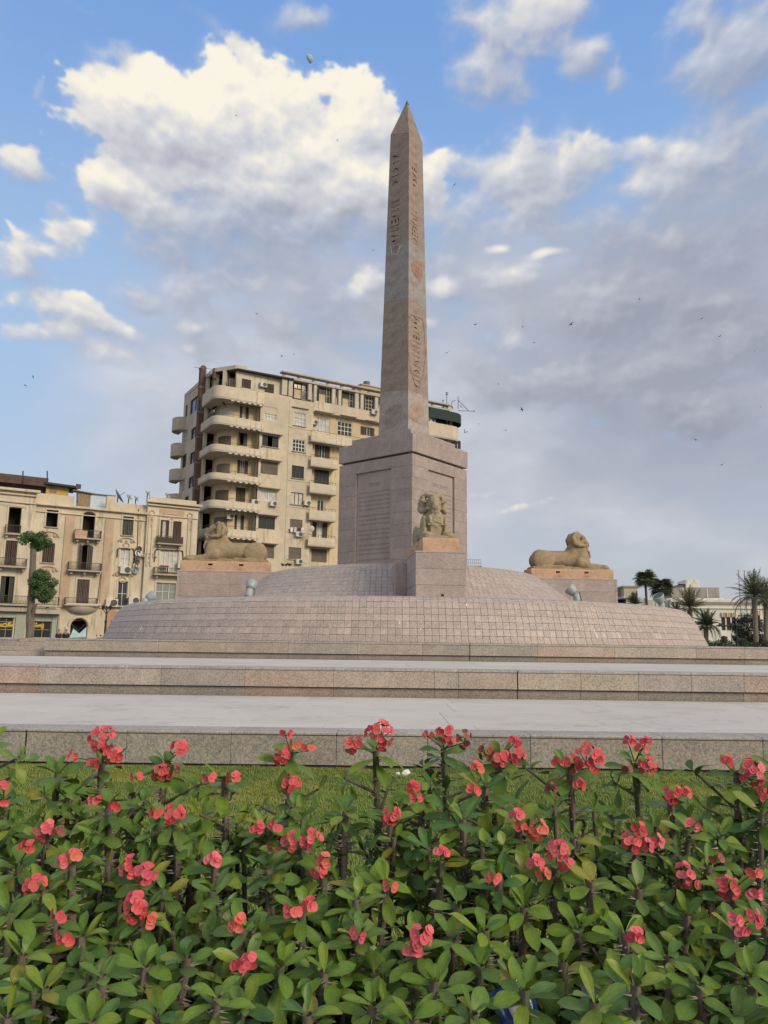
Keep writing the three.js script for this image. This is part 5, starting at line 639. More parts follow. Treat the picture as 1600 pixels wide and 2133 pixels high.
  // mouldings
  const band = (xa, xb, y, h, d, z, m = BM.cream2) => mesh('cornice', cbox(xb - xa, h, d, 0.03, (xa + xb) / 2, y, z + d / 2), m, root);
  band(x1 + 0.05, x5 - 0.05, yMain - 0.1, 0.22, 0.4, 0.002); band(x1 + 0.05, x5 - 0.05, yMain - 0.85, 0.12, 0.16, 0.002); band(x5 - 0.25, 0.25, yPav - 0.06, 0.26, 0.55, P + 0.002); band(x5 - 0.1, 0.1, yPav - 0.42, 0.16, 0.3, P + 0.002); band(x5, 0, yPav - 1.5, 0.12, 0.14, P + 0.002); band(x0, x1 + 0.25, yLeft - 0.06, 0.26, 0.5, P + 0.002); band(x0, x1, yLeft - 0.5, 0.16, 0.25, P + 0.002); band(x0, x1, yLeft - 1.3, 0.12, 0.14, P + 0.002);
  mesh('parapet', cbox(x5 - x4 - 0.3, 0.9, 0.3, 0.02, (x4 + x5) / 2 + 0.2, yMain + 0.45, -0.2), BM.cream, root); mesh('parapet_block', cbox(0.9, 1.5, 0.5, 0.06, X(880, 320), yMain + 0.75, -0.2), BM.cream, root); mesh('parapet', cbox(X(600, 300) - x1 - 0.1, 1.1, 0.3, 0.02, (x1 + X(600, 300)) / 2, yMain + 0.55, -0.4), BM.cream, root); mesh('parapet', cbox(-x5 - 0.4, 0.55, 0.3, 0.02, x5 / 2, yPav + 0.3, P - 0.4), BM.cream, root);
  const pil = (za, zb, z, y0, y1, m) => { const a = X(za, 700, z), b = X(zb, 700, z); mesh('pilaster', cbox(b - a, y1 - y0, 0.12, 0.02, (a + b) / 2, (y0 + y1) / 2, z + 0.05), m, root); };
  pil(500, 575, 0, yShop, yMain - 1, BM.pinkish); pil(820, 890, 0, yShop, yMain - 1, BM.pinkish); pil(250, 300, 0, yShop, yMain - 1, BM.cream2); pil(1165, 1180, P, yPav * 0.55, yPav - 1.7, BM.cream); pil(1195, 1210, P, yPav * 0.55, yPav - 1.7, BM.cream); pil(1480, 1493, P, yPav * 0.55, yPav - 1.7, BM.cream); pil(1508, 1520, P, yPav * 0.55, yPav - 1.7, BM.cream); { const a = X(1265, 450, P), b = X(1460, 450, P), y = Yv(1360, 420, P); mesh('frieze_panel', cbox(b - a, 0.9, 0.06, 0.01, (a + b) / 2, y, P + 0.025), BM.pinkish, root); }
  const crest = (zx, zy, z, s) => { const [u, v] = F.hit(...Z(zx, zy), z), g = [new THREE.TorusGeometry(0.8, 0.1, 6, 16, PI).scale(1, 0.55, 1)]; for (const q of [-0.5, 0, 0.5]) g.push(new THREE.SphereGeometry(0.16, 8, 6).scale(1, 1.2, 0.5).translate(q, 0.1, 0)); g.push(new THREE.TorusGeometry(0.3, 0.07, 6, 12).scale(1, 0.8, 1).translate(0, -0.35, 0)); const m = mesh('relief', tri(merge(g)), BM.pinkish, root); m.position.set(u, v, z + 0.03); m.scale.setScalar(s); };
  crest(388, 600, 0, 1.15); crest(1004, 645, 0, 1.05); crest(1362, 452, P, 0.9); crest(1182, 765, P, 0.95); crest(975, 915, 0, 1.2); crest(380, 875, 0, 1.1);
  for (const [x, y] of [[1204, 450], [1505, 470]]) { const [u, v] = F.hit(...Z(x, y), P); const m = mesh('relief', tri(merge([new THREE.TorusGeometry(0.28, 0.06, 6, 14).translate(0, 0.5, 0), new THREE.SphereGeometry(0.22, 10, 8).scale(1, 1.4, 0.4), box(0.4, 0.7, 0.06, 0, -0.7, 0)])), BM.pinkish, root); m.position.set(u, v, P + 0.04); }
  // balconies
  ironBalcony(F, ZR(48, 510, 166, 575), P, 0.5, 2); ironBalcony(F, ZR(-10, 772, 214, 835), P, 0.8, 2); ironBalcony(F, ZR(-420, 772, -60, 835), P, 0.8, 3); ironBalcony(F, ZR(-420, 1068, 472, 1135), P, 0.9, 4); ironBalcony(F, ZR(602, 550, 806, 612), 0, 0.75, 3); ironBalcony(F, ZR(548, 808, 806, 868), 0, 0.75, 3); ironBalcony(F, ZR(520, 1088, 776, 1140), 0, 0.8, 0); ironBalcony(F, ZR(1256, 600, 1454, 655), P, 0.7, 2, BM.brown); ironBalcony(F, ZR(1230, 850, 1462, 900), P, 0.75, 2); ironBalcony(F, ZR(920, 1090, 1010, 1150), 0, 0.35, 0); ironBalcony(F, ZR(1160, 1105, 1420, 1150), P, 0.6, 0);
  { const r = F.rect(ZR(520, 1155, 790, 1212), 0.4), cx = (r[0] + r[2]) / 2, hw = (r[2] - r[0]) / 2; const m = mesh('bowed_corbel', tri(new THREE.SphereGeometry(1, 24, 10, 0, PI * 2, PI / 2, PI / 2).scale(hw, r[3] - r[1] + 0.2, 0.85)), BM.slab, root); m.position.set(cx, r[3] + 0.1, 0.02); mesh('corbel_rim', cbox(hw * 2 + 0.1, 0.18, 0.9, 0.04, cx, r[3] + 0.2, 0.45), BM.cream2, root); }
  { const a = X(-420, 1160, P), b = X(240, 1160, P); mesh('shop_fascia', cbox(b - a, 0.5, 0.7, 0.04, (a + b) / 2, yShop - 0.35, P + 0.35), BM.slab, root); const a2 = X(275, 1165), b2 = X(478, 1165); mesh('shop_fascia', cbox(b2 - a2, 0.5, 1.0, 0.04, (a2 + b2) / 2, yShop - 0.5, 0.5), BM.slab, root);
    const gm = M('marble', [0.33, 0.36, 0.29], 0.4); for (const [q, w, z] of [[120, 60, P], [175, 26, P], [240, 20, P]]) { const u = X(q, 1300, z), uw = X(q + w, 1300, z) - u; mesh('shop_pier', cbox(uw, yShop - 0.65, 0.16, 0.02, u + uw / 2, (yShop - 0.65) / 2, z + 0.09), gm, root); } for (const [q, w] of [[410, 40], [455, 14]]) { const u = X(q, 1300), uw = X(q + w, 1300) - u; mesh('shop_pier', cbox(uw, yShop - 0.8, 0.2, 0.02, u + uw / 2, (yShop - 0.8) / 2, 0.11), gm, root); } mesh('shop_lintel', cbox(X(470, 1200) - X(272, 1200), 0.75, 0.12, 0.02, (X(470, 1200) + X(272, 1200)) / 2, yShop - 1.1, 0.07), gm, root); mesh('shop_lintel', cbox(x1 - x0, 0.6, 0.12, 0.02, (x0 + x1) / 2, yShop - 0.9, P + 0.07), gm, root);
    const pk = M('plaster', [0.45, 0.27, 0.18], 0.9); mesh('shop_wall', cbox(x5 - X(845, 1280), yShop - 0.2, 0.1, 0.02, (x5 + X(845, 1280)) / 2, (yShop - 0.2) / 2, 0.06), pk, root); const u6 = X(880, 1260), w6 = [u6, yShop - 2.4, u6 + 1.2, yShop - 1.2]; win(F, w6, 'dark', 0.25, {}); }
  // gold letters on the shop windows, drawn as bent bars
  const letters = (zx, zy, z, strokes) => { const g = []; for (const s of strokes) for (let i = 0; i + 3 < s.length; i += 2) { const a = F.hit(s[i] / 6.957, 1240 + s[i + 1] / 6.957, z), b = F.hit(s[i + 2] / 6.957, 1240 + s[i + 3] / 6.957, z), l = Math.hypot(b[0] - a[0], b[1] - a[1]); g.push(box(l + 0.08, 0.12, 0.05).rotateZ(Math.atan2(b[1] - a[1], b[0] - a[0])).translate((a[0] + b[0]) / 2, (a[1] + b[1]) / 2, z)); } mesh('shop_lettering', merge(g), M('noise', [0.62, 0.44, 0.08], 0.45), root); };
  letters(0, 0, P - 0.05, [[12, 452, 12, 420, 42, 420, 42, 452, 12, 452], [42, 452, 100, 452], [58, 412, 96, 412, 100, 450], [124, 398, 124, 452], [100, 452, 124, 452], [138, 452, 178, 452], [138, 428, 138, 452], [158, 430, 158, 452], [178, 425, 178, 455], [178, 455, 214, 458], [140, 400, 160, 400]]);
  letters(0, 0, -0.05, [[500, 455, 575, 455], [515, 432, 515, 455], [535, 432, 535, 455], [555, 430, 555, 455], [578, 455, 578, 425, 602, 425, 602, 455, 578, 455], [602, 455, 628, 455], [628, 420, 628, 472, 604, 476], [520, 405, 534, 405]]);
  // details: air conditioners, hanging sign, cables, dishes, roof huts
  aircon(F, ...Z(992, 868), 0.02, 1.25); aircon(F, ...Z(882, 1128), 0.02, 1.35); aircon(F, ...Z(1058, 1110), 0.02, 1.25); aircon(F, ...Z(1440, 830), P + 0.02, 1.1);
  { const s = part('hanging_sign', root); for (const [x, y, r, m] of [[1103, 700, 0.32, BM.duct], [1098, 732, 0.36, BM.white], [1092, 768, 0.3, BM.roller], [1088, 800, 0.3, BM.brown2], [1082, 832, 0.34, BM.curtain], [1078, 866, 0.4, M('noise', [0.25, 0.3, 0.36], 0.5)]]) { const [u, v] = F.hit(...Z(x, y), 0.3); mesh('letter_disc', tri(new THREE.CylinderGeometry(r, r, 0.14, 16).rotateX(PI / 2).translate(u, v, 0.3)), m, s); mesh('letter', tri(new THREE.TorusGeometry(r * 0.5, 0.05, 6, 12, 4.4).translate(u, v, 0.39)), BM.roofdark, s); } const a = F.hit(...Z(1104, 690), 0.2), b = F.hit(...Z(1076, 875), 0.2); mesh('backing', tri(bar(V3(a[0], a[1], 0.15), V3(b[0], b[1], 0.15), 0.1)), BM.iron, s); }
  const wire = (pts, z, r = 0.035) => { const g = []; for (let i = 0; i + 1 < pts.length; i++) { const a = F.hit(...Z(...pts[i]), z), b = F.hit(...Z(...pts[i + 1]), z); g.push(bar(V3(a[0], a[1], z), V3(b[0], b[1], z), r, r, 5)); } mesh('pipe', tri(merge(g)), BM.iron, root); };
  wire([[0, 318], [120, 335], [240, 352]], P + 0.5); wire([[930, 765], [935, 700], [950, 694], [1060, 700], [1066, 750], [1060, 840]], 0.06, 0.06); wire([[1225, 800], [1232, 710], [1250, 703], [1450, 715], [1455, 790]], P + 0.06, 0.06); wire([[1100, 380], [1090, 700]], 0.05); wire([[800, 900], [775, 1120]], 0.06); wire([[478, 980], [470, 1140]], 0.06); wire([[1300, 560], [1300, 570]], P + 0.02);
  const dish = (zx, zy, s, a, z) => { const [u, v] = F.hit(...Z(zx, zy), z), d = part('satellite_dish', root); d.position.set(u, v, z); const b = mesh('bowl', tri(new THREE.SphereGeometry(s * 2.2, 20, 6, 0, PI * 2, 0, 0.5).translate(0, -s * 2.2, 0).rotateX(PI)), BM.metal, d); b.rotation.set(1.0, a, 0, 'YXZ'); mesh('feed_arm', tri(bar(V3(0, 0, 0), V3(Math.sin(a) * s * 0.9, s * 0.7, Math.cos(a) * s * 0.9), 0.03)), BM.iron, d); mesh('mast', tri(bar(V3(0, -s * 2.2, 0), V3(0, 0, 0), 0.06)), BM.iron, d); };
  dish(935, 285, 0.85, 1.35, -3); dish(1022, 292, 0.36, 0.6, -3); dish(1078, 302, 0.34, 0.9, -3); dish(1170, 262, 0.36, 0.8, -2); dish(1326, 278, 0.36, 0.6, -2);
  { const h = part('roof_shed', root), z = -2.5, a = X(-420, 150, z), b = X(365, 150, z), yb = yLeft, yt = Yv(200, 128, z); mesh('shed_wall', box(b - a, yt - yb - 0.6, 3, (a + b) / 2, (yt + yb) / 2 - 0.3, z - 1.8), M('noise', [0.12, 0.12, 0.13], 0.8), h); mesh('shed_roof', box(b - a + 0.3, 0.9, 4.2, 0, 0, 0).rotateX(0.14).translate((a + b) / 2, yt - 0.2, z - 1.2), BM.duct, h); for (const q of [175, 366]) { const p0 = F.hit(...Z(q, 190), z), p1 = F.hit(...Z(q, 92), z); mesh('pole', tri(bar(V3(p0[0], p0[1], z + 0.9), V3(p1[0], p1[1], z + 0.9), 0.07)), BM.roofdark, h); }
    const k = part('yellow_hut', root), r = F.rect(ZR(366, 205, 545, 255), -2.2); mesh('hut_wall', box(r[2] - r[0], r[3] - yMain, 2.5, (r[0] + r[2]) / 2, (r[3] + yMain) / 2, -3.4), M('plaster', [0.52, 0.38, 0.1], 0.9), k); mesh('hut_roof', box(r[2] - r[0] + 1.1, 0.22, 3.6).rotateZ(-0.03).translate((r[0] + r[2]) / 2 + 0.3, r[3] + 0.1, -3.2), BM.roofdark, k); const wr = F.rect(ZR(396, 208, 450, 250), -2.13); mesh('hut_window', cbox(wr[2] - wr[0], wr[3] - wr[1], 0.08, 0.02, (wr[0] + wr[2]) / 2, (wr[1] + wr[3]) / 2, -2.13), M('noise', [0.22, 0.17, 0.19], 0.7), k);
    const bh = part('bamboo_hut', root), q = F.rect(ZR(608, 262, 720, 330), -1.5), n = 16; for (let i = 0; i < n; i++) mesh('cane_slat', box((q[2] - q[0]) / n * 0.85, q[3] - yMain + 0.1, 0.08, q[0] + (q[2] - q[0]) * (i + 0.5) / n, (q[3] + yMain) / 2, -1.5 - (i % 3) * 0.02), BM.bamboo, bh); mesh('matting_roof', box(q[2] - q[0] + 0.9, 0.1, 2.4).rotateX(0.1).rotateZ(-0.08).translate((q[0] + q[2]) / 2, q[3] + 0.3, -2.4), M('noise', [0.2, 0.19, 0.17], 0.9), bh); const p0 = F.hit(...Z(612, 330), -1.4), p1 = F.hit(...Z(612, 195), -1.4); mesh('pole', tri(merge([bar(V3(p0[0], p0[1], -1.4), V3(p1[0], p1[1], -1.4), 0.06), box(0.5, 0.5, 0.2, p1[0] + 0.15, p1[1] - 0.1, -1.4)])), BM.iron, bh);
    const cg = part('white_cage', root), e = F.rect(ZR(728, 275, 838, 345), -1.5); mesh('mesh_fence', bars(e[2] - e[0], e[3] - yMain + 0.1, 12, 3, 0.05).translate((e[0] + e[2]) / 2, (e[3] + yMain) / 2, -1.5), BM.white, cg); mesh('cage_roof', box(e[2] - e[0] + 1.2, 0.08, 2.4).rotateX(0.12).translate((e[0] + e[2]) / 2 + 0.5, e[3] + 0.25, -2.4), M('noise', [0.25, 0.25, 0.25], 0.7), cg); }
  { const t = part('balcony_table', root), [u, v] = F.hit(...Z(1305, 835), P + 0.4); t.position.set(u, v, P + 0.4); mesh('cloth', cbox(0.9, 0.14, 0.5, 0.03), M('noise', [0.3, 0.09, 0.1], 0.9), t); mesh('legs', merge([-0.35, -0.1, 0.15, 0.35].map((x) => box(0.06, 0.85, 0.06, x, -0.45, 0))), BM.roofdark, t); }
  { const t = part('hung_rug', root), [u, v] = F.hit(...Z(645, 580), 0.78); t.position.set(u, v, 0.78); mesh('cloth', cbox(1.2, 0.75, 0.04, 0.01), M('noise', [0.5, 0.33, 0.22], 0.9), t); }
  renameKids(root);
}
// ---- far roof terrace seen past the right edge of the pedestal
{ const p = atZ(985, 1195, -140), t = thing('far_roof_terrace', 'small white roof terrace with railing glimpsed right of the pedestal foot', 'building', [p.x, 0.5, p.z]); const yT = atZ(985, 1180, -140).y - 0.5, yR = atZ(985, 1165, -140).y - 0.5; mesh('wall', box(12, yT, 8, -4.4, yT / 2, -4), BM.white, t); mesh('railing', bars(5.5, yR - yT, 14, 2, 0.07).translate(-1.2, (yR + yT) / 2, -0.2), BM.metal, t); mesh('coping', cbox(12.2, 0.2, 0.4, 0.04, -4.4, yT + 0.1, -0.1), BM.cream2, t); }
// ------------------------------------------------------------------ trees, palms and buildings beyond the square
function leafCloud(n, blobs, size, seed, flat = 0.5) {   // many small leaves filling uneven clumps
  const R = rand(seed), pos = [], nor = [], uv = []; const tot = blobs.reduce((a, b) => a + b[3] * b[4] * b[5], 0);
  for (const [cx, cy, cz, rx, ry, rz] of blobs) { const m = Math.round(n * rx * ry * rz / tot); for (let i = 0; i < m; i++) {
    const d = V3(R() * 2 - 1, R() * 2 - 1, R() * 2 - 1); if (d.length() > 1) { i--; continue; } const l = Math.pow(d.length(), 0.45); d.normalize().multiplyScalar(l * (0.82 + 0.3 * fbm(d.x * 2 + cx, d.y * 2 + cy, d.z * 2 + cz, 2)));
    const c = V3(cx + d.x * rx, cy + d.y * ry, cz + d.z * rz), N = d.clone().add(V3(R() - 0.5, R() - 0.2, R() - 0.5).multiplyScalar(1.2)).normalize(), u = V3(R() - 0.5, R() - 0.5, R() - 0.5).cross(N).normalize(), v = N.clone().cross(u), s = size * (0.6 + R() * 0.8);
    const a = c.clone().addScaledVector(u, -s), b = c.clone().addScaledVector(v, -s * flat), e = c.clone().addScaledVector(u, s), f = c.clone().addScaledVector(v, s * flat); for (const q of [a, b, e, a, e, f]) { pos.push(q.x, q.y, q.z); nor.push(N.x, N.y, N.z); uv.push(q.x, q.y); } } }
  const g = new THREE.BufferGeometry(); g.setAttribute('position', new THREE.Float32BufferAttribute(pos, 3)); g.setAttribute('normal', new THREE.Float32BufferAttribute(nor, 3)); g.setAttribute('uv', new THREE.Float32BufferAttribute(uv, 2)); return g;
}
const LM = (rgb, r = 0.7) => M('noise', rgb, r, { side: THREE.DoubleSide });
function trunkGeo(pts, n = 10, seed = 1) { // pts: [x,y,z,r]
  const R = rand(seed), pos = [], idx = [], uv = []; pts.forEach(([x, y, z, r], i) => { for (let k = 0; k <= n; k++) { const a = k / n * 2 * PI, rr = r * (1 + 0.12 * (vnoise(Math.cos(a) * 2 + 5, y * 2.2, Math.sin(a) * 2 + seed) - 0.5)); pos.push(x + Math.cos(a) * rr, y, z + Math.sin(a) * rr); uv.push(k / n * 2, y * 0.5); } });
  for (let i = 0; i + 1 < pts.length; i++) for (let k = 0; k < n; k++) { const a = i * (n + 1) + k, b = a + n + 1; idx.push(a, b, a + 1, a + 1, b, b + 1); }
  const g = new THREE.BufferGeometry(); g.setAttribute('position', new THREE.Float32BufferAttribute(pos, 3)); g.setAttribute('uv', new THREE.Float32BufferAttribute(uv, 2)); g.setIndex(idx); g.computeVertexNormals(); return g;
}
const ground = 0.5;
{ // clipped street tree before the old house
  const z = -58, b = atZ(62, 1330, z), tp = atZ(69, 1150, z), t = thing('street_tree', 'street tree with thick trunk and two clipped green tufts before the old house', 'tree', [b.x, ground, z]), k = 1 / 1625 * 58, X = (px, py) => { const q = atZ(px, py, z); return [q.x - b.x, q.y - ground]; };
  const pts = []; for (let i = 0; i <= 14; i++) { const f = i / 14, q = X(lerp(61, 70, f), lerp(1345, 1140, f)); pts.push([q[0], i ? q[1] : -0.1, 0, lerp(0.3, 0.215, f) * (1 + 0.05 * Math.sin(i * 2))]); }
  mesh('trunk', trunkGeo(pts, 12, 3), M('bark', [0.21, 0.18, 0.14], 0.95, { bumpMap: T.bump, bumpScale: 0.03 }), t);
  const [bx, by] = X(82, 1258), [sx, sy] = X(68, 1285); mesh('branch', trunkGeo([[sx, sy, 0.1, 0.14], [(sx + bx) / 2, (sy + by) / 2 + 0.1, 0.3, 0.12], [bx, by, 0.4, 0.08]], 8), M('bark', [0.21, 0.18, 0.14], 0.95), t);
  const c1 = X(70, 1128), c2 = X(92, 1222), B1 = [], B2 = [], R = rand(17); for (let i = 0; i < 18; i++) { const u = R() * 2 - 1; B1.push([c1[0] + u * 0.8, c1[1] + 0.05 + (R() - 0.45) * 1.1 * Math.sqrt(1 - u * u * 0.8), (R() - 0.5) * 1.3, 0.4 + R() * 0.2, 0.34 + R() * 0.16, 0.45]); }; for (let i = 0; i < 18; i++) { const f = R(); B2.push([c2[0] + (R() - 0.5) * 1.15 * (1 - Math.abs(f - 0.45) * 0.5), c2[1] + (f - 0.5) * 2.0, 0.35 + (R() - 0.5) * 1.1, 0.4 + R() * 0.2, 0.36 + R() * 0.15, 0.45]); }
  mesh('upper_tuft', leafCloud(9000, B1, 0.06, 5), LM([0.062, 0.13, 0.03]), t); mesh('side_tuft', leafCloud(10000, B2, 0.06, 6), LM([0.058, 0.122, 0.032]), t);
}
// fronds
function featherFrond(len, droop, n, seed) { // pinnate palm leaf growing along +x
  const R = rand(seed), pos = [], at = (f) => V3(len * f * (1 - 0.18 * f * droop), len * (0.42 * f - droop * 0.75 * f * f), 0), F = []; const P = (v) => [v.x, v.y, v.z];
  for (let i = 0; i < 8; i++) { const a = at(i / 8), b = at((i + 1) / 8), w = 0.045 * (1 - i / 9); F.push([[a.x, a.y, -w], [b.x, b.y, -w * 0.9], [b.x, b.y, w * 0.9], [a.x, a.y, w]]); }
  for (let i = 0; i < n; i++) for (const s of [-1, 1]) { const f = 0.14 + 0.86 * (i + R() * 0.5) / n, a = at(f), l = len * 0.24 * Math.sin(PI * Math.min(1, 0.18 + f * 0.8)) * (0.8 + R() * 0.4), w = 0.035, d = V3(0.75, -0.25 - R() * 0.35, s * 0.85).normalize().multiplyScalar(l); F.push([P(a.clone().add(V3(-w, 0, 0))), P(a.clone().add(V3(w, 0.0, 0))), P(a.clone().add(d))]); }
  return tri(polys(F));
}
function fanFrond(len, seed) { const R = rand(seed), F = [], n = 22, st = len * 0.5, r = len * 0.6; F.push([[0, 0, -0.03], [st, 0, -0.02], [st, 0, 0.02], [0, 0, 0.03]]); for (let i = 0; i < n; i++) { const a0 = (i / n - 0.5) * 4.2, a1 = ((i + 0.85) / n - 0.5) * 4.2, am = (a0 + a1) / 2, q = r * (0.85 + R() * 0.3), P = (a, l, y) => [st + Math.cos(a) * l, y - 0.18 * l * l / r, Math.sin(a) * l]; F.push([P(a0, r * 0.55, 0.02), P(am, r * 0.55, -0.03), [st, 0, 0]], [P(am, r * 0.55, -0.03), P(a1, r * 0.55, 0.02), [st, 0, 0]], [P(a0, r * 0.55, 0.02), P(am, q, -0.25 * r), P(am, r * 0.55, -0.03)], [P(am, r * 0.55, -0.03), P(am, q, -0.25 * r), P(a1, r * 0.55, 0.02)]); } return tri(polys(F)); }
function palm(label, px, pyTop, pyBase, z, rpx, o = {}) {
  const tp = atZ(px, pyTop, z), b = atZ(px + (o.lean ?? 0), pyBase, z), t = thing('palm_tree', label, 'palm tree', [b.x, ground, z], 0, 'palm trees at the right of the square'), H = tp.y - ground, L = rpx / 1625 * Math.abs(z), dx = tp.x - b.x, R = rand(px), pts = [], tr = (o.tr ?? 9) / 1625 * Math.abs(z) / 2;
  for (let i = 0; i <= 16; i++) { const f = i / 16; pts.push([dx * f * f, H * f, 0, tr * (f < 0.06 ? 1.25 : 1) * (1 + 0.07 * (i % 2)) * (f > 0.9 ? 1.15 : 1)]); }
  mesh('trunk', trunkGeo(pts, 10, px), M('bark', o.bark ?? [0.24, 0.2, 0.15], 0.95, { bumpMap: T.bump, bumpScale: 0.04 }), t);
  const vs = o.fan ? [fanFrond(L, 3), fanFrond(L * 0.9, 4)] : [0.3, 0.7, 1.15].map((d, i) => featherFrond(L * 1.1, d * (o.droop ?? 1), 30, i + 2)); const n = o.n ?? 30;
  for (let i = 0; i < n; i++) { const f = (i + 0.5) / n, el = o.fan ? lerp(1.25, -0.75, f) : lerp(1.25, o.low ?? -0.35, f) + (R() - 0.5) * 0.2, m = mesh('frond', vs[o.fan ? i % 2 : Math.min(2, Math.floor(f * 3))], LM(tint(o.leaf ?? [0.075, 0.085, 0.04], 1.15 + R() * 0.6)), t); m.position.set(dx, H + (o.fan ? 0 : 0.1), 0); m.rotation.set(0, i * 2.39996 + R() * 0.4, el, 'YXZ'); m.scale.setScalar(0.85 + R() * 0.3); }
  if (o.skirt) for (let i = 0; i < 14; i++) { const m = mesh('dry_frond', vs[0], LM([0.16, 0.12, 0.07]), t); m.position.set(dx, H - 0.4, 0); m.rotation.set(0, i * 2.4, -1.25 - R() * 0.2, 'YXZ'); m.scale.setScalar(0.75); }
  renameKids(t); return t;
}
palm('tall slender fan palm with a dark round crown, right of the right sphinx', 1344, 1207, 1350, -100, 24, { fan: true, n: 44, tr: 5, bark: [0.1, 0.085, 0.07], leaf: [0.055, 0.07, 0.032], lean: 8 });
palm('full fan palm right behind the slender fan palm', 1378, 1226, 1350, -104, 27, { fan: true, n: 52, tr: 9, bark: [0.12, 0.1, 0.08], leaf: [0.05, 0.065, 0.034] });
palm('low date palm with upright fronds just left of the slender fan palm', 1322, 1262, 1350, -95, 26, { n: 26, tr: 8, low: 0.15, droop: 0.7, leaf: [0.07, 0.085, 0.05] });
palm('short date palm with upright fronds behind the right end of the mound', 1437, 1270, 1350, -92, 44, { n: 40, tr: 9, low: -0.45, droop: 0.8, leaf: [0.085, 0.08, 0.045] });
palm('low bushy palm in front of the white building, beside the mound', 1471, 1306, 1350, -88, 36, { n: 46, tr: 9, low: -0.5, droop: 1.1, leaf: [0.06, 0.085, 0.045] });
palm('tall date palm with a stout trunk near the right edge', 1572, 1246, 1350, -82, 54, { n: 44, tr: 10, low: -0.4, droop: 0.95, leaf: [0.085, 0.095, 0.05], lean: 4 });
palm('date palm at the very right edge behind the tall date palm', 1597, 1255, 1350, -86, 46, { n: 36, tr: 10, low: -0.4, droop: 1, leaf: [0.07, 0.085, 0.045] });
palm('small date palm behind the right shoulder floodlight', 1409, 1278, 1350, -98, 22, { n: 20, tr: 6, low: 0, droop: 0.8, leaf: [0.07, 0.085, 0.045] });
{ // dark round tree, hedges
  const z = -96, q = atZ(1560, 1310, z), t = thing('dark_tree', 'dense dark leafed tree behind the tall date palm trunk', 'tree', [q.x, ground, z]), h = q.y - ground, R = rand(61), B = []; for (let i = 0; i < 30; i++) { const a = R() * 6.28, u = R() * 2 - 1, s = Math.sqrt(1 - u * u); B.push([Math.cos(a) * s * 1.5, h + u * 1.6 - 0.2, Math.sin(a) * s * 1.4, 0.6 + R() * 0.4, 0.55 + R() * 0.3, 0.6]); } mesh('trunk', trunkGeo([[0, 0, 0, 0.2], [0.05, h * 0.5, 0, 0.16], [0, h, 0, 0.1]], 8), M('bark', [0.12, 0.1, 0.08], 0.95), t); mesh('crown', leafCloud(6500, B, 0.11, 9), LM([0.02, 0.032, 0.018]), t);
  const p0 = atZ(1455, 1340, -80), p1 = atZ(1625, 1343, -80), hg = leafCloud(9000, Array.from({ length: 16 }, (_, i) => [lerp(p0.x, p1.x, i / 15), 1.35 + 0.15 * Math.sin(i * 1.7), -80, 0.75, 0.75, 0.6]), 0.09, 12), m = mesh('low_hedge', hg, LM([0.03, 0.045, 0.02])); tag(m, 'low dark green hedge along the right end of the upper step', 'hedge');
  for (const [px, py, r, c, l] of [[1511, 1333, 0.5, [0.13, 0.045, 0.03], 'small reddish shrub before the white building'], [1532, 1330, 0.42, [0.05, 0.04, 0.03], 'small dark shrub beside the reddish shrub'], [1545, 1340, 0.7, [0.06, 0.075, 0.035], 'pale green shrub right of the black traffic post']]) { const q2 = atZ(px, py, -84), s = thing('shrub', l, 'shrub', [q2.x, ground, -84]), R2 = rand(px), B2 = Array.from({ length: 7 }, () => [(R2() - 0.5) * r, q2.y - ground + (R2() - 0.5) * r * 1.2, (R2() - 0.5) * r, r * 0.5, r * 0.5, r * 0.5]); mesh('foliage', leafCloud(1100, B2, 0.07, px), LM(c), s); mesh('stem', tri(bar(V3(0, 0, 0), V3(0, q2.y - ground, 0), 0.05)), M('bark', [0.12, 0.1, 0.08], 0.95), s); }
}
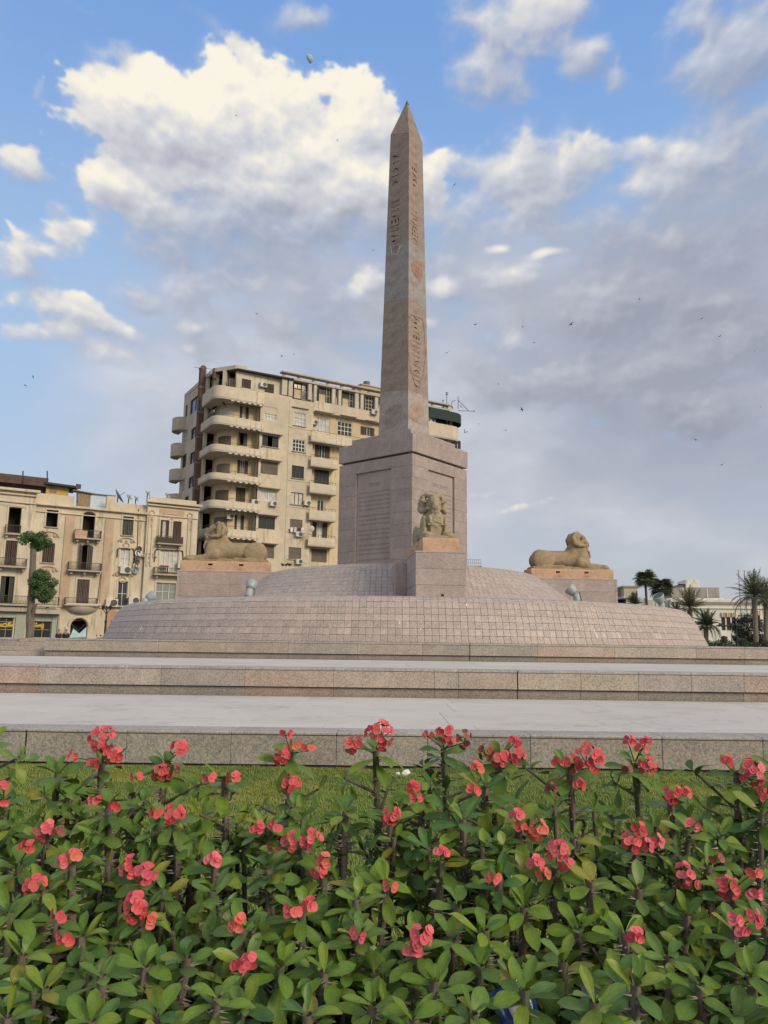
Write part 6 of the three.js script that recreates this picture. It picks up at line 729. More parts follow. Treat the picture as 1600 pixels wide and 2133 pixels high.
{ // white building with striped window heads
  const z = -125, K = (zx, zy) => [1280 + zx / 5, 1170 + zy / 5], root = thing('white_building', 'long white two storey building with striped window heads behind the palms at the right', 'building', [atZ(1550, 1345, z).x, ground, z], -0.1);
  const F = facade(root, V3(1, 0, 0), V3(0, 1, 0), V3(0, 0, 1), V3(0, 0, 0)), X = (x, y = 700, zz = 0) => F.hit(...K(x, y), zz)[0], Y = (x, y, zz = 0) => F.hit(...K(x, y), zz)[1], wh = M('plaster', [0.76, 0.74, 0.64], 0.9), wh2 = M('plaster', [0.78, 0.77, 0.68], 0.9), gy = M('plaster', [0.3, 0.295, 0.26], 0.9);
  const top = Y(1050, 400), ws = [[945, 575, 1020, 670], [1115, 580, 1155, 715], [1168, 580, 1210, 715], [1224, 580, 1266, 715], [1470, 560, 1520, 700], [1600, 580, 1660, 715], [1720, 580, 1790, 715]].map((r) => F.rect([...K(r[0], r[1]), ...K(r[2], r[3])])), x0 = X(590), x1 = X(1900);
  mesh('wall', wallWith(R4(x0, 0, x1, top), ws.map((r) => hole(r)), 0.5), wh, root); mesh('core', box(x1 - x0 - 1, top - 0.4, 20, (x0 + x1) / 2, (top - 0.4) / 2, -11.2), BM.room, root); mesh('flat_roof', box(x1 - x0, 0.3, 22, (x0 + x1) / 2, top - 0.1, -11.1), wh, root);
  ws.forEach((r) => { win(F, r, 'dark', 0, { cols: 3, pane: BM.brown, frame: BM.brown2 }); const w = r[2] - r[0], n = 5; for (let i = 0; i < n; i++) mesh('lintel_block', cbox(w * 1.1 / n - 0.01, 0.7, 0.2, 0.02, r[0] - w * 0.05 + w * 1.1 * (i + 0.5) / n, r[3] + 0.4, 0.05), i % 2 ? wh2 : M('plaster', [0.42, 0.25, 0.15], 0.9), root); });
  for (const [y, h, d] of [[410, 0.5, 0.5], [435, 0.25, 0.25], [485, 0.2, 0.2]]) mesh('cornice', cbox(x1 - x0, h, d, 0.04, (x0 + x1) / 2, Y(1100, y), d / 2), wh2, root);
  const g = part('rear_block', root), gx0 = X(590, 330, -20), gx1 = X(1092, 330, -20), gy1 = Y(900, 268, -20), gy0 = Y(900, 385, -20); mesh('grey_wall', box(gx1 - gx0, gy1 - gy0, 14, (gx0 + gx1) / 2, (gy0 + gy1) / 2, -27), gy, g); mesh('ledge', cbox(gx1 - gx0 + 1, 0.5, 15, 0.1, (gx0 + gx1) / 2, gy0 - 0.2, -26.8), wh2, g); mesh('base', box(gx1 - gx0, gy0 - top + 1, 13, (gx0 + gx1) / 2, (gy0 + top) / 2, -27), wh, g); for (let i = 1; i < 4; i++) mesh('wall_joint', box(0.12, gy1 - gy0 - 0.2, 0.1, lerp(gx0, gx1, i / 4), (gy0 + gy1) / 2, -19.98), wh, g);
  const hp = part('white_penthouse', root), hx0 = X(700, 240, -30), hx1 = X(842, 240, -30), hy = Y(770, 203, -30); mesh('wall', box(hx1 - hx0, hy - gy1 + 0.5, 6, (hx0 + hx1) / 2, (hy + gy1) / 2 - 0.2, -30), wh2, hp); const lx0 = X(655, 240, -30); mesh('wall', box(hx0 - lx0, (hy - gy1) * 0.62, 5, (hx0 + lx0) / 2, gy1 + (hy - gy1) * 0.3, -30), gy, hp); for (const [a, b, c, d] of [[665, 232, 708, 246], [712, 235, 736, 250], [668, 262, 706, 282]]) { const r = F.rect([...K(a, b), ...K(c, d)], -26.9); mesh('dark_opening', box(r[2] - r[0], r[3] - r[1], 0.1, (r[0] + r[2]) / 2, (r[1] + r[3]) / 2, -26.9), BM.dark, hp); }
  renameKids(root);
}
{ // cream building at the left of the palms
  const z = -135, K = (zx, zy) => [1280 + zx / 5, 1170 + zy / 5], root = thing('cream_building', 'plain cream flat roofed building between the right plinth and the fan palms', 'building', [atZ(1310, 1345, z).x, ground, z]), F = facade(root, V3(1, 0, 0), V3(0, 1, 0), V3(0, 0, 1), V3(0, 0, 0)), X = (x, y) => F.hit(...K(x, y), 0)[0], Y = (x, y) => F.hit(...K(x, y), 0)[1], m1 = M('plaster', [0.5, 0.45, 0.33], 0.9), m2 = M('plaster', [0.32, 0.31, 0.28], 0.9), m3 = M('plaster', [0.5, 0.49, 0.45], 0.9);
  const a = X(98, 300), b = X(240, 300), t = Y(160, 267); mesh('wall', box(b - a, t, 10, (a + b) / 2, t / 2, -5), m1, root); mesh('side_wing', box(a - X(20, 300), t - 0.1, 12, (a + X(20, 300)) / 2, t / 2 - 0.05, -8), m2, root); mesh('roof_edge', cbox(b - a + 0.4, 0.35, 10.4, 0.05, (a + b) / 2, t + 0.1, -5), m2, root);
  const c = X(20, 380), d = X(125, 380), u = Y(70, 385), l = Y(70, 440); mesh('porch_slab', cbox(d - c, 0.4, 4, 0.05, (c + d) / 2, u, 2), m3, root); for (const q of [65, 82, 112]) mesh('porch_post', box(0.35, u, 0.35, X(q, 400), u / 2, 3.5), m3, root); mesh('porch_back', box(d - c, u, 0.2, (c + d) / 2, u / 2, 0.2), BM.room, root);
  const w0 = X(60, 455), w1 = X(900, 455), wy = Y(300, 425); mesh('long_wall', box(w1 - w0, wy, 0.5, (w0 + w1) / 2, wy / 2, 8), m3, root); for (let i = 0; i < 9; i++) mesh('wall_post', cbox(0.5, wy + 0.3, 0.7, 0.04, lerp(w0, w1, i / 8), (wy + 0.3) / 2, 8), M('plaster', [0.55, 0.54, 0.5], 0.9), root); renameKids(root);
}
// masts, traffic post, street lamp
for (const [x, y0, l] of [[1290, 90, 'leftmost of three thin masts above the white building'], [1352, 95, 'middle one of three thin masts above the white building'], [1408, 100, 'rightmost of three thin masts above the white building']]) { const z = -118, a = atZ(1280 + x / 5, 1170 + y0 / 5, z), t = thing('mast', l, 'mast', [a.x, ground, z], 0, 'thin masts above the white building'); mesh('pole', tri(bar(V3(0, 0, 0), V3(0, a.y - ground, 0), 0.09, 0.05, 8)), M('noise', [0.2, 0.2, 0.2], 0.6), t); mesh('finial', tri(new THREE.SphereGeometry(0.1, 8, 6).translate(0, a.y - ground, 0)), BM.metal, t); mesh('foot', cbox(0.5, 0.3, 0.5, 0.04, 0, 0.15, 0), BM.slab, t); }
{ const z = -78, p = atZ(1524, 1345, z), t = thing('traffic_post', 'black street post with a long crossbar before the white building', 'street post', [p.x, ground, z]), X = (zx, zy) => { const q = atZ(1280 + zx / 5, 1170 + zy / 5, z); return V3(q.x - p.x, q.y - ground, 0); }, bl = M(null, [0.025, 0.028, 0.035], 0.5); mesh('pole', tri(merge([bar(V3(0, 0, 0), X(1222, 745), 0.07, 0.06, 8)])), bl, t); mesh('tall_pole', tri(bar(V3(X(1270, 800).x, 0, 0), X(1270, 655), 0.07, 0.06, 8)), bl, t); mesh('crossbar', tri(bar(X(1062, 668), X(1398, 664), 0.08, 0.08, 8)), bl, t); for (const q of [1100, 1225, 1268, 1360]) { const c = X(q, 662); mesh('signal', cbox(0.3, 0.3, 0.2, 0.04, c.x, c.y + 0.05, 0.08), bl, t); } renameKids(t); }
{ const z = -70, p = atZ(218, 1330, z), t = thing('street_lamp', 'black cast street lamp post beside the mound, before the old house', 'street lamp', [p.x, ground, z]), y1 = atZ(220, 1262, z).y - ground, bl = M(null, [0.02, 0.02, 0.022], 0.55); mesh('post', tri(new THREE.LatheGeometry([V2(0.001, 0), V2(0.22, 0), V2(0.2, 0.5), V2(0.1, 0.7), V2(0.09, y1 * 0.6), V2(0.13, y1 * 0.63), V2(0.07, y1 * 0.68), V2(0.06, y1), V2(0.001, y1)], 12)), bl, t); for (const s of [-1, 1]) { mesh('arm', tri(bar(V3(0, y1 * 0.8, 0), V3(s * 0.32, y1 * 0.92, 0), 0.03)), bl, t); mesh('lantern', tri(new THREE.LatheGeometry([V2(0.001, 0), V2(0.06, 0.02), V2(0.14, 0.32), V2(0.15, 0.34), V2(0.03, 0.5), V2(0.001, 0.55)], 10).translate(s * 0.34, y1 * 0.9, 0)), bl, t); } renameKids(t); }
// two people on the far pavement and two motorcycles beside the entrance
{
  const standing = (s) => surfaceNets((x, y, z) => { let d = sdCap(x, y, z, [-0.1, 0.05, 0], [-0.09, 0.85, 0], 0.065, 0.1); d = smin(d, sdCap(x, y, z, [0.1, 0.05, 0.02], [0.09, 0.85, 0], 0.065, 0.1), 0.03); d = smin(d, sdCap(x, y, z, [0, 0.88, 0], [0, 1.38, 0], 0.16, 0.17), 0.08); d = smin(d, sdCap(x, y, z, [-0.18, 1.4, 0], [0.18, 1.4, 0], 0.075, 0.075), 0.06); for (const q of [-1, 1]) { d = smin(d, sdCap(x, y, z, [q * 0.22, 1.38, 0], [q * (0.27 + s), 1.12, 0.02], 0.055, 0.045), 0.04); d = smin(d, sdCap(x, y, z, [q * (0.27 + s), 1.12, 0.02], [q * (0.2 + s * 0.2), 0.9, 0.14], 0.043, 0.035), 0.03); } d = smin(d, sdCap(x, y, z, [0, 1.42, 0], [0, 1.54, 0.01], 0.055, 0.055), 0.04); d = smin(d, sdEll(x, y, z, 0, 1.63, 0.01, 0.075, 0.11, 0.095), 0.02); d = smin(d, sdEll(x, y, z, 0, 1.6, 0.1, 0.014, 0.025, 0.02), 0.01); return d; }, [-0.45, -0.03, -0.3], [0.45, 1.8, 0.3], 0.03);
  for (const [px, s, l, c, h] of [[122, 0.03, 'person in dark clothes standing left of the arched entrance', [0.03, 0.028, 0.032], [0.06, 0.05, 0.05]], [137, 0.09, 'person in a black top standing close to the arched entrance', [0.018, 0.018, 0.02], [0.02, 0.018, 0.018]]]) { const p = atZ(px, 1330, -72), t = thing('person', l, 'person', [p.x, ground, -72], 0.2); mesh('body', tri(standing(s)), M('noise', [0.32, 0.21, 0.15], 0.8), t); mesh('shirt', tri(surfaceNets((x, y, z) => Math.max(sdEll(x, y, z, 0, 1.14, 0, 0.26 + s, 0.36, 0.19), -sdEll(x, y, z, 0, 1.55, 0, 0.1, 0.1, 0.1)), [-0.5, 0.7, -0.3], [0.5, 1.6, 0.3], 0.035)), M('noise', c, 0.9), t); mesh('trousers', tri(merge([bar(V3(-0.1, 0.02, 0), V3(-0.09, 0.9, 0), 0.09, 0.125, 10), bar(V3(0.1, 0.02, 0.02), V3(0.09, 0.9, 0), 0.09, 0.125, 10)])), M('noise', [0.03, 0.03, 0.04], 0.9), t); mesh('hair', tri(new THREE.SphereGeometry(0.105, 12, 8, 0, PI * 2, 0, 1.7).scale(0.82, 1.05, 1).translate(0, 1.66, -0.005)), M('noise', h, 0.9), t); }
  for (const [px, l] of [[197, 'left one of two dark motorcycles parked right of the arched entrance'], [206, 'right one of two dark motorcycles parked right of the arched entrance']]) { const p = atZ(px, 1330, -71), t = thing('motorcycle', l, 'motorcycle', [p.x, ground, -71], 0.9, 'motorcycles parked by the entrance'), bk = M(null, [0.02, 0.02, 0.022], 0.4); for (const s of [-0.62, 0.62]) mesh('wheel', tri(new THREE.TorusGeometry(0.26, 0.055, 8, 20).translate(s, 0.31, 0)), M(null, [0.015, 0.015, 0.015], 0.9), t); mesh('frame', tri(merge([bar(V3(-0.62, 0.31, 0), V3(-0.05, 0.5, 0), 0.04), bar(V3(0.62, 0.31, 0), V3(0.42, 0.95, 0), 0.035), bar(V3(0.42, 0.9, 0), V3(-0.1, 0.45, 0), 0.04), bar(V3(0.42, 1.0, -0.33), V3(0.42, 1.0, 0.33), 0.022)])), bk, t); mesh('tank', tri(new THREE.SphereGeometry(0.2, 12, 8).scale(1.3, 0.75, 0.7).translate(0.18, 0.82, 0)), M(null, [0.15, 0.02, 0.02], 0.3), t); mesh('seat', cbox(0.6, 0.1, 0.22, 0.04, -0.32, 0.8, 0), M(null, [0.02, 0.02, 0.02], 0.7), t); mesh('headlight', tri(new THREE.SphereGeometry(0.1, 10, 8).translate(0.5, 0.88, 0)), BM.metal, t); mesh('mirrors', tri(merge([bar(V3(0.42, 1.0, -0.25), V3(0.38, 1.22, -0.3), 0.012), bar(V3(0.42, 1.0, 0.25), V3(0.38, 1.22, 0.3), 0.012), new THREE.SphereGeometry(0.06, 8, 6).translate(0.38, 1.24, -0.3), new THREE.SphereGeometry(0.06, 8, 6).translate(0.38, 1.24, 0.3)])), bk, t); renameKids(t); }
}
{ // swallows
  const dark = M(null, [0.02, 0.022, 0.028], 0.8), bodyG = tri(new THREE.SphereGeometry(1, 10, 8).scale(0.032, 0.03, 0.1)), wing = (s) => { const F = [[[0.02 * s, 0, 0.05], [0.02 * s, 0, -0.03], [0.12 * s, 0.035, 0.0], [0.12 * s, 0.035, 0.05]], [[0.12 * s, 0.035, 0.05], [0.12 * s, 0.035, 0.0], [0.28 * s, 0.02, -0.1]]]; return tri(polys(F)); }, tail = tri(polys([[[0, 0, -0.08], [0.015, 0, -0.08], [0.05, 0, -0.22]], [[0, 0, -0.08], [-0.015, 0, -0.08], [-0.05, 0, -0.22]]])), wl = wing(-1), wr = wing(1), dk2 = M(null, [0.022, 0.024, 0.03], 0.8, { side: THREE.DoubleSide });
  const R = rand(404), list = [[492, 241], [703, 292], [777, 521], [535, 654], [587, 742], [612, 738], [947, 385], [990, 676], [1089, 681], [1113, 714], [1190, 675], [931, 735], [1332, 623], [1461, 664], [1571, 732], [1585, 848], [1504, 968], [1449, 916], [1038, 800], [1087, 853], [997, 883], [1053, 896], [1500, 700], [69, 785], [53, 803]];
  const od = ['first', 'second', 'third', 'fourth', 'fifth', 'sixth', 'seventh', 'eighth', 'ninth', 'tenth', 'eleventh', 'twelfth', 'thirteenth', 'fourteenth', 'fifteenth', 'sixteenth', 'seventeenth', 'eighteenth']; list.sort((a, b) => a[0] - b[0]); const nl = list.filter((q) => q[0] < 840).length;
  for (const [bi, [px, py]] of list.entries()) { const big = px === 931 || px === 1190 || px === 1087, d = big ? 46 : 62 + R() * 22, p = atZ(px, py, -d), t = thing('swallow', 'small dark swallow, ' + od[bi < nl ? bi : bi - nl] + ' from left of those flying ' + (bi < nl ? 'left' : 'right') + ' of the obelisk', 'bird', [p.x, p.y, p.z], R() * 6.28, 'swallows flying over the square'); mesh('body', bodyG, dark, t); mesh('wing', wl, dk2, t); mesh('wing', wr, dk2, t); mesh('tail', tail, dk2, t); t.rotation.set((R() - 0.5) * 1.0, R() * 6.28, (R() - 0.5) * 1.6); renameKids(t); }
  const mp = ray(643, 123).multiplyScalar(6000).add(EYE), moon = mesh('moon', (() => { const s = new THREE.SphereGeometry(29, 40, 24); const p = s.attributes.position; for (let i = 0; i < p.count; i++) if (p.getX(i) < 0) p.setX(i, p.getX(i) * 0.35); s.computeVertexNormals(); return tri(s); })(), M('noise', [0.4, 0.45, 0.53], 1)); moon.position.copy(mp); moon.lookAt(EYE); moon.rotateZ(0.5); tag(moon, 'pale gibbous moon in the blue sky above the big cloud', 'moon');
}
// ------------------------------------------------------------------ lawn
{
  const g = new THREE.PlaneGeometry(26, 6.2, 130, 31).rotateX(-PI / 2).translate(0, 0, -6.3), p = g.attributes.position; for (let i = 0; i < p.count; i++) p.setY(i, 0.012 + 0.03 * fbm(p.getX(i) * 1.3, 2, p.getZ(i) * 1.3, 3)); g.computeVertexNormals();
  const l = mesh('lawn', tri(g), M('ground', [0.13, 0.17, 0.05], 1, { bumpMap: T.bump, bumpScale: 0.02 })); l.userData = { kind: 'structure' };
  const R = rand(9), F = []; for (let i = 0; i < 7; i++) { const a = R() * 6.28, r = R() * 0.022, x = Math.cos(a) * r, z = Math.sin(a) * r, b = R() * 6.28, w = 0.0022, h = 0.02 + R() * 0.016, lx = Math.cos(b) * h * 0.5, lz = Math.sin(b) * h * 0.5, cx = -Math.sin(b) * w, cz = Math.cos(b) * w; F.push([[x - cx, 0, z - cz], [x + cx, 0, z + cz], [x + lx * 0.35 + cx * 0.8, h * 0.6, z + lz * 0.35 + cz * 0.8], [x + lx * 0.35 - cx * 0.8, h * 0.6, z + lz * 0.35 - cz * 0.8]], [[x + lx * 0.35 - cx * 0.8, h * 0.6, z + lz * 0.35 - cz * 0.8], [x + lx * 0.35 + cx * 0.8, h * 0.6, z + lz * 0.35 + cz * 0.8], [x + lx, h, z + lz]]); }
  const n = 115000, im = new THREE.InstancedMesh(tri(polys(F)), new THREE.MeshStandardMaterial({ color: 0xffffff, roughness: 0.75, side: THREE.DoubleSide }), n), m = new THREE.Matrix4(), q = new THREE.Quaternion(), c = new THREE.Color();
  for (let i = 0; i < n; i++) { const z = -3.6 - 5.66 * Math.pow(R(), 0.75), x = (R() * 2 - 1) * (0.72 * -z + 0.9), s = 0.7 + R() * 0.7 * (0.6 + fbm(x * 1.5, 1, z * 1.5, 3)); q.setFromAxisAngle(V3(0, 1, 0), R() * 6.28); m.compose(V3(x, 0.02 + 0.02 * fbm(x * 1.3, 2, z * 1.3, 3), z), q, V3(s, s, s)); im.setMatrixAt(i, m); const f = 0.75 + 0.5 * fbm(x * 2, 8, z * 2, 4) + (R() - 0.5) * 0.25, y = sstep(0.45, 0.75, fbm(x * 3 + 7, 4, z * 3, 3)); c.setRGB((0.2 + y * 0.09) * f, (0.28 + y * 0.04) * f, 0.065 * f); im.setColorAt(i, c); }
  im.name = 'lawn_grass'; im.castShadow = im.receiveShadow = true; tag(im, 'short green lawn between the hedge and the kerb', 'grass', null, 'stuff'); scene.add(im);
  const pp = atZ(845, 1612, -8.9), sp = thing('crumpled_paper', 'small crumpled white paper scrap on the lawn by the kerb', 'litter', [pp.x, 0.02, -8.9]); const pg = new THREE.IcosahedronGeometry(0.05, 2); { const a = pg.attributes.position; for (let i = 0; i < a.count; i++) { const f = 0.6 + 0.8 * vnoise(a.getX(i) * 40, a.getY(i) * 40, a.getZ(i) * 40); a.setXYZ(i, a.getX(i) * f, a.getY(i) * f + 0.03, a.getZ(i) * f); } pg.computeVertexNormals(); } mesh('paper', tri(pg), M(null, [0.75, 0.74, 0.72], 0.9), sp); mesh('paper_corner', tri(pg.clone().scale(0.6, 0.7, 0.6).translate(-0.09, 0.0, 0.02)), M(null, [0.7, 0.69, 0.67], 0.9), sp);
}
// ------------------------------------------------------------------ flowering hedge of crown of thorns
{
  T.leaf = tex(128, (u, v, o) => { const d = Math.abs(v - 0.5), mid = 1 - sstep(0.008, 0.04, d), vein = sstep(0.75, 0.95, Math.sin((u * 11 - d * 9) * PI)) * 0.1 * sstep(0.03, 0.1, d), mot = pfbm(u, v, 8, 5, 4), sp = sstep(0.72, 0.8, pnoise(u * 16, v * 16, 16, 77)) * 0.12, k = 0.72 + (mot - 0.5) * 0.34 + vein; o[0] = k + mid * 0.2 + sp; o[1] = k + mid * 0.16 + sp * 0.6; o[2] = k + mid * 0.1; }, true, 1, 128);
  const leafMat = (rgb) => { const m = new THREE.MeshPhysicalMaterial({ map: T.leaf, roughness: 0.42, side: THREE.DoubleSide, transmission: 0.22, thickness: 0, specularIntensity: 0.6 }); m.color.setRGB(...rgb.map((c) => c * 1.55)); return m; };
  const LEAF = [[0.112, 0.2, 0.026], [0.1, 0.185, 0.03], [0.135, 0.22, 0.026], [0.078, 0.165, 0.038], [0.165, 0.235, 0.028], [0.07, 0.13, 0.024], [0.115, 0.195, 0.042], [0.22, 0.22, 0.034]].map(leafMat);
  function leafGeo(bend, fold, wid, wave, tipcut) {   // along +x, unit length
    const n = 9, pos = [], uv = [], idx = []; for (let i = 0; i <= n; i++) { const t = i / n, w = wid * Math.pow(Math.max(0.0, Math.sin(PI * Math.pow(t * (1 - tipcut), 1.45))), 0.75) * (t < 1 ? 1 : 0) + 0.006 * (1 - t), th = bend * t * t, x = t - 0.16 * bend * t * t * t, y = -bend * 0.42 * t * t; for (let k = -2; k <= 2; k++) { const s = k / 2; pos.push(x, y + Math.abs(s) * w * fold + wave * Math.sin(t * 7 + k) * w * 0.3, s * w); uv.push(t, 0.5 + s * 0.5); } }
    for (let i = 0; i < n; i++) for (let k = 0; k < 4; k++) { const a = i * 5 + k; idx.push(a, a + 1, a + 5, a + 1, a + 6, a + 5); } const g = new THREE.BufferGeometry(); g.setAttribute('position', new THREE.Float32BufferAttribute(pos, 3)); g.setAttribute('uv', new THREE.Float32BufferAttribute(uv, 2)); g.setIndex(idx); g.computeVertexNormals(); return g;
  }
  const LG = [leafGeo(0.35, 0.18, 0.2, 0.15, 0), leafGeo(0.7, 0.12, 0.22, 0.3, 0.02), leafGeo(0.15, 0.3, 0.19, 0.1, 0.04), leafGeo(1.0, 0.1, 0.21, 0.35, 0.02), leafGeo(0.5, 0.05, 0.24, 0.2, 0), leafGeo(-0.25, 0.4, 0.18, 0.15, 0.02)];
  // one flower: two rounded bracts round a small yellow cup, looking along +y
  function flowerGeo(cup, seed) { const R = rand(seed), pos = [], col = [], F = (v, c) => { pos.push(...v); col.push(...c); }; for (const s of [-1, 1]) { const n = 12, rr = [0, 0.5, 1], P = (r, a) => { const q = r * (1 + 0.06 * Math.sin(a * 3 + seed)); return [s * 0.5 + Math.cos(a) * q * 0.98, 0.06 + cup * r * r * 0.4 + (s > 0 ? 0.02 : 0) + 0.04 * Math.sin(a * 2 + s), Math.sin(a) * q * 1.05]; }; for (let j = 0; j < 2; j++) for (let i = 0; i < n; i++) { const a0 = i / n * 6.2832, a1 = (i + 1) / n * 6.2832, c = [0.9 + 0.1 * j, 0.9 + 0.1 * j, 0.95], v = [P(rr[j], a0), P(rr[j + 1], a0), P(rr[j + 1], a1), P(rr[j], a1)]; for (const k of [0, 2, 1, 0, 3, 2]) F(v[k], c); } }
    for (let i = 0; i < 6; i++) { const a0 = i / 6 * 6.2832, a1 = (i + 1) / 6 * 6.2832, b = 0.22; for (const v of [[Math.cos(a0) * b, 0.1, Math.sin(a0) * b], [0, 0.3, 0], [Math.cos(a1) * b, 0.1, Math.sin(a1) * b]]) F(v, [0.95, 2.6, 0.6]); } const g = new THREE.BufferGeometry(); g.setAttribute('position', new THREE.Float32BufferAttribute(pos, 3)); g.setAttribute('color', new THREE.Float32BufferAttribute(col, 3)); g.setAttribute('uv', new THREE.Float32BufferAttribute(new Float32Array(pos.length / 3 * 2), 2)); g.computeVertexNormals(); return g; }
  const FG = [flowerGeo(0.5, 1), flowerGeo(0.9, 2), flowerGeo(0.2, 3)], flowerMat = (rgb) => new THREE.MeshPhysicalMaterial({ color: new THREE.Color().setRGB(...rgb), vertexColors: true, roughness: 0.6, side: THREE.DoubleSide, transmission: 0.15, thickness: 0 });
  const FM = { r: [[0.68, 0.095, 0.11], [0.74, 0.125, 0.135], [0.62, 0.075, 0.09]].map(flowerMat), p: [[0.74, 0.12, 0.17], [0.8, 0.17, 0.22], [0.68, 0.09, 0.12]].map(flowerMat), o: [[0.72, 0.135, 0.115], [0.72, 0.12, 0.11], [0.74, 0.18, 0.13]].map(flowerMat), d: [[0.26, 0.07, 0.05], [0.33, 0.1, 0.07], [0.2, 0.06, 0.05]].map(flowerMat) };
  const stemM = M('bark', [0.15, 0.122, 0.1], 0.95), stemG = M('bark', [0.1, 0.115, 0.06], 0.9), thornM = M(null, [0.36, 0.31, 0.25], 0.8), stalkM = M(null, [0.12, 0.13, 0.05], 0.8);
  const zOf = (py) => -lerp(2.38, 1.5, clamp((py - 1540) / 570));
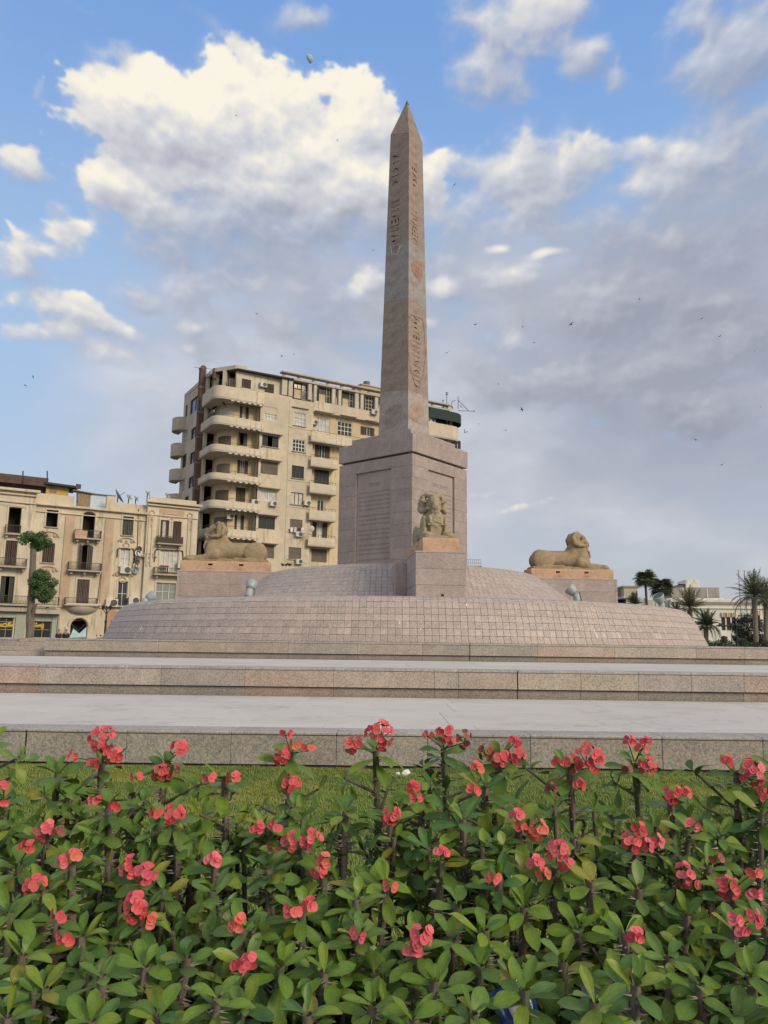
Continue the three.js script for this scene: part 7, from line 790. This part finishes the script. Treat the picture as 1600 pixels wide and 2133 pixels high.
  // pixel of the rosette, flower clusters [dx, dy, size 1-3, tone], leaf scale
  const PL = [
    [-30, 1545, [[20, 20, 2, 'r']]], [212, 1590, [[5, -48, 3, 'r'], [-45, -18, 1, 'r'], [35, -22, 2, 'r'], [-8, 0, 1, 'r']]], [122, 1610, [], 1.15], [345, 1592, [[32, -36, 2, 'r'], [0, 12, 2, 'r'], [-46, 20, 1, 'r'], [30, 5, 1, 'd']]], [468, 1628, [[-24, -12, 1, 'p'], [22, -10, 1, 'r']], 1.05], [606, 1570, [[-8, -40, 1, 'r'], [-14, 0, 2, 'r'], [10, -20, 1, 'o'], [38, -15, 1, 'r'], [8, 52, 2, 'r']], 1.1], [782, 1562, [[-42, -12, 2, 'r'], [10, -34, 3, 'r']], 1.05], [924, 1560, [[0, -34, 2, 'r'], [-32, -30, 1, 'o'], [14, -20, 1, 'r'], [38, -22, 2, 'd']]], [1040, 1580, [[-30, -15, 2, 'd'], [-4, -8, 2, 'r'], [30, -10, 2, 'r'], [28, -36, 1, 'r']], 1.05], [1186, 1606, [[-30, -22, 1, 'r'], [0, -20, 2, 'r'], [30, -32, 3, 'r'], [14, 22, 1, 'r'], [-45, 30, 1, 'd']], 1.05], [1322, 1590, [[-22, -48, 1, 'r'], [12, -46, 1, 'r'], [6, -30, 1, 'o'], [16, 0, 2, 'r'], [-25, 6, 1, 'd']], 1.05], [1398, 1668, [[-8, -16, 2, 'r'], [16, -22, 1, 'r']]], [1535, 1612, [[-28, -26, 1, 'r'], [20, -6, 3, 'p'], [34, 28, 1, 'r'], [42, 60, 2, 'd']], 1.2], [1625, 1600, [[-12, 60, 2, 'd']], 1.15],
    [8, 1665, [[6, -30, 1, 'p'], [10, 0, 1, 'r']]], [226, 1682, [[-14, -22, 1, 'p'], [26, -12, 1, 'r']], 1.2], [352, 1700, [[18, -8, 2, 'r'], [-14, -16, 1, 'r']]], [95, 1735, [[12, -10, 2, 'p'], [40, -8, 1, 'd']]], [560, 1722, [[-18, -6, 1, 'p'], [18, -8, 1, 'p']], 1.1], [628, 1752, [[-14, -8, 2, 'p'], [20, -12, 2, 'p'], [-48, 4, 1, 'd']]], [814, 1706, [[2, -12, 2, 'r']], 1.1], [880, 1655, [[-20, -20, 1, 'r'], [-15, 0, 1, 'r']], 0.9], [1012, 1640, [[-20, -40, 1, 'o'], [-30, -2, 1, 'o']], 1.1], [1082, 1712, [[-12, -18, 1, 'p'], [0, 4, 1, 'o'], [28, 8, 2, 'o']], 1.05], [965, 1705, [], 1.05], [1322, 1762, [[-14, -14, 2, 'r'], [16, -8, 1, 'p'], [34, -14, 1, 'p'], [2, -36, 1, 'r']]], [1585, 1690, [[0, -30, 1, 'r']], 1.1], [1195, 1745, [], 1.05], [1430, 1725, [[0, -14, 1, 'p']], 1], [1500, 1740, [], 0.9], [720, 1690, [], 0.95], [40, 1800, [[30, -40, 1, 'r']], 1.05],
    [150, 1800, [[-6, -12, 1, 'p'], [14, -22, 1, 'o']], 1.05], [448, 1800, [[2, -14, 1, 'p']], 1.05], [302, 1822, [[-22, -20, 2, 'p'], [14, -12, 2, 'p']], 1.1], [672, 1822, [[-4, -14, 1, 'p'], [4, -36, 1, 'o']], 1.15], [918, 1792, [[-2, -24, 1, 'p']], 1.1], [1158, 1802, [[0, -32, 2, 'p'], [14, -8, 1, 'p'], [-48, -12, 1, 'p'], [-32, 10, 1, 'o']], 1.1], [1412, 1822, [[-4, -14, 2, 'p'], [12, 6, 1, 'o']], 1.1], [1522, 1856, [[-16, -12, 2, 'r'], [26, -10, 1, 'p'], [22, -48, 1, 'o']], 1.15], [92, 1852, [[0, -16, 2, 'r']], 1], [805, 1836, [[8, 0, 1, 'o']], 1.1], [1230, 1835, [], 1.15], [560, 1800, [], 1.05], [1040, 1830, [[-16, -14, 1, 'o']], 1.05], [1330, 1850, [], 1.1], [370, 1760, [], 0.95], [1475, 1800, [[0, -20, 1, 'd']], 1],
    [118, 1905, [[22, -12, 1, 'p']], 1.1], [300, 1898, [[-4, -14, 2, 'r'], [20, 6, 1, 'o'], [-8, -34, 1, 'p']], 1.05], [442, 1856, [], 1.2], [168, 1950, [[-14, -10, 1, 'r']], 1.15], [505, 1930, [[-6, -18, 1, 'o']], 1], [628, 1896, [[-14, -12, 1, 'r'], [16, -18, 1, 'r']], 1.1], [742, 1872, [], 1.15], [748, 1950, [[-2, -18, 1, 'p']], 1.1], [872, 1966, [[0, -26, 2, 'p'], [-14, -4, 1, 'p']], 1.15], [952, 1880, [], 1.1], [1092, 1888, [], 1.1], [1302, 1942, [[0, -14, 1, 'p']], 1.05], [1528, 1935, [[-4, -14, 1, 'p'], [-16, -36, 1, 'p'], [18, -34, 1, 'p']], 1.15], [1205, 1930, [], 1.15], [1430, 1905, [], 1.1], [1595, 1925, [], 1.25], [20, 1900, [], 1.1], [1010, 1935, [], 1.1],
    [48, 1988, [], 1.2], [302, 2012, [], 1.3], [390, 1992, [], 1.1], [512, 2002, [[0, -14, 1, 'p'], [12, -16, 1, 'p']], 1.2], [92, 2058, [], 1.2], [212, 2032, [], 1.15], [452, 2075, [], 1.2], [585, 2010, [], 1.2], [675, 2022, [], 1.2], [775, 2090, [], 1.2], [905, 2040, [], 1.2], [1000, 2010, [], 1.2], [1092, 2060, [], 1.2], [1238, 2085, [], 1.25], [1325, 2052, [], 1.2], [1458, 2048, [], 1.25], [1565, 2032, [], 1.25], [640, 2112, [], 1.2], [862, 2120, [], 1.2], [1172, 2000, [], 1.2], [1392, 1992, [], 1.15], [15, 2118, [], 1.25], [332, 2112, [], 1.2], [1535, 2120, [], 1.25], [190, 2125, [], 1.2], [985, 2110, [], 1.15], [1640, 2080, [], 1.2], [-40, 2040, [], 1.2], [-40, 1860, [], 1.1], [1650, 1860, [], 1.1],
  ];
  const rows = [[0, 1632, 'back row'], [1632, 1765, 'second row'], [1765, 1860, 'third row'], [1860, 1975, 'fourth row'], [1975, 9999, 'front row']], ord = ['first', 'second', 'third', 'fourth', 'fifth', 'sixth', 'seventh', 'eighth', 'ninth', 'tenth', 'eleventh', 'twelfth', 'thirteenth', 'fourteenth', 'fifteenth', 'sixteenth', 'seventeenth', 'eighteenth', 'nineteenth', 'twentieth', 'twenty first', 'twenty second', 'twenty third', 'twenty fourth', 'twenty fifth', 'twenty sixth', 'twenty seventh', 'twenty eighth', 'twenty ninth', 'thirtieth', 'thirty first', 'thirty second', 'thirty third'];
  const tones = { r: 'coral red', p: 'pink', o: 'orange pink', d: 'withered red' };
  const thornG = (() => polys([0, 1, 2].map((i) => { const a = i * 2.094, b = (i + 1) * 2.094; return [[Math.cos(a) * 0.0022, 0, Math.sin(a) * 0.0022], [0, 0.019, 0], [Math.cos(b) * 0.0022, 0, Math.sin(b) * 0.0022]]; })))();
  const X = V3(1, 0, 0), Yv = V3(0, 1, 0);
  rows.forEach(([a, b, rn]) => PL.filter((p) => p[1] >= a && p[1] < b).sort((p, q) => p[0] - q[0]).forEach((p, i) => { const big = p[2].find((c) => c[2] === 3), c = big ?? p[2].find((q) => q[2] === 2) ?? p[2][0]; p[4] = 'thorny plant ' + (c ? 'with ' + (big ? 'large ' : c[2] === 1 ? 'few ' : '') + tones[c[3]] + ' flowers' : 'without flowers') + ', ' + ord[i] + ' from left, ' + rn.replace(' row', '') + ' hedge row'; }));
  PL.forEach(([px, py, clusters, ls = 1, label], pi) => {
    const R = rand(1000 + pi * 13), z = zOf(py) + (R() - 0.5) * 0.1, c = atZ(px, py, z), base = V3(c.x + (R() - 0.5) * 0.1, 0.03, z + (R() - 0.5) * 0.12 - 0.02), t = thing('thorny_flower_plant', label, 'flower plant', base.toArray(), 0, 'thorny flowering plants of the hedge'), top = c.clone().sub(base), back = py < 1700;
    const curve = new THREE.CatmullRomCurve3([V3(0, -0.05, 0), V3(top.x * 0.2 + (R() - 0.5) * 0.05, top.y * 0.4, top.z * 0.3 + (R() - 0.5) * 0.04), V3(top.x * 0.7 + (R() - 0.5) * 0.03, top.y * 0.75, top.z * 0.7), top]);
    const tg = new THREE.TubeGeometry(curve, 12, 1, 7), tp = tg.attributes.position; { const q = V3(); for (let i = 0; i <= 12; i++) { curve.getPointAt(i / 12, q); const r = lerp(0.016, 0.0095, i / 12); for (let k = 0; k <= 7; k++) { const j = i * 8 + k; tp.setXYZ(j, q.x + (tp.getX(j) - q.x) * r, q.y + (tp.getY(j) - q.y) * r, q.z + (tp.getZ(j) - q.z) * r); } } } tg.computeVertexNormals();
    mesh('stem', tri(tg, 6), R() < 0.25 ? stemG : stemM, t);
    const tl = [], nT = back ? 200 : 90; for (let i = 0; i < nT; i++) { const f = back ? 0.45 + 0.53 * R() : 0.6 + 0.38 * R(), q = curve.getPointAt(f), a = R() * 6.28, d = V3(Math.cos(a), 0.15 + (R() - 0.5) * 0.5, Math.sin(a)).normalize(), g = thornG.clone(); g.applyQuaternion(new THREE.Quaternion().setFromUnitVectors(Yv, d)); g.scale(0.7 + R() * 0.7, 0.7 + R() * 0.7, 0.7 + R() * 0.7); q.addScaledVector(d, lerp(0.013, 0.0085, f)); tl.push(g.translate(q.x, q.y, q.z)); } const th = mesh('thorns', mergeGeometries(tl), thornM, t); th.userData = { kind: 'stuff' };
    const leaf = (pos, axis, az, el, L, mat) => { // a leaf at pos; el is its rise above the plane across axis
      const ref = new THREE.Quaternion().setFromUnitVectors(Yv, axis), m = mesh('leaf', LG[Math.floor(R() * LG.length)], LEAF[mat], t), q1 = new THREE.Quaternion().setFromAxisAngle(Yv, az), q2 = new THREE.Quaternion().setFromAxisAngle(V3(0, 0, 1), el), q3 = new THREE.Quaternion().setFromAxisAngle(X, (R() - 0.5) * 0.7); m.quaternion.copy(ref).multiply(q1).multiply(q2).multiply(q3); m.position.copy(pos); const s = L * (0.95 + R() * 0.2); m.scale.set(s, s, s * (0.78 + R() * 0.28)); };
    const rosette = (pos, axis, n, L, hue) => { const a0 = R() * 6.28; for (let i = 0; i < n; i++) { const f = n > 1 ? i / (n - 1) : 0; const k = R() < 0.14 ? 4 + (R() < 0.25 ? 3 : 0) : R() < 0.3 ? Math.floor(R() * 8) % 7 : hue; leaf(pos.clone().addScaledVector(axis, -0.035 * f), axis, a0 + i * 2.39996 + (R() - 0.5) * 0.35, lerp(1.05, -0.25, Math.pow(f, 0.75)) + (R() - 0.5) * 0.35, L * lerp(0.62, 1.0, Math.sqrt(f)) * (0.9 + R() * 0.2), k); } };
    const hue = [0, 1, 2, 3, 6, 1, 0][Math.floor(R() * 7)], L = (back ? lerp(0.09, 0.08, clamp((py - 1540) / 160)) : lerp(0.074, 0.058, clamp((py - 1700) / 350))) * ls, ax = V3((R() - 0.5) * 0.5, 1, 0.35 + (R() - 0.5) * 0.4).normalize();
    rosette(top, ax, back ? 11 : 9 + Math.floor(R() * 2), L * (back ? 1 : 1.12), hue);
    // leaves and side shoots lower on the stem
    const side = back ? 11 : 4; for (let s = 0; s < side; s++) { const f = back ? 0.55 + R() * 0.38 : 0.5 + R() * 0.33, q = curve.getPointAt(f), a = R() * 6.28, d = V3(Math.cos(a), 0.5, Math.sin(a) * 0.8 + 0.15).normalize(), l = 0.06 + R() * 0.11, e = q.clone().addScaledVector(d, l); mesh('side_stem', tri(bar(q, e, 0.005, 0.0035, 5)), stemM, t); rosette(e, d.clone().add(V3(0, 0.6, 0.4)).normalize(), 6 + Math.floor(R() * 3), L * (back ? 0.5 + R() * 0.3 : 0.7 + R() * 0.28), R() < 0.45 ? 5 : hue); }
    const nl = back ? 18 : 5; for (let s = 0; s < nl; s++) { const f = back ? 0.5 + R() * 0.47 : 0.72 + R() * 0.25, q = curve.getPointAt(f); leaf(q, Yv, R() * 6.28, 0.2 + R() * 0.6, L * (0.45 + R() * 0.35), R() < 0.5 ? 5 : hue); }
    // further branches of the same bush, lower and smaller leaved
    for (let s = 0; s < (back ? 3 : 5); s++) { const q0 = curve.getPointAt(0.3 + R() * 0.2), sx = (s % 2 ? 1 : -1) * (0.04 + R() * 0.1), e = top.clone().add(V3(sx, -(back ? 0.07 : 0.03) - R() * 0.2, -0.1 + R() * 0.2)), mid = q0.clone().lerp(e, 0.55).add(V3(sx * 0.35, 0, 0)); mesh('branch', tri(merge([bar(q0, mid, 0.0085, 0.0075, 6), bar(mid, e, 0.0075, 0.006, 6)])), stemM, t); rosette(e, V3((R() - 0.5) * 0.6 + sx * 2, 1, 0.45 + (R() - 0.5) * 0.4).normalize(), 8 + Math.floor(R() * 2), L * (back ? 0.68 : 0.85) * (1 + R() * 0.25), R() < 0.3 ? 5 : hue); for (let w = 0; w < 5; w++) leaf(mid.clone().lerp(e, 0.25 + 0.65 * R()), Yv, R() * 6.28, 0.1 + R() * 0.7, L * (0.4 + R() * 0.3), R() < 0.5 ? 5 : hue); }
    // flower clusters
    for (const [dx, dy, size, tone] of clusters) {
      const k = -z / 1602, ctr = top.clone().add(V3(dx * k, -dy * k, 0.03 + R() * 0.03)), g = part('flower_cluster', t), n = [0, 2 + Math.floor(R() * 2), 7, 17][size], rad = [0, 0.012, 0.021, 0.035][size], st = []; g.position.copy(ctr); const hubp = top.clone().sub(ctr).multiplyScalar(0.9), up = V3((R() - 0.5) * 0.5, 0.6, 0.9).normalize(), ref = new THREE.Quaternion().setFromUnitVectors(Yv, up), fork = up.clone().multiplyScalar(-rad * 0.9);
      for (let i = 0; i < n; i++) { const f = (i + 0.5) / n, th2 = size === 1 ? 0.9 : Math.acos(1 - 1.15 * f), ph = i * 2.39996 + R(), d = V3(Math.sin(th2) * Math.cos(ph), Math.cos(th2), Math.sin(th2) * Math.sin(ph)).applyQuaternion(ref), m = mesh('flower', FG[Math.floor(R() * 3)], FM[tone][Math.floor(R() * 3)], g); m.position.copy(d).multiplyScalar(rad * (0.85 + R() * 0.25)); const fd = d.clone().add(V3((R() - 0.5) * 0.7, (R() - 0.5) * 0.5, 0.35)).normalize(); m.quaternion.setFromUnitVectors(Yv, fd).multiply(new THREE.Quaternion().setFromAxisAngle(Yv, R() * 6.28)); m.scale.setScalar((0.0084 + R() * 0.002) * (tone === 'd' ? 0.85 : 1)); st.push(bar(fork, m.position, 0.0011, 0.0011, 4)); }
      st.push(bar(hubp, fork, 0.002, 0.0015, 5)); mesh('flower_stalk', tri(merge(st)), stalkM, g);
    }
    renameKids(t);
  });
  // wrappers caught between the stems
  const crumple = (w, h, amp, seed) => { const g = new THREE.PlaneGeometry(w, h, 22, 22), p = g.attributes.position; for (let i = 0; i < p.count; i++) { const x = p.getX(i) * 26, y = p.getY(i) * 26, r = Math.abs(fbm(x, y, seed, 3) - 0.5) * 2; p.setXYZ(i, p.getX(i) * (0.85 + 0.2 * fbm(x * 0.4, y * 0.4, seed + 4, 2)), p.getY(i), (r - 0.4) * amp - p.getX(i) * p.getX(i) * 6); } g.computeVertexNormals(); return g; };
  const put = (name, label, px, py, z, geo, mat, rx, rz) => { const q = atZ(px, py, z), m = mesh(name, geo, mat); m.position.copy(q); m.rotation.set(rx, 0.2, rz); tag(m, label, 'litter'); return m; };
  const wt = tex(256, (u, v, o) => { const d = Math.hypot((u - 0.55) * 1.1, v - 0.5), n = 0.85 + 0.3 * (pfbm(u, v, 6, 3, 3) - 0.5); let c = [0.015, 0.05, 0.2]; if (d < 0.27) c = v > 0.56 ? [0.45, 0.03, 0.035] : v > 0.44 ? [0.65, 0.65, 0.66] : [0.02, 0.08, 0.32]; else if (d < 0.31) c = [0.6, 0.61, 0.64]; for (let k = 0; k < 3; k++) o[k] = c[k] * n; }, true, 1);
  put('snack_wrapper', 'crumpled blue wrapper with a red and white round mark at the hedge foot', 1082, 2098, -1.62, crumple(0.085, 0.085, 0.02, 3), new THREE.MeshStandardMaterial({ map: wt, roughness: 0.3, side: THREE.DoubleSide }), -0.5, 0.4);
  put('plastic_bag', 'crumpled dull grey plastic bag at the foot of the hedge', 1295, 2110, -1.66, crumple(0.15, 0.12, 0.03, 7), new THREE.MeshPhysicalMaterial({ color: new THREE.Color().setRGB(0.28, 0.31, 0.33), roughness: 0.35, transmission: 0.3, thickness: 0, side: THREE.DoubleSide }), -0.7, -0.2);
}
renderer.render(scene, camera);
